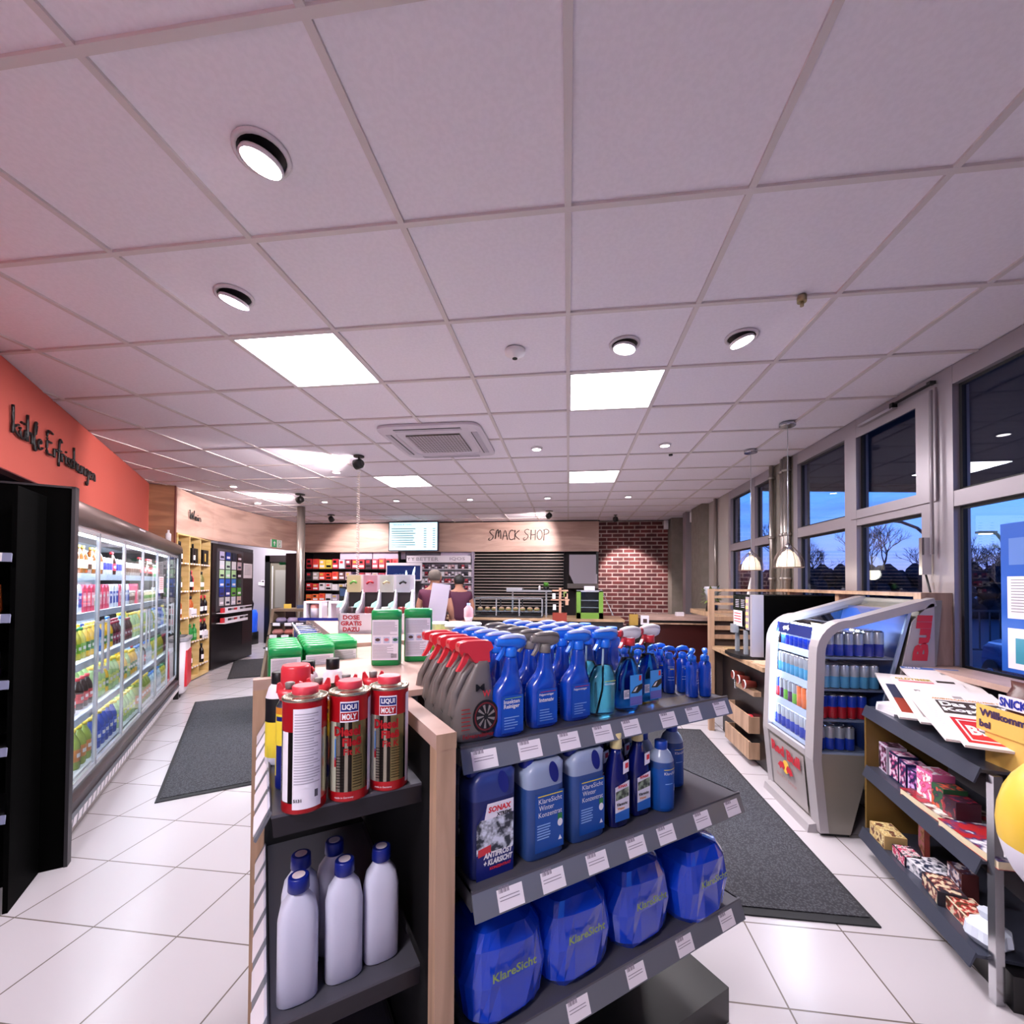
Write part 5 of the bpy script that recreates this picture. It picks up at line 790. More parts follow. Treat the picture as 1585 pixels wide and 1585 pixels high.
mb = MB(); mb.box(-2.12, -2.08, 9.5, 9.6, 0, 2.24, mat('lilac_post', '9a90a4', .5)); one('narrow_post', mb, (0, 0, 0), 0, 'narrow lilac post between cigarette dispenser and roller shutter', 'post')
hood = link('extractor_hood', None, None, (0, 0, 0)); tag(hood, 'white extractor hood hanging right of the roller shutter', 'hood')
mb = MB(); mb.box(0.02, .58, 9.35, 9.7, 1.75, 2.16, mat('hood_white', 'a8a0ac', .4)); mb.prism([(0.12, 1.55), (.60, 1.55), (.60, 1.75), (.02, 1.75)], 9.3, 9.7, mat('hood_white')); link('body', mb.mesh('body'), hood); mb = MB(); mb.box(-.02, .62, 9.2, 9.7, 1.45, 1.55, mat('hood_rim', '6a625e', .4)); link('rim', mb.mesh('rim'), hood)
one('dark_alcove', bx(-.09, .60, 9.72, 9.76, 0, 2.24, mat('alcove', '2a2224', .7)), (0, 0, 0), 0, 'dark alcove wall behind the extractor hood', 'wall panel')
# snack counter with vitrine
worksurf = mat('counter_oak', 'b89878', .4, kind='wood', c2='9a7c60', sc=(2, 9, 9))
sk = link('snack_counter', None, None, (0, 0, 0)); tag(sk, 'long dark snack counter with oak edge before the roller shutter', 'counter')
mb = MB(); mb.box(-2.2, .9, 7.4, 8.2, 0, .92, mat('counter_dark')); link('body', mb.mesh('body'), sk); mb = MB(); mb.box(-2.22, .92, 7.36, 8.24, .92, .96, worksurf); link('worktop', mb.mesh('worktop'), sk)
vt = link('glass_vitrine', None, None, (0, 0, 0)); tag(vt, 'curved glass food vitrine with pastries on the snack counter', 'vitrine')
mb = MB(); mb.box(-1.62, -.44, 7.45, 8.0, .962, .99, dgrey); 
for x in (-1.62, -1.24, -.84, -.45): mb.box(x, x + .02, 7.96, 7.98, .99, 1.30, dgrey); mb.box(x, x + .02, 7.47, 7.49, .99, 1.30, silver)
mb.box(-1.62, -.43, 7.47, 7.49, 1.285, 1.30, silver); mb.box(-1.62, -.43, 7.96, 7.98, 1.285, 1.30, silver); link('frame', mb.mesh('frame'), vt)
mb = MB(); mb.box(-1.62, -.43, 7.474, 7.480, .99, 1.285, doorg); mb.box(-1.62, -.43, 7.49, 7.96, 1.292, 1.297, doorg); link('glass_pane', mb.mesh('glass_pane'), vt); mb = MB(); mb.box(-1.60, -.45, 7.52, 7.9, 1.055, 1.065, silver); link('tray_shelf', mb.mesh('tray_shelf'), vt)
bun = c_('bun', 'c8946a', .6); topp = c_('bun_top', 'e0c0b0', .6)
for i in range(9):
    mb = MB(); r = .05; x = -1.54 + i * .125; mb.lathe([(r * .7, 0), (r, .02), (r, .035), (r * .8, .055), (r * .3, .068)], bun, 14, ms=[bun, c_('salad', '7a8a4a', .6), bun, topp]); mb.X = Matrix.Identity(4); one('pastry', mb, (x, 7.62 + .04 * (i % 2), 1.066), 0, 'filled roll in the glass vitrine, %s from the left' % ORD[i], 'roll', 'rolls in the glass vitrine')
mb = MB(); mb.box(-1.08, -.29, 7.65, 7.95, 1.40, 1.43, mat('heat_bridge', 'a8a8b0', .3, .5)); mb.box(-1.0, -.97, 7.78, 7.8, .962, 1.40, silver); mb.box(-.4, -.37, 7.78, 7.8, .962, 1.40, silver); mb.box(-1.08, -.8, 7.65, 7.95, 1.43, 1.47, silver); one('heat_bridge', mb, (0, 0, 0), 0, 'grey metal heat bridge shelf above the glass vitrine', 'shelf')
leaf = c_('leaf', '6ab04a', .5); t = link('potted_plant', None, None, (-.385, 7.72, 1.43)); tag(t, 'small bright green plant in a dark pot on the metal shelf', 'plant')
mb = MB(); mb.lathe([(.04, 0), (.055, .06)], black, 14); link('pot', mb.mesh('pot'), t); mb = MB()
for k in range(40):
    a, b = random.uniform(0, 2 * PI), random.uniform(.2, 1.3); d = Vector((math.cos(a) * math.cos(b), math.sin(a) * math.cos(b), math.sin(b))); p = Vector((0, 0, .055)); q = p + d * random.uniform(.06, .11); s_ = d.cross(Vector((0, 0, 1))).normalized() * .014; mb.add([p, (p + q) / 2 + s_, q, (p + q) / 2 - s_], [(0, 1, 2, 3)], leaf)
link('leaves', mb.mesh('leaves'), t)
mb = MB(); mb.lathe([(.02, 0), (.02, .06), (.008, .08)], white, 12); one('sauce_bottle', mb, (-.50, 7.72, 1.43), 0, 'small white bottle beside the potted plant', 'bottle')
ds_ = link('wooden_display_stand', None, None, (-.13, 7.2, 0)); tag(ds_, 'wooden cross-armed display stand with red base right of the vitrine', 'display stand')
pw = c_('pine', 'c89c84', .5); mb = MB(); mb.box(-.02, .02, -.02, .02, 1.07, 1.48, pw); link('post', mb.mesh('post'), ds_)
for z, w_ in ((1.42, .13), (1.27, .15)): mb = MB(); mb.box(-w_, w_, -.015, .015, z, z + .025, pw); mb.box(-.015, .015, -w_, w_, z + .025, z + .05, pw); link('arm', mb.mesh('arm'), ds_)
mb = MB(); mb.box(-.12, .11, -.1, .1, 0, .94, mat('counter_dark')); mb.box(-.12, .11, -.1, .1, .94, 1.07, c_('base_red', '8a3020', .5)); link('base', mb.mesh('base'), ds_)
for i, (x, z) in enumerate([(-.10, 1.30), (.10, 1.30), (-.09, 1.12), (.08, 1.33), (0.11, 1.20)]): one('hanging_pack', MB().box(-.025, .025, -.03, -.02, 0, .09, [tinwhite, pw, tinwhite, c_('salad'), pw][i]), (-.13 + x, 7.17, z), 0, 'small pack hanging on the wooden display stand, ' + ['left arm', 'right arm', 'lower left', 'upper right', 'outer right'][i], 'packet')
# green warming oven frame
gr = c_('frame_green', '6f9a3a', .4); ov = link('snack_warmer', None, None, (.36, 7.65, .96)); tag(ov, 'bright green framed heated snack cabinet with glass front near the brick wall', 'heated cabinet')
mb = MB()
for a, b, c, d in ((-.22, -.15, 0, .47), (.15, .22, 0, .47), (-.22, .22, 0, .10)): mb.box(a, b, -.2, -.17, c, d, gr)
mb.box(-.22, -.19, -.17, .2, 0, .47, gr); mb.box(.19, .22, -.17, .2, 0, .47, gr); link('frame', mb.mesh('frame'), ov); mb = MB(); mb.box(-.19, .19, .17, .2, 0, .45, dgrey); mb.box(-.22, .22, -.2, .2, .45, .475, silver); link('top', mb.mesh('top'), ov)
for z in (.18, .30): link('wire_shelf', bx(-.15, .15, -.15, .15, z, z + .01, silver).mesh('wire_shelf'), ov)
link('glass_front', bx(-.15, .15, -.185, -.18, .10, .45, doorg).mesh('glass_front'), ov)
one('small_notice', bx(-.09, .09, -.01, .01, 0, .07, tinwhite), (.36, 7.60, 1.437), 0, 'white card on top of the green heated cabinet', 'card')
mb = MB(); mb.box(.08, .62, 7.40, 7.9, .90, .958, worksurf) if False else None
# right standing bar in front of the bricks
br_ = link('standing_bar', None, None, (0, 0, 0)); tag(br_, 'dark red bar counter with oak top in front of the brick wall', 'bar')
dkr = mat('bar_red', '3a1412', .35); mb = MB(); mb.box(1.18, 2.15, 7.05, 7.7, 0, .93, dkr); mb.box(.95, 1.2, 7.05, 7.4, 0, .9, black); link('body', mb.mesh('body'), br_); mb = MB(); mb.box(1.16, 2.2, 7.0, 7.75, .99, 1.04, oakt); mb.box(1.16, 2.2, 7.0, 7.04, .93, .95, oak); link('top', mb.mesh('top'), br_); mb = MB(); mb.box(1.2, 2.15, 7.06, 7.7, .93, .99, dgrey); link('drawer_gap', mb.mesh('drawer_gap'), br_)
one('yellow_carton', bx(0, .13, 0, .06, 0, .17, c_('kraft', 'a8863a', .6)), (.96, 7.08, .90), 0, 'small tan carton left on the bar counter', 'carton')
mb = MB(); mb.box(0, .12, 0, .05, 0, .14, tinwhite); mb.quad((.03, -.002, .03), (.09, -.002, .03), (.09, -.002, .09), (.03, -.002, .09), mat('icon_dark')); one('printed_card', mb, (1.12, 6.99, .92), 0, 'white printed card leaning at the left end of the bar', 'card')
one('napkin_box', bx(0, .12, 0, .1, 0, .06, tinwhite), (1.72, 7.3, 1.04), 0, 'small white box on the oak bar top', 'box')
mb = MB(); mb.tube([(.3, 0, -.7), (-.35, 0, .75)], .008, silver); one('brass_rod', mb, (.98, 8.6, .7), 0, 'thin slanting metal rod before the brick wall', 'rod')
for x, l in ((.12, 'left'), ): pass
# shop staff seen from behind the counter
def skin(name, V, E, Rr, m, sub=2):
    me = bpy.data.meshes.new(name); me.from_pydata(V, E, []); ob = bpy.data.objects.new(name, me); C.objects.link(ob); md = ob.modifiers.new('s', 'SKIN'); me.skin_vertices[0].data[0].use_root = True
    for i, r in enumerate(Rr): me.skin_vertices[0].data[i].radius = r if isinstance(r, tuple) else (r, r)
    s2 = ob.modifiers.new('b', 'SUBSURF'); s2.levels = sub; dg = bpy.context.evaluated_depsgraph_get(); o = bpy.data.meshes.new_from_object(ob.evaluated_get(dg)); bpy.data.objects.remove(ob); o.materials.clear(); o.materials.append(m)
    o.polygons.foreach_set('use_smooth', [True] * len(o.polygons)); o.name = name; return o
def person(loc, rz, label, shirt, hairm, H=1.77, hairlen=.0, lean=0.0):
    s = H / 1.77; sk_ = c_('skin', 'a87660', .6); V = [(0, 0, .95), (0, 0, 1.12), (0, .0, 1.30), (0, .0, 1.45), (0, .01, 1.54), (0, -.01, 1.62), (0, -.01, 1.70)]
    E = [(0, 1), (1, 2), (2, 3), (3, 4), (4, 5), (5, 6)]; R_ = [(.16, .12), (.15, .11), (.17, .12), (.13, .09), .052, (.075, .09), (.068, .085)]
    cl = {'t': [0, 1, 2, 3], 'a': [], 'l': []}
    for sx in (-1, 1):
        b = len(V); V += [(sx * .17, 0, 1.43), (sx * .24, .02, 1.20), (sx * .20, -.20, 1.08), (sx * .17, -.27, 1.06)]; E += [(3, b), (b, b + 1), (b + 1, b + 2), (b + 2, b + 3)]; R_ += [.062, .048, .036, (.036, .02)]; cl['a'].append(b)
        for f in range(4): c = len(V); V += [(sx * (.145 + .018 * f), -.31, 1.055), (sx * (.147 + .018 * f), -.34 - .008 * (f in (1, 2)), 1.04)]; E += [(b + 3, c), (c, c + 1)]; R_ += [.010, .008]
        c = len(V); V += [(sx * .13, -.275, 1.05), (sx * .115, -.30, 1.04)]; E += [(b + 3, c), (c, c + 1)]; R_ += [.011, .009]
        b = len(V); V += [(sx * .09, 0, .88), (sx * .10, -.01, .48), (sx * .10, .01, .09), (sx * .10, -.12, .03)]; E += [(0, b), (b, b + 1), (b + 1, b + 2), (b + 2, b + 3)]; R_ += [.095, .062, .042, (.045, .03)]; cl['l'].append(b)
    V = [(x * s, y * s, z * s) for x, y, z in V]; body = skin('body', V, E, R_, sk_); root = link('person', body, None, loc, rz); tag(root, label, 'person')
    def sub(idx, ed, rad, name, m): return link(name, skin(name, [V[i] for i in idx], ed, rad, m), root)
    a0, a1 = cl['a']; idx = [0, 1, 2, 3, a0, a0 + 1, a1, a1 + 1]; mid = [tuple((V[a][k] + V[a + 1][k]) / 2 for k in range(3)) for a in (a0, a1)]
    me = skin('shirt', [V[0], V[1], V[2], V[3], V[a0], mid[0], V[a1], mid[1], (0, 0.01, 1.50 * s)], [(0, 1), (1, 2), (2, 3), (3, 4), (4, 5), (3, 6), (6, 7), (3, 8)], [(.185, .14), (.175, .135), (.19, .14), (.15, .105), .08, .07, .08, .07, (.075, .07)], shirt); link('shirt', me, root)
    l0, l1 = cl['l']; me = skin('trousers', [V[0], V[l0], V[l0 + 1], V[l0 + 2], V[l1], V[l1 + 1], V[l1 + 2]], [(0, 1), (1, 2), (2, 3), (0, 4), (4, 5), (5, 6)], [(.18, .135), .11, .08, .065, .11, .08, .065], c_('trousers', '1a1a22', .7)); link('trousers', me, root)
    h = MB(); h.X = Matrix.Translation((0, .012 * s, 1.70 * s)) @ Matrix.Scale(s, 4); h.lathe([(.02, .075), (.055, .066), (.08, .04), (.092, .0), (.090, -.04), (.075, -.08 - hairlen)][::-1], hairm, 20)
    hb = MB(); hb.v = [Vector((v.x, v.y if v.y > -.03 or v.z > 1.73 * s else -.03 - (v.y + .03) * 0, v.z)) for v in h.v]; hb.f, hb.fm, hb.fs, hb.mats = h.f, h.fm, h.fs, h.mats; link('hair', hb.mesh('hair'), root)
    f = MB(); f.X = Matrix.Scale(s, 4)
    for sx in (-1, 1):
        f.lathe([(.002, 1.662), (.010, 1.668), (.010, 1.676), (.002, 1.682)], white, 8, cx=sx * .032, cy=-.088); f.lathe([(.001, 1.668), (.005, 1.672), (.001, 1.676)], black, 8, cx=sx * .032, cy=-.096); f.loft([(1.63, sx * .082, .0, .008, .014), (1.665, sx * .086, .0, .012, .018), (1.69, sx * .084, 0, .008, .014)], sk_, 8, 2)
    f.loft([(1.628, 0, -.098, .014, .014), (1.64, 0, -.102, .016, .018), (1.68, 0, -.09, .006, .010)], sk_, 8, 2); f.loft([(1.592, 0, -.085, .018, .008), (1.600, 0, -.09, .026, .010), (1.606, 0, -.086, .018, .008)], c_('lips', 'a85a50', .5), 10, 2); link('face', f.mesh('face'), root)
    return root
person((-1.85, 5.95, 0), PI, 'person with short grey hair in a maroon shirt at the till, back turned', c_('maroon', '4c1030', .8), c_('grey_hair', '5e544e', .9), 1.73)
person((-1.76, 6.95, 0), PI + .5, 'person with short black hair in a purple-red shirt beside the maroon one', c_('plum_shirt', '451430', .8), c_('black_hair', '0e0b0c', .6), 1.675)
# till counter behind the island
mb = MB(); mb.box(-4.1, -2.3, 6.35, 6.95, 0, .92, mat('counter_dark')); mb.box(-4.15, -2.25, 6.3, 7.0, .92, .96, worksurf); one('till_counter', mb, (0, 0, 0), 0, 'long dark till counter with oak top before the tobacco shelves', 'counter')
t = link('card_terminal', None, None, (-3.55, 6.6, .96)); tag(t, 'black card terminal on a stand at the till counter', 'card terminal'); mb = MB(); mb.cyl(0, 0, 0, .015, .07, black); mb.cyl(0, 0, 0, .30, .012, black); link('stand', mb.mesh('stand'), t); mb = MB(); mb.box(-.06, .06, -.03, 0, .27, .52, black); mb.box(-.045, .045, -.032, -.03, .37, .49, mat('term_screen', '2a3a5a', .2, emit=.4)); link('device', mb.mesh('device'), t)
# ---------------------------------------------------------------- goods on the far end of the island
for u, l in ((-.13, 'left'), ): pass
mg = link('magazine_stand', None, None, (-2.87, 4.95, 0), .2); tag(mg, 'slant-sided oak stand with rows of small bags beyond the green wipe packs', 'stand')
mb = MB()
for x in (-.62, -.06): mb.prism([(-.45, 0), (.25, 0), (.25, 1.21), (-.05, 1.21)], x, x + .03, mat('stand_oak', '7a6450', .5), 'x')
mb.box(-.62, -.03, -.05, .25, 1.20, 1.23, mat('stand_oak')); link('frame', mb.mesh('frame'), mg)
for i, z in enumerate((.80, .93, 1.06)):
    o = link('tray', bx(-.59, -.06, -.30 + .08 * i, .2, z, z + .012, black).mesh('tray'), mg); g = MB(); 
    for k in range(4): g.box(-.56 + k * .13, -.48 + k * .13, -.305 + .08 * i, -.30 + .08 * i, z - .02, z + .015, paper)
    link('price_tags', g.mesh('price_tags'), o)
sn = math.sin(A1); cs = math.cos(A1)
def MG(x, y, z): return (-2.87 + math.cos(.2) * x - math.sin(.2) * y, 4.95 + math.sin(.2) * x + math.cos(.2) * y, z)
for i, z in enumerate((.812, .942, 1.072)):
    for k in range(4):
        mb = MB(); m = c_(['bag_lilac', 'bag_pink', 'bag_green'][2 - i] + str(k % 2), [['8a7c98', 'a08ca8'], ['b07068', 'a85a50'], ['a8b088', 'c88a90']][2 - i][k % 2], .5); mb.loft([(0, 0, 0, .055, .05), (.03, 0, 0, .062, .06), (.055, 0, 0, .04, .04)], m, 14, 4); one('snack_bag', mb, MG(-.52 + .13 * k, -.18 + .08 * i, z), A1, 'small bag in the %s tray of the slant-sided stand, %s from the left' % (['lower', 'middle', 'upper'][i], ORD[k]), 'bag', 'small bags in the slanted stand')
one('yellow_block', bx(-.04, .04, -.03, .03, 0, .05, c_('yellow_box', 'd8b848', .5)), MG(-.50, .10, 1.231), A1, 'small yellow box on the slant-sided stand', 'box'); one('blue_block', bx(-.05, .05, -.03, .03, 0, .04, c_('bluegrey_box', '3a4a6a', .5)), MG(-.34, .10, 1.231), A1, 'small blue-grey box on the slant-sided stand', 'box')
# hanging goods along the island
hs = link('hanging_display', None, None, IS(0, 0), A1); tag(hs, 'metal rack of tightly hung flat packs along the left side of the island top', 'rack')
mb = MB(); 
for v in [1.5 + .13 * i for i in range(11)]: mb.tube([(-.02, v, 1.225), (-.17, v, 1.225), (-.18, v, 1.245)], .004, silver, 5)
mb.box(-.185, -.178, 1.4, 2.83, 1.225, 1.24, silver); link('hooks', mb.mesh('hooks'), hs)
cols_ = ['2a3a7a', '3a4a9a', 'c8a03a', 'd8a83a', '2a3060', '1a1a2a', '2a3a80', '2a50b0', '484868', '303058', '2a3a7a']
for i in range(11):
    v = 1.5 + .13 * i; mb = MB()
    mb.box(-.165, -.05, v - .025, v + .02, .98, 1.215, c_('hp_' + cols_[i], cols_[i], .4)); mb.box(-.15, -.065, v - .027, v - .025, 1.05, 1.17, tinwhite if i % 2 else yellow); one('hanging_pack', mb, IS(0, 0), A1, 'flat pack hanging on the island rack, %s from the camera' % ORD[i], 'pack', 'flat packs hanging on the island rack')
one('top_board', bx(-.04, .34, 1.305, 3.20, 1.2205, 1.2565, oakt), IS(0, 0), A1, 'long pale board on the far half of the island top', 'board')
# give-away can display
dd = link('cardboard_display', None, None, (-1.30, 2.36, 1.257), .12); tag(dd, 'mint striped cardboard display reading DOSE GRATIS DAZU with four slots', 'cardboard display')
mint = mat('mint_stripe', '8cd0bc', .5); mb = MB(); mb.box(0, .40, .14, .16, 0, .34, tinwhite); mb.box(0, .40, 0, .15, 0, .02, tinwhite); mb.box(0, .40, 0, .012, 0, .115, tinwhite); mb.box(0, .40, .13, .14, .02, .24, c_('slot_dark', '2a2024', .6))
for i in range(5):
    x = i * .0975; mb.prism([(0, 0), (.15, 0), (.15, .25), (.11, .25), (.07, .17), (0, .13)], x, x + .010, tinwhite, 'x')
    mb.prism([(.0, .02), (.0, .05), (.06, .13), (.06, .10)], x - .001, x + .0, mint, 'x'); mb.prism([(.0, .08), (.0, .11), (.07, .165), (.07, .14)], x - .001, x, mint, 'x'); mb.prism([(.05, .02), (.09, .02), (.15, .09), (.15, .14)], x - .001, x, mint, 'x')
    mb.add([(x - .012, -.001, .15), (x + .02, -.001, .15), (x + .02, .02, .19), (x - .012, .02, .17)], [(0, 1, 2, 3)], mint)
link('carton', mb.mesh('carton'), dd)
for i in range(4):
    mb = MB(); x = .012 + i * .0975; mb.box(x, x + .082, .09, .095, .235, .335, [c_('ban_y', 'e8d8a8'), c_('ban_p', 'e0a8b8'), c_('ban_g', 'd8dcd4'), c_('ban_b', 'd0d4e0')][i]); mb.tube([(x + .02, .088, .285), (x + .04, .088, .30), (x + .06, .088, .29)], .006, [c_('leaf'), redp, c_('cream'), black][i], 5); link('header_card', mb.mesh('header_card'), dd)
    k = MB(); k.lathe([(.025, 0), (.028, .006), (.028, .12), (.024, .13)], [c_('can_dk', '3a2a2c', .3), c_('can_rd', '8a2a2c', .3), c_('can_wt', 'c8c0c0', .3), c_('can_rd')][i], 16); one('giveaway_can', k, (-1.30 + (.055 + i * .0975) * math.cos(.12) - .075 * math.sin(.12), 2.36 + (.055 + i * .0975) * math.sin(.12) + .075 * math.cos(.12), 1.277), 0, 'can in the mint striped display, %s slot from the left' % ORD[i], 'can', 'cans in the mint striped display')
mb = MB(); red_ = mat('dose_red', 'b83a48', .5)
for j, tt in enumerate(['DOSE', 'GRATIS', 'DAZU']): mb.text(tt, (.075, -.002, .093 - j * .034), .12 if j == 1 else .095, red_, h=.026, bold=.04)
link('lettering', mb.mesh('lettering'), dd)
for (x, y, l) in ((-1.95, 3.2, 'white holder with pink-topped bottle, left one on the island top'), (-1.76, 3.22, 'white empty holder, right one on the island top')):
    t = link('plastic_holder', None, None, (x, y, 1.257), .1); tag(t, l, 'holder'); mb = MB(); mb.box(-.07, .07, .04, .05, 0, .14, tinwhite); mb.box(-.07, -.05, -.05, .05, 0, .14, tinwhite); mb.box(.05, .07, -.05, .05, 0, .14, tinwhite); mb.box(-.07, .07, -.05, .05, .13, .145, tinwhite); link('shell', mb.mesh('shell'), t); mb = MB(); mb.box(-.10, .10, -.08, -.06, 0, .02, navy); link('foot_tray', mb.mesh('foot_tray'), t)
mb = MB(); mb.lathe([(.03, 0), (.032, .09), (.032, .10), (.03, .12)], tinwhite, 14, ms=[tinwhite, c_('peach', 'e89a90'), c_('peach')]); one('pink_topped_jar', mb, (-1.95, 3.19, 1.258), 0, 'cream jar with pink top inside the left white holder', 'jar')
mb = MB(); mb.box(-.065, .065, -.002, .002, 0, .29, c_('sheet_lilac', 'a8a0b4', .7)); [mb.quad((-.05, -.003, .24 - k * .03), (.05, -.003, .24 - k * .03), (.05, -.003, .238 - k * .03), (-.05, -.003, .238 - k * .03), mat('fine_print')) for k in range(6)]; one('paper_sheet', mb, (-.93, 3.0, 1.257), 0, 'tall blank lilac-white sheet standing on the island before the staff', 'sheet', tilt=(-.12, .12))
# rear double-sided unit behind the spray bottles
rb = link('rear_shelving', None, None, IS(0, 0), A1); tag(rb, 'rear bay of the island carrying white towels, cups and blue-capped jugs', 'shelving')
link('shelf', bx(.34, 1.04, 1.10, 1.75, 1.06, 1.075, steel).mesh('shelf'), rb); link('base', bx(.36, 1.02, 1.12, 1.72, .0, 1.06, backp).mesh('base'), rb); link('partition', bx(.245, .33, 1.0, 2.2, 0, 1.15, backp).mesh('partition'), rb)
k = Kit('jug_bottle'); mb = MB(); mb.loft([(0, 0, 0, .045, .04), (.20, 0, 0, .045, .04), (.23, 0, 0, .025, .025)], blueb, 16, 3); k.part('body', mb); mb = MB(); mb.lathe([(.030, .23), (.031, .262), (.028, .265)], blueh, 16); k.part('cap', mb)
b0 = Vector((-.31, 2.30)); b1 = Vector((.09, 2.36))
for i in range(7): p = b0.lerp(b1, i / 6); k.place((p.x, p.y, 1.076), A1, 'blue jug with broad blue cap behind the spray bottles, %s from the left' % ORD[i], 'jug', 'blue-capped jugs')
for i, (x, y) in enumerate([(.17, 2.42), (.235, 2.45)]): k.place((x, y, 1.05), A1, ['left', 'right'][i] + ' of two lone blue-capped jugs behind the red and white triggers', 'jug', 'blue-capped jugs')
one('jug_riser', bx(.08, .30, 2.36, 2.52, 1.0, 1.05, steel), (0, 0, 0), 0, 'grey steel ledge under the two lone blue-capped jugs', 'ledge')
one('side_pillar', bx(.10, .28, 2.38, 2.50, 0, 1.0, backp), (0, 0, 0), 0, 'dark narrow support under the steel ledge', 'support')
one('grey_box', bx(0, .09, 0, .05, 0, .09, c_('grey_carton', '8a8078', .6)), (.10, 2.44, 1.25 - .0), 0, 'grey-brown carton beside the blue-capped jugs', 'carton') if False else None
tow = c_('towel', 'e8e8dc', .8)
mb = MB(); mb.loft([(0, 0, 0, .12, .09), (.02, 0, 0, .135, .10), (.045, 0, 0, .125, .09), (.062, .0, 0, .06, .04)], tow, 26, 2.6); one('folded_towels', mb, (-.40, 2.10, 1.20), A1, 'pile of white folded cloths behind the blue and grey triggers', 'cloth')
one('cloth_tray', bx(-.55, -.25, 1.98, 2.24, 1.185, 1.20, dgrey), (0, 0, 0), 0, 'dark tray under the white folded cloths', 'tray')
cup = c_('cup_white', 'e8dcdc', .4); k = Kit('plastic_tub'); mb = MB(); mb.lathe([(.045, 0), (.058, .075), (.060, .08)], cup, 20); k.part('tub', mb); mb = MB(); mb.lathe([(.062, .078), (.062, .086), (.05, .092)], c_('tub_lid', 'f4ecf0'), 20); k.part('lid', mb)
for i, (x, y) in enumerate([(-.79, 2.66), (-.69, 2.68), (-.59, 2.66), (-.66, 2.52)]): k.place((x, y, 1.215), 0, 'white lidded tub on the lime box, ' + ['leftmost', 'middle', 'rightmost', 'front'][i], 'tub', 'white lidded tubs')
lm = c_('lime_box', 'a8b83a', .5); mb = MB(); mb.box(0, .36, 0, .30, 0, .06, lm); mb.box(.0, .36, -.003, 0, .0, .03, c_('lime_dark', '8aa030')); one('lime_box', mb, (-.88, 2.44, 1.150), .1, 'flat lime green box carrying the white tubs', 'box')
mb = MB(); mb.loft([(0, 0, 0, .035, .02), (.05, 0, 0, .04, .02), (.07, 0, 0, .02, .01)], c_('lime_pack', '7ac040', .3), 12); one('lime_pack', mb, (-.46, 2.26, 1.19), .3, 'small bright lime pack right of the lime box', 'pack')
mb = MB(); mb.lathe([(.02, 0), (.03, .03), (.03, .08), (.012, .10), (.012, .115)], c_('pink_bottle', 'e0a8b0', .4), 14, ms=[cup, c_('pink_bottle'), c_('pink_bottle'), c_('bluecap', '8aa0e0')]); one('pink_bottle', mb, (-.62, 2.70, 1.308), 0, 'small pale pink bottle with blue top standing on a tub', 'bottle')
one('lime_stand', bx(-.90, -.40, 2.38, 2.78, 0, 1.149, backp), (0, 0, 0), .0, 'dark pedestal under the lime box', 'pedestal')
# ---------------------------------------------------------------- right side: divider, coffee counter, pendants
dv = link('slatted_divider', None, None, (1.49, 4.9, 0)); tag(dv, 'light oak slatted divider beside the coffee machine', 'divider')
mb = MB(); mb.box(0, .055, 0, .05, 0, 1.50, oak); link('post', mb.mesh('post'), dv)
for z in (1.475, 1.405, 1.33, 1.245, 1.16, 1.065, .97): mb = MB(); mb.box(.05, .84, .012, .038, z, z + (.025 if z > 1.2 else .045), oak); link('slat', mb.mesh('slat'), dv)
mb = MB(); mb.box(.055, .84, .045, .05, .3, 1.20, mat('divider_back', '3a2c28', .6)); link('backing', mb.mesh('backing'), dv)
wr = link('window_shelf', None, None, (0, 0, 0)); tag(wr, 'narrow oak shelf running along the windows above the coffee counter', 'shelf')
mb = MB(); mb.box(2.16, 2.335, 3.06, 4.90, 1.48, 1.505, oak); link('board', mb.mesh('board'), wr); mb = MB(); mb.box(2.16, 2.335, 3.12, 4.90, 1.37, 1.39, oak); link('board', mb.mesh('board'), wr)
for y in (3.9, 4.7): link('spacer', bx(2.2, 2.32, y, y + .05, 1.39, 1.48, oak).mesh('spacer'), wr)
link('end_post', bx(2.16, 2.335, 3.0, 3.06, 1.03, 1.505, oak).mesh('end_post'), wr)
one('window_sill', bx(2.12, 2.345, -1.5, 3.06, 1.03, 1.06, oakt), (0, 0, 0), 0, 'pale oak sill board below the window with the blue poster', 'sill')
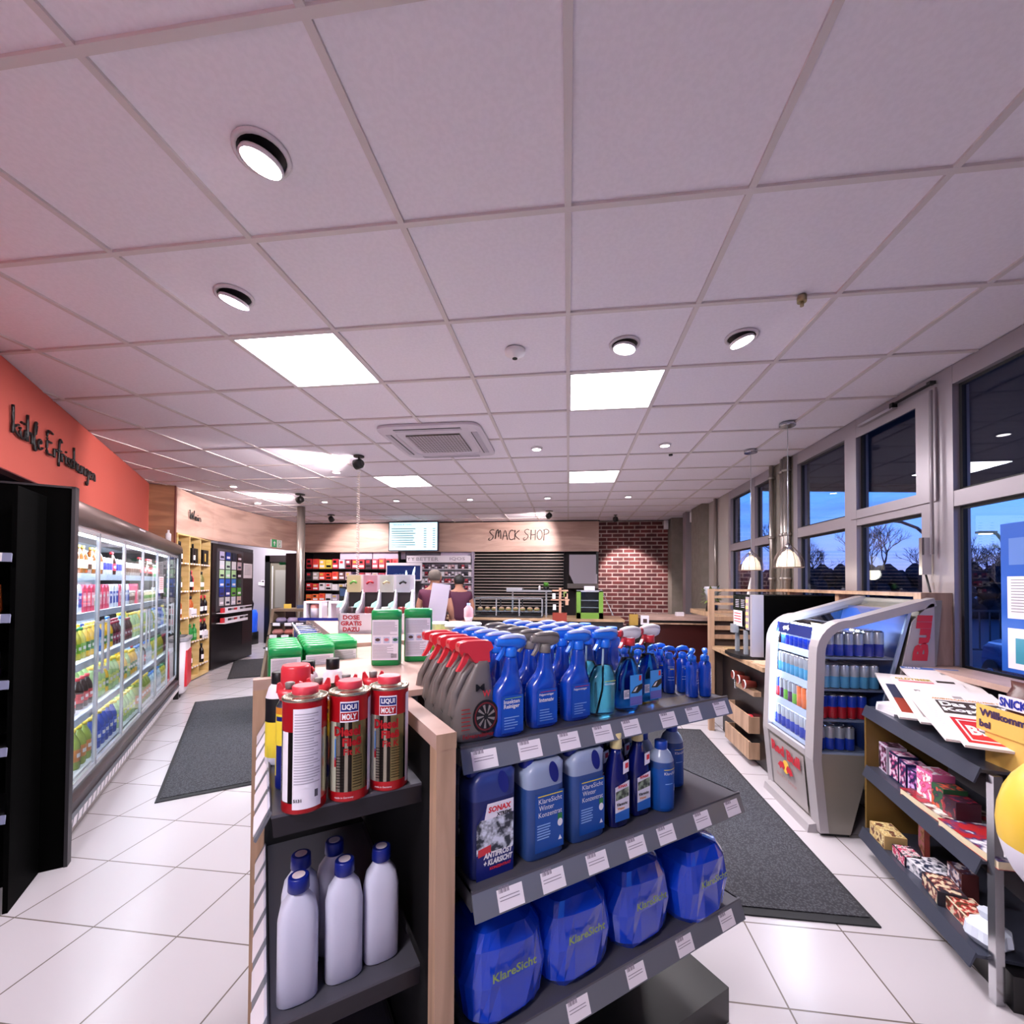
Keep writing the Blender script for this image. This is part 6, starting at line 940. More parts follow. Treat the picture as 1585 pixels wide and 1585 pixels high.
for i, (x, y) in enumerate([(1.825, 3.922), (1.828, 4.68)]):
    t = link('pendant_lamp', None, None, (x, y, 1.70)); tag(t, 'white glass pendant lamp in a wire cage, ' + ['nearer and larger' if i == 0 else 'farther of the two, left'][0] if False else ('nearer white glass pendant lamp in a wire cage' if i == 0 else 'farther white glass pendant lamp, left of its twin'), 'pendant lamp')
    g = MB(); sh_ = mat('lamp_glass', 'e8dcc8', .4, emit=.45, ecol='ffe8c8'); g.lathe([(.088, 0), (.086, .03), (.074, .075), (.045, .12), (.02, .135)], sh_, 26); link('shade', g.mesh('shade'), t)
    c = MB(); n = 12
    for k in range(n): a = 2 * PI * k / n; c.tube([(.112 * math.cos(a), .112 * math.sin(a), -.005), (.108 * math.cos(a), .108 * math.sin(a), .05), (.085 * math.cos(a), .085 * math.sin(a), .11), (.04 * math.cos(a), .04 * math.sin(a), .16), (.012 * math.cos(a), .012 * math.sin(a), .175)], .0022, bronze, 5)
    c.tube([(.112 * math.cos(2 * PI * k / 24), .112 * math.sin(2 * PI * k / 24), -.005) for k in range(25)], .003, bronze, 5); link('wire_cage', c.mesh('wire_cage'), t)
    c = MB(); c.tube([(0, 0, .19), (0, 0, 1.18)], .003, silver, 6); link('cord', c.mesh('cord'), t); c = MB(); c.lathe([(.022, .135), (.022, .17), (.008, .20)], chrome, 14); link('socket', c.mesh('socket'), t); c = MB(); c.lathe([(.06, 1.18), (.062, 1.185), (.062, 1.207), (.06, 1.207)], chrome, 24); link('ceiling_rose', c.mesh('ceiling_rose'), t)
    l = bpy.data.lights.new('pendant_glow', 'POINT'); l.energy = 1.5; l.color = (1, .85, .65); l.shadow_soft_size = .06; o = bpy.data.objects.new('pendant_glow', l); C.objects.link(o); o.location = (x, y, 1.66)
# pipes at the pillar by the window
for i, (y, r) in enumerate([(5.32, .025), (5.05, .03), (4.97, .035)]):
    mb = MB(); mb.cyl(0, 0, 1.0, CE - .004, r, mat('pipe_steel', '9a928c', .3, .7), 14)
    for z in (1.6, 2.07, 2.75): mb.cyl(0, 0, z, z + .03, r + .012, mat('pipe_steel'), 14)
    one('vertical_pipe', mb, (2.30, y, 0), 0, 'vertical steel pipe on the concrete window pillar, ' + ['leftmost', 'middle', 'rightmost'][i], 'pipe', 'steel pipes on the pillar')
mb = MB(); mb.cyl(0, 0, 1.0, CE - .004, .025, mat('pipe_steel'), 12); one('vertical_pipe', mb, (2.30, 7.25, 0), 0, 'thin steel pipe on the beige wall beyond the far window', 'pipe')
# coffee counter
cc = link('coffee_counter', None, None, (0, 0, 0)); tag(cc, 'coffee counter with oak worktop, black front and open oak drawers', 'counter')
mb = MB(); mb.box(1.62, 2.3, 3.72, 4.88, .02, .86, mat('cab_black')); link('cabinet', mb.mesh('cabinet'), cc); mb = MB(); mb.box(1.52, 2.33, 3.68, 4.94, .86, .895, worksurf); link('worktop', mb.mesh('worktop'), cc)
for z in (.28, .06):
    mb = MB(); mb.box(1.53, 1.545, 3.98, 4.55, z, z + .15, oak); mb.box(1.545, 1.62, 3.98, 3.99, z, z + .14, oak); mb.box(1.545, 1.62, 4.54, 4.55, z, z + .14, oak); mb.box(1.545, 1.62, 3.99, 4.54, z, z + .02, oak); link('drawer', mb.mesh('drawer'), cc)
mb = MB(); mb.tube([(1.61, 4.44, .56), (1.58, 4.44, .56), (1.58, 4.44, .72), (1.61, 4.44, .72)], .006, silver, 6); link('handle', mb.mesh('handle'), cc); link('inner_shelf', bx(1.56, 1.62, 3.95, 4.35, .60, .64, oak).mesh('inner_shelf'), cc)
for i, (y, z) in enumerate([(4.30, .715), (4.17, .70), (4.04, .685)]):
    mb = MB(); mb.X = Matrix.Translation((1.56, y, z)) @ Matrix.Rotation(-PI / 2, 4, 'Y'); mb.lathe([(.030, -.05), (.038, .04), (.040, .045), (.036, .05), (.030, .02)], c_('mug_brown', '7a3028', .35), 16, ms=[c_('mug_brown'), white, white, c_('mug_brown')]); one('paper_cup', mb, (0, 0, 0), 0, 'brown and white paper cup lying in the dispenser under the worktop, ' + ['farthest', 'middle', 'nearest'][i], 'cup', 'paper cups under the worktop')
mb = MB(); mb.loft([(0, 0, 0, .04, .04), (.06, 0, 0, .05, .05), (.10, 0, 0, .03, .03)], redp, 14); one('red_bag', mb, (1.585, 4.12, .30), 0, 'red packet in the upper oak drawer', 'packet'); mb = MB(); mb.loft([(0, 0, 0, .035, .08), (.06, 0, 0, .035, .1), (.08, 0, 0, .02, .06)], c_('bag_clear', 'b8b8b8', .3), 14); one('plastic_bag', mb, (1.585, 4.15, .08), 0, 'clear plastic bag in the lower oak drawer', 'bag')
mb = MB(); mb.X = Matrix.Scale(1, 4); mb.rings([[(x * (1 + .2 * math.sin(q * 3)), y * (1 + .2 * math.cos(q * 2)), z) for q, (x, y) in enumerate(superring(0, 0, r, r * 1.3, 18, 2))] for z, r in ((0, .10), (.012, .10), (.022, .05))], c_('crumpled_paper', 'b8967a', .8), smooth=False); one('crumpled_napkins', mb, (1.62, 3.84, .896), 0, 'crumpled brown napkins at the near edge of the coffee worktop', 'napkin')
one('napkin_spill', bx(1.6, 1.75, 4.68, 4.80, .896, .902, c_('straws', 'a8906a', .7)), (0, 0, 0), 0, 'scattered wooden stirrers on the far end of the coffee worktop', 'stirrers')
cm = link('coffee_machine', None, None, (0, 0, 0)); tag(cm, 'black and silver coffee machine with lit buttons on the oak worktop', 'coffee machine')
mb = MB(); mb.box(1.80, 2.30, 4.02, 4.46, .925, 1.455, mat('gloss_black')); mb.box(1.58, 1.80, 4.06, 4.46, 1.14, 1.455, mat('gloss_black')); link('body', mb.mesh('body'), cm)
mb = MB(); mb.box(1.67, 1.80, 4.02, 4.06, .925, 1.455, mat('gloss_black')); mb.box(1.575, 1.67, 4.018, 4.06, .925, 1.46, mat('machine_silver', 'b0aab4', .35, .3)); link('side_panel', mb.mesh('side_panel'), cm)
mb = MB(); mb.prism([(1.48, 4.40), (1.47, 4.24), (1.50, 4.08), (1.62, 4.02), (2.30, 4.02), (2.30, 4.48), (1.54, 4.48)], .896, .925, black, 'z'); link('drip_tray', mb.mesh('drip_tray'), cm)
mb = MB(); mb.box(1.575, 1.58, 4.07, 4.45, 1.16, 1.45, mat('front_dark', '18161a', .2)); mb.box(1.57, 1.575, 4.075, 4.14, 1.15, 1.44, mat('machine_silver'))
for k in range(5): mb.X = Matrix.Identity(4); mb.box(1.564, 1.571, 4.09, 4.125, 1.17 + k * .055, 1.195 + k * .055, mat('button_amber', 'ffb070', .4, emit=1.6, ecol='ff9848'))
for a in range(2):
    for k in range(5): mb.box(1.570, 1.575, 4.18 + a * .13, 4.25 + a * .13, 1.37 + k * .016 - .03, 1.377 + k * .016 - .03, mat('fine_print'))
link('control_panel', mb.mesh('control_panel'), cm); mb = MB()
link('cup_post', bx(1.57, 1.60, 4.16, 4.195, .925, 1.14, silver).mesh('cup_post'), cm); mb.box(1.57, 1.60, 4.36, 4.395, .925, 1.14, silver)
link('cup_post', mb.mesh('cup_post'), cm); mb = MB(); mb.box(1.53, 1.58, 4.33, 4.40, 1.10, 1.18, silver); link('spout', mb.mesh('spout'), cm); mb = MB(); mb.box(1.560, 1.563, 4.20, 4.40, 1.17, 1.31, paper); [mb.box(1.558, 1.560, 4.22, 4.38, 1.28 - k * .025, 1.288 - k * .025, redp) for k in range(4)]; link('notice', mb.mesh('notice'), cm)
mb = MB(); mb.lathe([(.06, 0), (.065, .008)], white, 14, 0, 0); mb.loft([(.0, 0, 0, .03, .02), (.10, .0, 0, .025, .018), (.3, .02, 0, .018, .014), (.44, .035, 0, .004, .006)], white, 14, 2.5); one('white_sail_ornament', mb, (2.05, 5.35, 1.19), 0, 'tall white blade-shaped ornament behind the slatted divider', 'ornament'); one('ornament_table', bx(1.8, 2.32, 5.1, 6.8, 1.13, 1.19, worksurf).box(2.2, 2.3, 5.2, 6.7, 0, 1.13, backp), (0, 0, 0), 0, 'narrow oak ledge by the far window behind the divider', 'ledge')
t = link('potted_plant', None, None, (1.92, 6.2, 1.19)); tag(t, 'leafy plant in a grey pot with dark bow behind the divider', 'plant'); mb = MB(); mb.lathe([(.06, .12), (.10, .30), (.09, .33)], c_('pot_grey', 'a8a8b0', .5), 16); mb.lathe([(.08, 0), (.06, .12)], black, 14); link('pot', mb.mesh('pot'), t); mb = MB()
for k in range(60): a, b = random.uniform(0, 2 * PI), random.uniform(-.6, .9); d = Vector((math.cos(a) * math.cos(b), math.sin(a) * math.cos(b), math.sin(b))); p = Vector((0, 0, .2)) + d * .08; q = p + d * random.uniform(.06, .13); s_ = d.cross(Vector((0, 0, 1))).normalized() * .02; mb.add([p, (p + q) / 2 + s_, q, (p + q) / 2 - s_], [(0, 1, 2, 3)], c_('leaf_olive', '6a7a3a', .5))
link('leaves', mb.mesh('leaves'), t)
# ---------------------------------------------------------------- energy drink cooler
ec = link('drinks_cooler', None, None, (0, 0, 0)); tag(ec, 'silver arched glass cooler full of small energy drink cans by the window', 'cooler')
def ep(name, mb, label=None, of=None): o = link(name, mb.mesh(name), of or ec); tag(o, label); return o
silv = mat('cooler_silver', 'aaa4a8', .42, .2); sside = mat('cooler_side', '8c867e', .3, .15)
def arch(off):   # side outline x,z from front foot over the arch to the back top
    P = [(1.545, .02), (1.505, .46), (1.53, 1.12)]
    P += [(1.53 + .20 * (1 - math.cos(a)), 1.12 + .215 * math.sin(a)) for a in [PI / 2 * k / 8 for k in range(1, 9)]] + [(2.19, 1.475)]
    o = []
    for i, p in enumerate(P):
        q0, q1 = Vector(P[max(i - 1, 0)]), Vector(P[min(i + 1, len(P) - 1)]); d = (q1 - q0).normalized(); n = Vector((d.y, -d.x)); o.append((p[0] + n.x * off, p[1] + n.y * off))
    return o
def archpart(y0, y1, t=.05):
    A, B = arch(0), arch(t); mb = MB(); n = len(A); vs = [(a, y0, b) for a, b in A] + [(a, y0, b) for a, b in B] + [(a, y1, b) for a, b in A] + [(a, y1, b) for a, b in B]
    fs = []
    for i in range(n - 1): fs += [(i, i + 1, n + i + 1, n + i), (2 * n + i, 3 * n + i, 3 * n + i + 1, 2 * n + i + 1), (i, 2 * n + i, 2 * n + i + 1, i + 1), (n + i, n + i + 1, 3 * n + i + 1, 3 * n + i)]
    fs += [(0, n, 3 * n, 2 * n), (n - 1, 3 * n - 1, 4 * n - 1, 2 * n - 1)]; mb.add(vs, fs, silv); return mb
ep('arch_frame', archpart(2.94, 3.035), 'near silver arch frame'); ep('arch_frame', archpart(3.56, 3.64), 'far silver arch frame')
mb = MB(); mb.box(1.56, 1.72, 2.96, 3.62, 0, .06, black); mb.prism([(1.555, .03), (1.515, .46), (1.53, .50), (1.84, .50), (1.74, .03)], 3.0, 3.6, sside); mb.prism([(1.545, .02), (1.72, .02), (1.84, .505), (1.51, .505)], 2.945, 2.965, sside); mb.prism([(1.545, .02), (1.72, .02), (1.84, .505), (1.51, .505)], 3.61, 3.63, sside)
mb.box(1.505, 1.54, 3.035, 3.56, .46, .50, silv); mb.prism([(1.49, .0), (1.56, .0), (1.55, .06), (1.50, .05)], 2.98, 3.60, silv); ep('base', mb)
mb = MB(); red2 = c_('logo_red', 'c02434', .4)
mb.quad((1.508, 3.53, .44), (1.508, 3.06, .44), (1.538, 3.06, .08), (1.538, 3.53, .08), mat('front_panel', 'b0a8a8', .35, .3)); ep('front_panel', mb)
mb = MB(); mb.text('Red Bull', (1.502, 3.29, .375), .40, red2, ux=(0, -1, 0), uy=(-.08, 0, 1), bold=.05, h=.075); gold_ = c_('sun_yellow', 'e8b84a', .5)
mb.add([(1.508, 3.29 + .045 * math.cos(a), .28 + .045 * math.sin(a)) for a in [2 * PI * k / 16 for k in range(16)]], [tuple(range(16))], gold_)
for sx in (-1, 1): mb.add([(1.505, 3.29 + sx * y, z) for y, z in ((.01, .27), (.03, .30), (.075, .295), (.11, .26), (.085, .255), (.07, .24), (.05, .262), (.03, .25))], [tuple(range(8))], red2)
mb.text('ENERGY DRINK', (1.514, 3.29, .19), .28, mat('front_text', 'b87a78', .4), ux=(0, -1, 0), uy=(-.08, 0, 1), h=.02); ep('logo', mb)
mb = MB(); mb.prism([(1.86, .50), (2.10, 1.30), (2.19, 1.46), (2.24, 1.46), (2.20, 1.0), (2.05, .3), (1.80, .3)], 2.95, 3.63, sside); ep('back_housing', mb); mb = MB(); mb.prism([(1.93, .66), (2.07, 1.33), (2.17, 1.44), (2.19, 1.44), (2.19, .9), (2.1, .6)], 2.94, 2.949, mat('side_wing', 'b0a6a8', .35, .2)); mb.text('Red Bull', (2.10, 2.936, 1.06), .62, red2, ux=(.12, 0, 1), uy=(-1, 0, 0), bold=.06, h=.085); ep('side_wing', mb, 'silver rear side panel with vertical red lettering')
ledb = mat('cooler_led', 'ffffff', .5, emit=5.0, ecol='cfe0ff'); mb = MB(); mb.prism([(1.525, .52), (1.548, 1.15), (1.560, 1.15), (1.540, .52)], 3.54, 3.555, ledb); ep('led_strip', mb, 'white led strip')
area('cooler_light', (1.60, 3.5, 1.2), .25, .05, 5, (.66, .79, 1), (PI / 2, 0, 0)); area('cooler_light', (1.62, 3.3, 1.30), .1, .5, 8, (.66, .79, 1), (0, -.6, 0)); area('cooler_light', (1.56, 3.3, .75), .3, .5, 4, (.66, .79, 1), (0, PI / 2 * -1 + PI, 0))
mb = MB(); P = arch(.03)
for i in range(1, len(P) - 1): mb.quad((P[i][0], 3.03, P[i][1]), (P[i + 1][0], 3.03, P[i + 1][1]), (P[i + 1][0], 3.565, P[i + 1][1]), (P[i][0], 3.565, P[i][1]), doorg)
o = ep('front_glass', mb); P = [p for p in arch(.02)[1:]] + [(2.08, 1.42), (1.86, .505)]
for y in (2.955, 3.625): mb = MB(); n = len(P); mb.add([(a, y, b) for a, b in P], [tuple(range(n))], doorg); ep('side_glass', mb)
mb = MB(); mb.prism([(1.845, .50), (2.075, 1.40), (2.06, 1.41), (1.825, .505)], 2.948, 2.962, mat('trim_ice', '98a8c8', .3, .3)); mb.box(1.52, 1.85, 2.946, 2.962, .50, .515, mat('trim_ice')); ep('glass_trim', mb)
blue_in = mat('cooler_inside', '2a4488', .4); mb = MB(); mb.prism([(1.86, .50), (2.09, 1.40), (2.075, 1.40), (1.845, .50)], 2.97, 3.61, blue_in); ep('inner_back', mb)
hp = MB(); hp.quad((1.572, 3.06, 1.275), (1.572, 3.54, 1.275), (1.556, 3.54, 1.20), (1.556, 3.06, 1.20), c_('header_blue', '14246a', .4)); hp.add([(1.560, 3.44 - a, 1.24 + b) for a, b in ((0, 0), (.02, .012), (.06, .014), (.09, .024), (.085, .008), (.10, -.004), (.085, -.012), (.075, -.022), (.065, -.01), (.03, -.012), (.015, -.024), (.01, -.01))], [tuple(range(12))], white); ep('header_strip', hp)
shz = [(1.10, 1.60, 2.0), (.90, 1.575, 1.94), (.71, 1.56, 1.90), (.515, 1.545, 1.845)]
for z, x0, x1 in shz: mb = MB(); mb.box(x0, x1, 2.975, 3.60, z - .012, z, mat('cooler_shelf', '7c88a8', .3)); mb.prism([(x0, z + .012), (x0 - .012, z - .035), (x0, z - .012)], 2.975, 3.60, mat('cooler_rail', 'a0acc8', .4)); ep('shelf', mb)
def ecan(a, b, r=.0275, h=.155):
    k = Kit('energy_drink_can'); m = MB(); m.lathe([(r * .82, 0), (r, .008), (r, h * .5), (r, h * .93), (r * .82, h)], a, 14, ms=[chrome, b, a, chrome]); k.part('body', m); l = MB(); l.lathe([(r * .78, h - .001), (r * .70, h - .003)], chrome, 12); k.part('lid', l); return k
cb = c_('can_blue', '1a3cb8', .3); csv = mat('can_silver', 'b8bcc8', .3, .5); cans = {'blue and silver can': ecan(csv, cb), 'light blue can': ecan(csv, c_('can_sky', '5aa8d8', .3)), 'green can': ecan(csv, c_('can_grn', '7ac84a', .3)), 'orange can': ecan(c_('can_org', 'e87a4a', .3), c_('can_org')), 'red can': ecan(cb, c_('can_red2', 'b81c2c', .3)), 'yellow can': ecan(csv, c_('can_yel', 'e8d84a', .3)), 'purple can': ecan(csv, c_('can_pur', '5a2a6a', .3)), 'blue can with orange band': ecan(csv, c_('can_tall', '1a2c9a', .3), .031, .168)}
for li, (z, x0, x1) in enumerate(shz):
    for c in range(7):
        for r in range(10):
            y = 3.006 + r * .0622; x = x0 + .035 + c * .0565
            if x + .03 > x1 - .015: continue
            kn = 'blue and silver can' if li in (0, 3) else ('light blue can' if li == 1 else ['red can', 'red can', 'yellow can', 'orange can', 'orange can', 'green can', 'purple can', 'green can', 'purple can', 'red can'][r])
            if li == 0 and c > 3: kn = 'blue can with orange band'
            if c >= 2 and r > 2: continue
            cans[kn].place((x, y, z), 0, '%s on the %s shelf of the silver cooler' % (kn, ['top', 'second', 'third', 'bottom'][li]), 'can', '%ss on the %s cooler shelf' % (kn, ['top', 'second', 'third', 'bottom'][li]))
mb = MB(); mb.box(-.03, .03, -.04, .04, 0, .15, c_('milk_box', '3a6ac0', .4)); mb.box(-.031, -.03, -.03, .03, .02, .10, tinwhite); mb.prism([(-.03, .15), (.03, .15), (0, .18)], -.04, .04, c_('milk_box')); one('drink_carton', mb, (1.66, 3.80, .896), .1, 'blue and white drink carton on the worktop seen through the cooler', 'carton')
# ---------------------------------------------------------------- newspaper rack
RKa = -.17
def RK(x, y, z=0.0): dx, dy = x - 1.80, y - 2.86; return (1.715 + dx * math.cos(RKa) - dy * math.sin(RKa), 2.79 + dx * math.sin(RKa) + dy * math.cos(RKa), z + .05)
nr = link('newspaper_rack', None, None, RK(0, 0, -.05), RKa); tag(nr, 'dark grey three-shelf rack with newspapers in front of the window sill', 'rack')
def npart(name, mb, label=None, of=None): o = link(name, mb.mesh(name), of or nr); tag(o, label); return o
npart('back_panel', bx(2.18, 2.21, 1.6, 2.88, 0, .98, mat('rack_grey', '6a6468', .4)))
npart('side_panel', bx(1.80, 2.18, 2.86, 2.88, .13, .84, mat('side_amber', '6a5020', .5)), 'amber side panel'); npart('base', bx(1.86, 2.18, 1.9, 2.86, 0, .13, black))
bl_shelf = mat('shelf_blue_grey', '4c5060', .3, .5)
for z, x0, lb in ((.80, 1.80, 'upper'), (.455, 1.80, 'middle'), (.10, 1.78, 'lower')):
    z += .05; mb = MB(); mb.box(x0, 2.18, 1.95, 2.86, z - .012, z, bl_shelf); mb.prism([(x0, z + .008), (x0 - .022, z - .052), (x0 - .016, z - .054), (x0 + .006, z)], 1.95, 2.86, bl_shelf); npart('shelf', mb)
one('corner_post', bx(-.015, .015, -.015, .015, -.05, .79, chrome), RK(1.83, 1.93), 0, 'shiny upright at the near end of the newspaper rack', 'post')
def paperlay(BL, TL, w, label, tops, th=.010):
    BL, TL = Vector(BL), Vector(TL); uy = (TL - BL).normalized(); ux = Vector((uy.y, -uy.x, 0)).normalized(); nz_ = ux.cross(uy); h = (TL - BL).length; c = (BL + TL) / 2 + ux * (w / 2)
    mb = MB(); mb.box(-w / 2, w / 2, -h / 2, h / 2, -th, 0, c_('newsprint', 'dcd4d4', .8)); mb.box(-w / 2 + .004, w / 2 + .006, -h / 2 + .005, h / 2 + .004, -th * .6, -th * .4, c_('newsprint')); t = link('newspaper', mb.mesh('pages')); tag(t, label, 'newspaper')
    M = Matrix((ux, uy, nz_)).transposed().to_4x4(); M.translation = c; t.matrix_world = M
    p = MB(); U = dict(ux=(1, 0, 0), uy=(0, 1, 0))
    for q in tops:   # positions as shares of the page
        if q[0] == 't': p.text(q[1], (q[2] * w, q[3] * h, .0015), q[4] * w, q[5], h=q[6] * h, bold=.04, **U)
        else: e_ = .0006 + (q[6] if len(q) > 6 else 0); x0, x1, y0, y1 = q[1] * w, q[2] * w, q[3] * h, q[4] * h; p.quad((x0, y0, e_), (x1, y0, e_), (x1, y1, e_), (x0, y1, e_), q[5])
    link('print', p.mesh('print'), t)
dk_ = c_('headline_dark', '3a2e2c', .6); gy = c_('news_grey', '9a9090', .7); RZ = -PI / 2 + RKa; fn = c_('fine_news', 'b8b0b0', .7)
paperlay((1.80, 2.42, .972), (1.99, 2.93, 1.062), .26, 'pale newspaper with blue heading, rearmost on the newspaper rack', [('q', -.5, .5, .43, .5, c_('news_blue', '4a6ab0', .6)), ('t', '2019', -.3, .465, .3, white, .04), ('q', .1, .42, .3, .36, gy)])
paperlay((1.612, 2.378, 0.907), (1.861, 2.944, 1.016), .26, 'white newspaper with a sunset photograph, leftmost on the newspaper rack', [('q', -.42, .4, -.1, .22, c_('photo_dusk', '2a2e48', .6)), ('q', -.42, .4, -.4, -.1, c_('photo_red', '8a3020', .6))])
paperlay((1.597, 2.226, 0.929), (1.814, 2.741, 1.037), .28, 'newspaper with yellow heading second from the left on the rack', [('t', 'OLDTIMER', -.18, .45, .55, c_('gold_txt', 'b89a3a', .6), .05), ('q', -.42, .1, .37, .41, c_('pinkred', 'd07a80', .6)), ('q', .16, .42, .42, .47, dk_), ('q', -.42, .42, -.4, .1, gy)])
paperlay((1.516, 1.986, 0.932), (1.740, 2.544, 1.022), .33, 'pale newspaper with a small grey drawing, third from the left on the rack', [('t', 'Pi', -.36, .42, .07, gy, .04), ('q', .0, .1, .28, .36, gy)] + [('q', -.42, .42, .2 - k * .04, .207 - k * .04, fn) for k in range(13)])
paperlay((1.536, 1.925, 0.930), (1.724, 2.355, 1.018), .32, 'tabloid with large white headline and red emblem at the front of the rack', [('t', 'ADVENTS-CASH-CALL: Noch 100 000 Euro', 0, .46, .96, c_('cash_orange', 'c88a3a', .6), .035), ('q', -.46, .46, .12, .42, dk_), ('t', 'Das absurde', .0, .34, .86, white, .11), ('t', 'Kopftuch', -.08, .20, .72, white, .11), ('q', -.44, .02, -.44, .04, c_('bild_red', 'c02028', .5)), ('q', -.40, -.02, -.40, .0, c_('newsprint'), .0004), ('q', -.38, -.04, -.38, -.02, c_('bild_red'), .0008), ('t', 'Bild', -.21, -.2, .28, white, .18), ('q', .08, .44, -.44, .06, gy)])
for i in range(4): mb = MB(); mb.box(-.10, .10, -.07, .07, 0, .012, tinwhite); one('stack_leaflet', mb, RK(1.93, 2.74, .801 + i * .013), .1 * i, 'white folded leaflet in the small stack beside the newspapers, %s from the bottom' % ORD[i], 'leaflet', 'white leaflets')
sg = link('cardboard_sign', None, None, (1.66, 2.02, .85), -PI / 2); tag(sg, 'yellow cardboard display front reading Willkommen bei, right of the newspapers', 'cardboard sign')
ycard = c_('card_yellow', 'e0b45a', .6); mb = MB(); mb.box(0, .42, -.006, 0, .122, .222, ycard); mb.box(.03, .42, .0, .006, 0, .125, ycard); mb.box(.03, .42, 0.006, .22, .12, .13, ycard); link('card', mb.mesh('card'), sg)
mb = MB(); mb.text('Willkommen', (.128, -.0075, .194), .225, c_('text_purple', '3a2448', .5), h=.030, bold=.05); mb.text('bei', (.038, -.0075, .149), .048, c_('text_purple'), h=.030, bold=.05); link('lettering', mb.mesh('lettering'), sg); mb = MB(); mb.box(.0, .07, .006, .012, .06, .12, tinwhite); mb.box(.0, .03, .004, .006, .08, .11, ink); link('price_card', mb.mesh('price_card'), sg)
choc = c_('choc_brown', '4a2018', .3); bg_ = link('chocolate_bag', None, None, (1.77, 1.985, .981), -PI / 2); tag(bg_, 'brown chocolate bag standing behind the yellow Willkommen sign', 'bag')
mb = MB(); mb.rings([[(x + .08, y, z) for x, y in superring(0, 0, rx, ry, 20, 3)] for z, rx, ry in ((0, .09, .04), (.05, .10, .05), (.14, .098, .045), (.165, .10, .008), (.19, .105, .004))], choc, smooth=True); link('bag', mb.mesh('bag'), bg_)
mb = MB(); mb.box(-.01, .17, -.056, -.050, .085, .135, c_('snick_white', 'e8e0f0', .4)); mb.text('SNICKERS', (.075, -.0575, .11), .16, c_('snick_blue', '1a2a9a', .4), h=.036, bold=.04); mb.quad((.07, -.0565, .05), (.12, -.0565, .05), (.12, -.0565, .07), (.07, -.0565, .07), tinwhite); link('label', mb.mesh('label'), bg_)
# books, boxes and toys on the lower shelves
def cbox_thing(name, x, y, z, w, d, h, hexs, rz, label, cat='box', top=None):
    mb = MB(); mb.box(-w / 2, w / 2, -d / 2, d / 2, 0, h, c_('b_' + hexs[0], hexs[0], .4)); t = link(name, mb.mesh('box'), None, RK(x, y, z), rz); tag(t, label, cat); l = MB()
    m = mat('art_' + hexs[0] + hexs[1], hexs[0], .4, kind='noise', c2=hexs[1], c3=hexs[2] if len(hexs) > 2 else 'e8e0e8', s=38, p0=.42, p1=.56); l.quad((-w * .46, -d / 2 - .001, h * .06), (w * .46, -d / 2 - .001, h * .06), (w * .46, -d / 2 - .001, h * .94), (-w * .46, -d / 2 - .001, h * .94), m)
    l.quad((-w * .46, -d * .46, h + .001), (w * .46, -d * .46, h + .001), (w * .46, d * .46, h + .001), (-w * .46, d * .46, h + .001), m); link('print', l.mesh('print'), t); return t
zs = .456
for i, (y, w_, h_, hx, l) in enumerate([(2.80, .10, .15, ('c8bcd0', '2a1c28', '8a3a6a'), 'lilac printed collecting box, leftmost on the middle rack shelf'), (2.69, .09, .14, ('20264a', 'e0d0e0', 'c04080'), 'navy printed collecting box, second on the middle rack shelf'), (2.60, .08, .13, ('28285a', 'd8c0d8', 'b03070'), 'navy and white collecting box, third on the middle rack shelf'), (2.52, .07, .12, ('1c2050', 'c8b0e0', 'a04090'), 'dark blue collecting box, fourth on the middle rack shelf'), (2.42, .11, .16, ('e070a8', 'f0e8f4', 'c8204a'), 'bright pink and white picture box on the middle rack shelf'), (2.32, .08, .13, ('2c5a3a', 'c85a3a', '1a2a4a'), 'green and red packet beside the pink box'), (2.24, .08, .11, ('3a1a28', '8a2030', '20203a'), 'dark red packet beyond the green one')]):
    cbox_thing('collecting_box', 1.90, y, zs, w_, .09, h_, hx, RZ + random.uniform(-.1, .1), l)
for i, (y, hx, l) in enumerate([(2.36, ('a01c24', 'e8d8d0', '3a2018'), 'red covered book lying in front of the pink box'), (2.06, ('b0282c', 'e8e0e8', '28386a'), 'thick red covered book at the near end of the middle rack shelf')]):
    t = link('book', bx(-.15, .15, -.11, .11, 0, .03, c_('book_pages', 'd8c8a8', .7)).mesh('pages'), None, RK(1.92, y, zs), RZ + .08); tag(t, l, 'book'); g = MB(); m = mat('cover%d' % i, hx[0], .35, kind='noise', c2=hx[1], c3=hx[2], s=14, p0=.45, p1=.62); g.box(-.152, .152, -.112, .112, .030, .033, m); g.box(-.152, .152, -.112, .112, -.0, .001, c_('b_a01c24', 'a01c24')); link('cover', g.mesh('cover'), t)
cbox_thing('chocolate_box', 1.98, 2.13, zs, .12, .05, .22, ('5a2018', 'e0c8d8', '2a1010'), RZ - .3, 'brown and pink chocolate box standing behind the books')
cbox_thing('snack_packet', 1.97, 2.02, zs + .0, .10, .06, .13, ('28406a', 'c8d0e8', '3a6a4a'), RZ, 'blue packet right of the chocolate box')
random.seed(5)
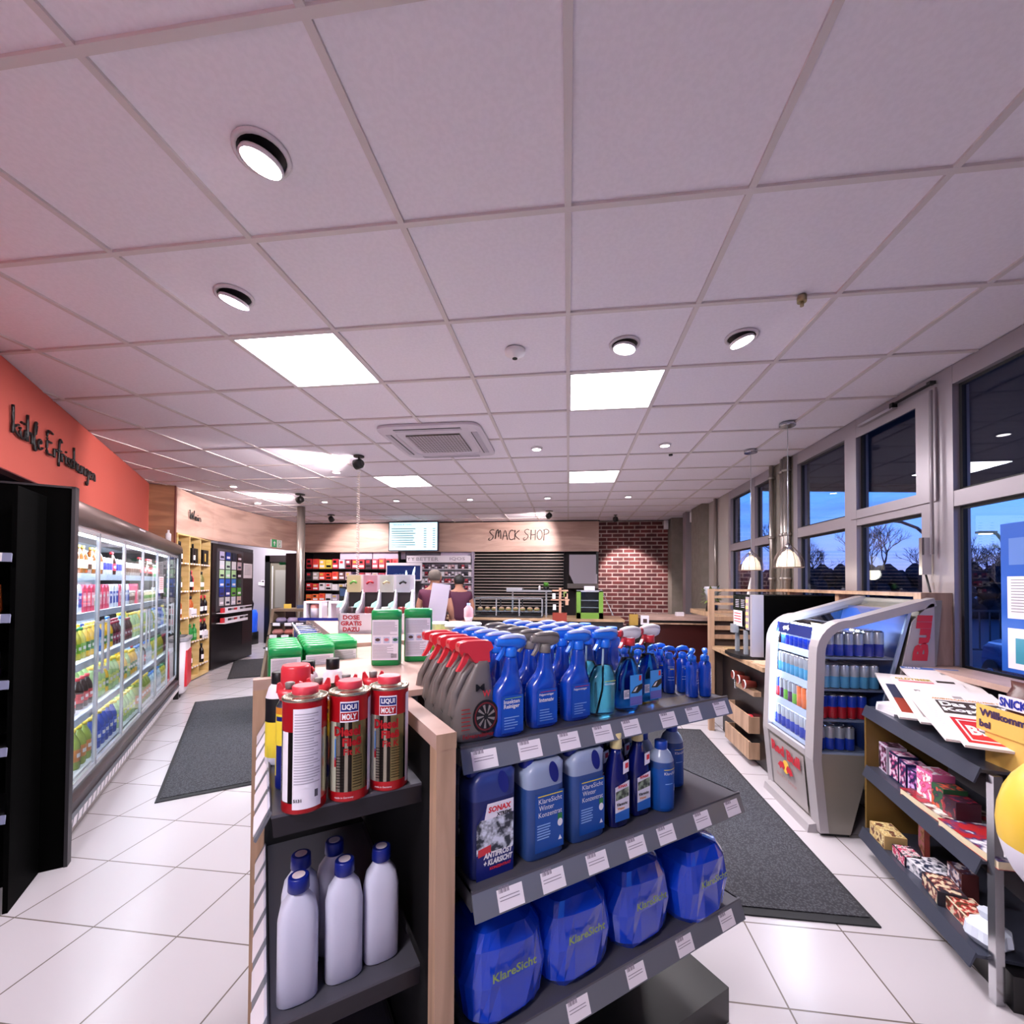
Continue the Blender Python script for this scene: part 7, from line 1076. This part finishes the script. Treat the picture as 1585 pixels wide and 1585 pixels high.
for i, (x, y, w_, d_, h_, hx, rz, l) in enumerate([(1.84, 2.72, .16, .10, .07, ('c8a870', '6a4030', 'e8d8a0'), RZ, 'open tan display carton at the far end of the lower rack shelf'), (1.97, 2.66, .16, .02, .16, ('8a3a30', 'e070a0', 'd8b870'), RZ - .3, 'raised picture lid of the tan display carton'), (1.85, 2.55, .12, .08, .05, ('302030', 'c03a60', 'e8e0e0'), RZ, 'dark packet beside the tan carton'),
        (1.90, 2.43, .18, .14, .05, ('e0dce4', '28304a', 'b8b8c0'), RZ + .2, 'white tray box with blue print on the lower rack shelf'), (1.86, 2.29, .15, .10, .06, ('2a2a34', 'd8c8a8', '8a3a3a'), RZ - .1, 'dark box with mixed print on the lower rack shelf'), (1.88, 2.16, .14, .10, .05, ('d8ccb0', '5a3a2a', 'c83a3a'), RZ, 'beige carton near the close end of the lower rack shelf'), (1.95, 2.33, .10, .06, .12, ('5a2a2a', 'e0d0d0', '2a3a6a'), RZ, 'small upright brown packet on the lower rack shelf')]): cbox_thing('product_box', x, y, .101, w_, d_, h_, hx, rz, l)
mb = MB(); mb.rings([[(x * (1 + .12 * math.sin(5 * q)), y * (1 + .12 * math.cos(3 * q)), z) for q, (x, y) in enumerate(superring(0, 0, r, r, 20, 2))] for z, r in ((0, .04), (.03, .065), (.07, .06), (.10, .02), (.13, .03))], c_('foil', 'd8e0f0', .2), smooth=False); one('foil_wrapped_toy', mb, RK(1.86, 2.02, .101), 0, 'small foil-wrapped toy at the near end of the lower rack shelf', 'toy')
# yellow and white ball at the right edge
bl = link('round_balloon', None, None, (1.37, 1.385, .87), 0); tag(bl, 'large yellow and white inflated ball at the right edge before the rack', 'inflatable')
yb = c_('ball_yellow', 'e8c048', .35); wb = c_('ball_white', 'e8e4f0', .35); mb = MB(); P = [(.148 * math.sin(PI * k / 14), .21 * -math.cos(PI * k / 14)) for k in range(15)]; P[0] = (.004, -.21); P[-1] = (.004, .21); mb.lathe(P, yb, 36, ms=[wb] * 6 + [yb] * 8); link('ball', mb.mesh('ball'), bl); mb = MB(); mb.loft([(-.87, 0, 0, .14, .14), (-.85, 0, 0, .13, .13), (-.84, 0, 0, .02, .02), (-.20, 0, 0, .02, .02)], dgrey, 20, 2); link('stand', mb.mesh('stand'), bl)
# posters on the window
t = link('window_poster', bx(2.30, 2.305, 1.9, 2.655, 1.10, 1.88, c_('poster_blue', '1c58b8', .4)).mesh('sheet'), None, (0, 0, 0)); tag(t, 'blue poster hanging inside the window above the oak sill', 'poster')
mb = MB(); X_ = 2.2985
for a, b, c, d, m in ((2.05, 2.61, 1.66, 1.80, c_('poster_light', '5a80c8', .4)), (2.0, 2.62, 1.38, 1.60, tinwhite), (2.0, 2.62, 1.12, 1.33, tinwhite), (2.1, 2.58, 1.15, 1.28, c_('poster_teal', '3a8aa0', .4))): mb.quad((X_ - (.001 if m.name == 'poster_teal' else 0), b, c), (X_ - (.001 if m.name == 'poster_teal' else 0), a, c), (X_ - (.001 if m.name == 'poster_teal' else 0), a, d), (X_ - (.001 if m.name == 'poster_teal' else 0), b, d), m)
for k in range(12): mb.quad((X_ - .001, 2.60, 1.58 - k * .015), (X_ - .001, 2.1, 1.58 - k * .015), (X_ - .001, 2.1, 1.583 - k * .015), (X_ - .001, 2.60, 1.583 - k * .015), ink)
link('print', mb.mesh('print'), t); mb = MB(); mb.tube([(2.302, 2.5, 1.88), (2.302, 2.5, 2.04)], .003, silver, 5); link('hanging_chain', mb.mesh('hanging_chain'), t)
one('window_sticker', bx(2.376, 2.379, 2.60, 2.72, 1.42, 1.56, c_('note_yellow', 'b8c070', .5)), (0, 0, 0), 0, 'small yellow-green notice stuck low on the window glass', 'notice')
# diagonal cupboard under the sill behind the rack
one('sill_panel', bx(2.27, 2.335, -1.5, 3.0, 0, 1.03, mat('panel_grey', '5c585e', .35, .3)), (0, 0, 0), 0, 'grey glossy panel below the oak window sill', 'panel')
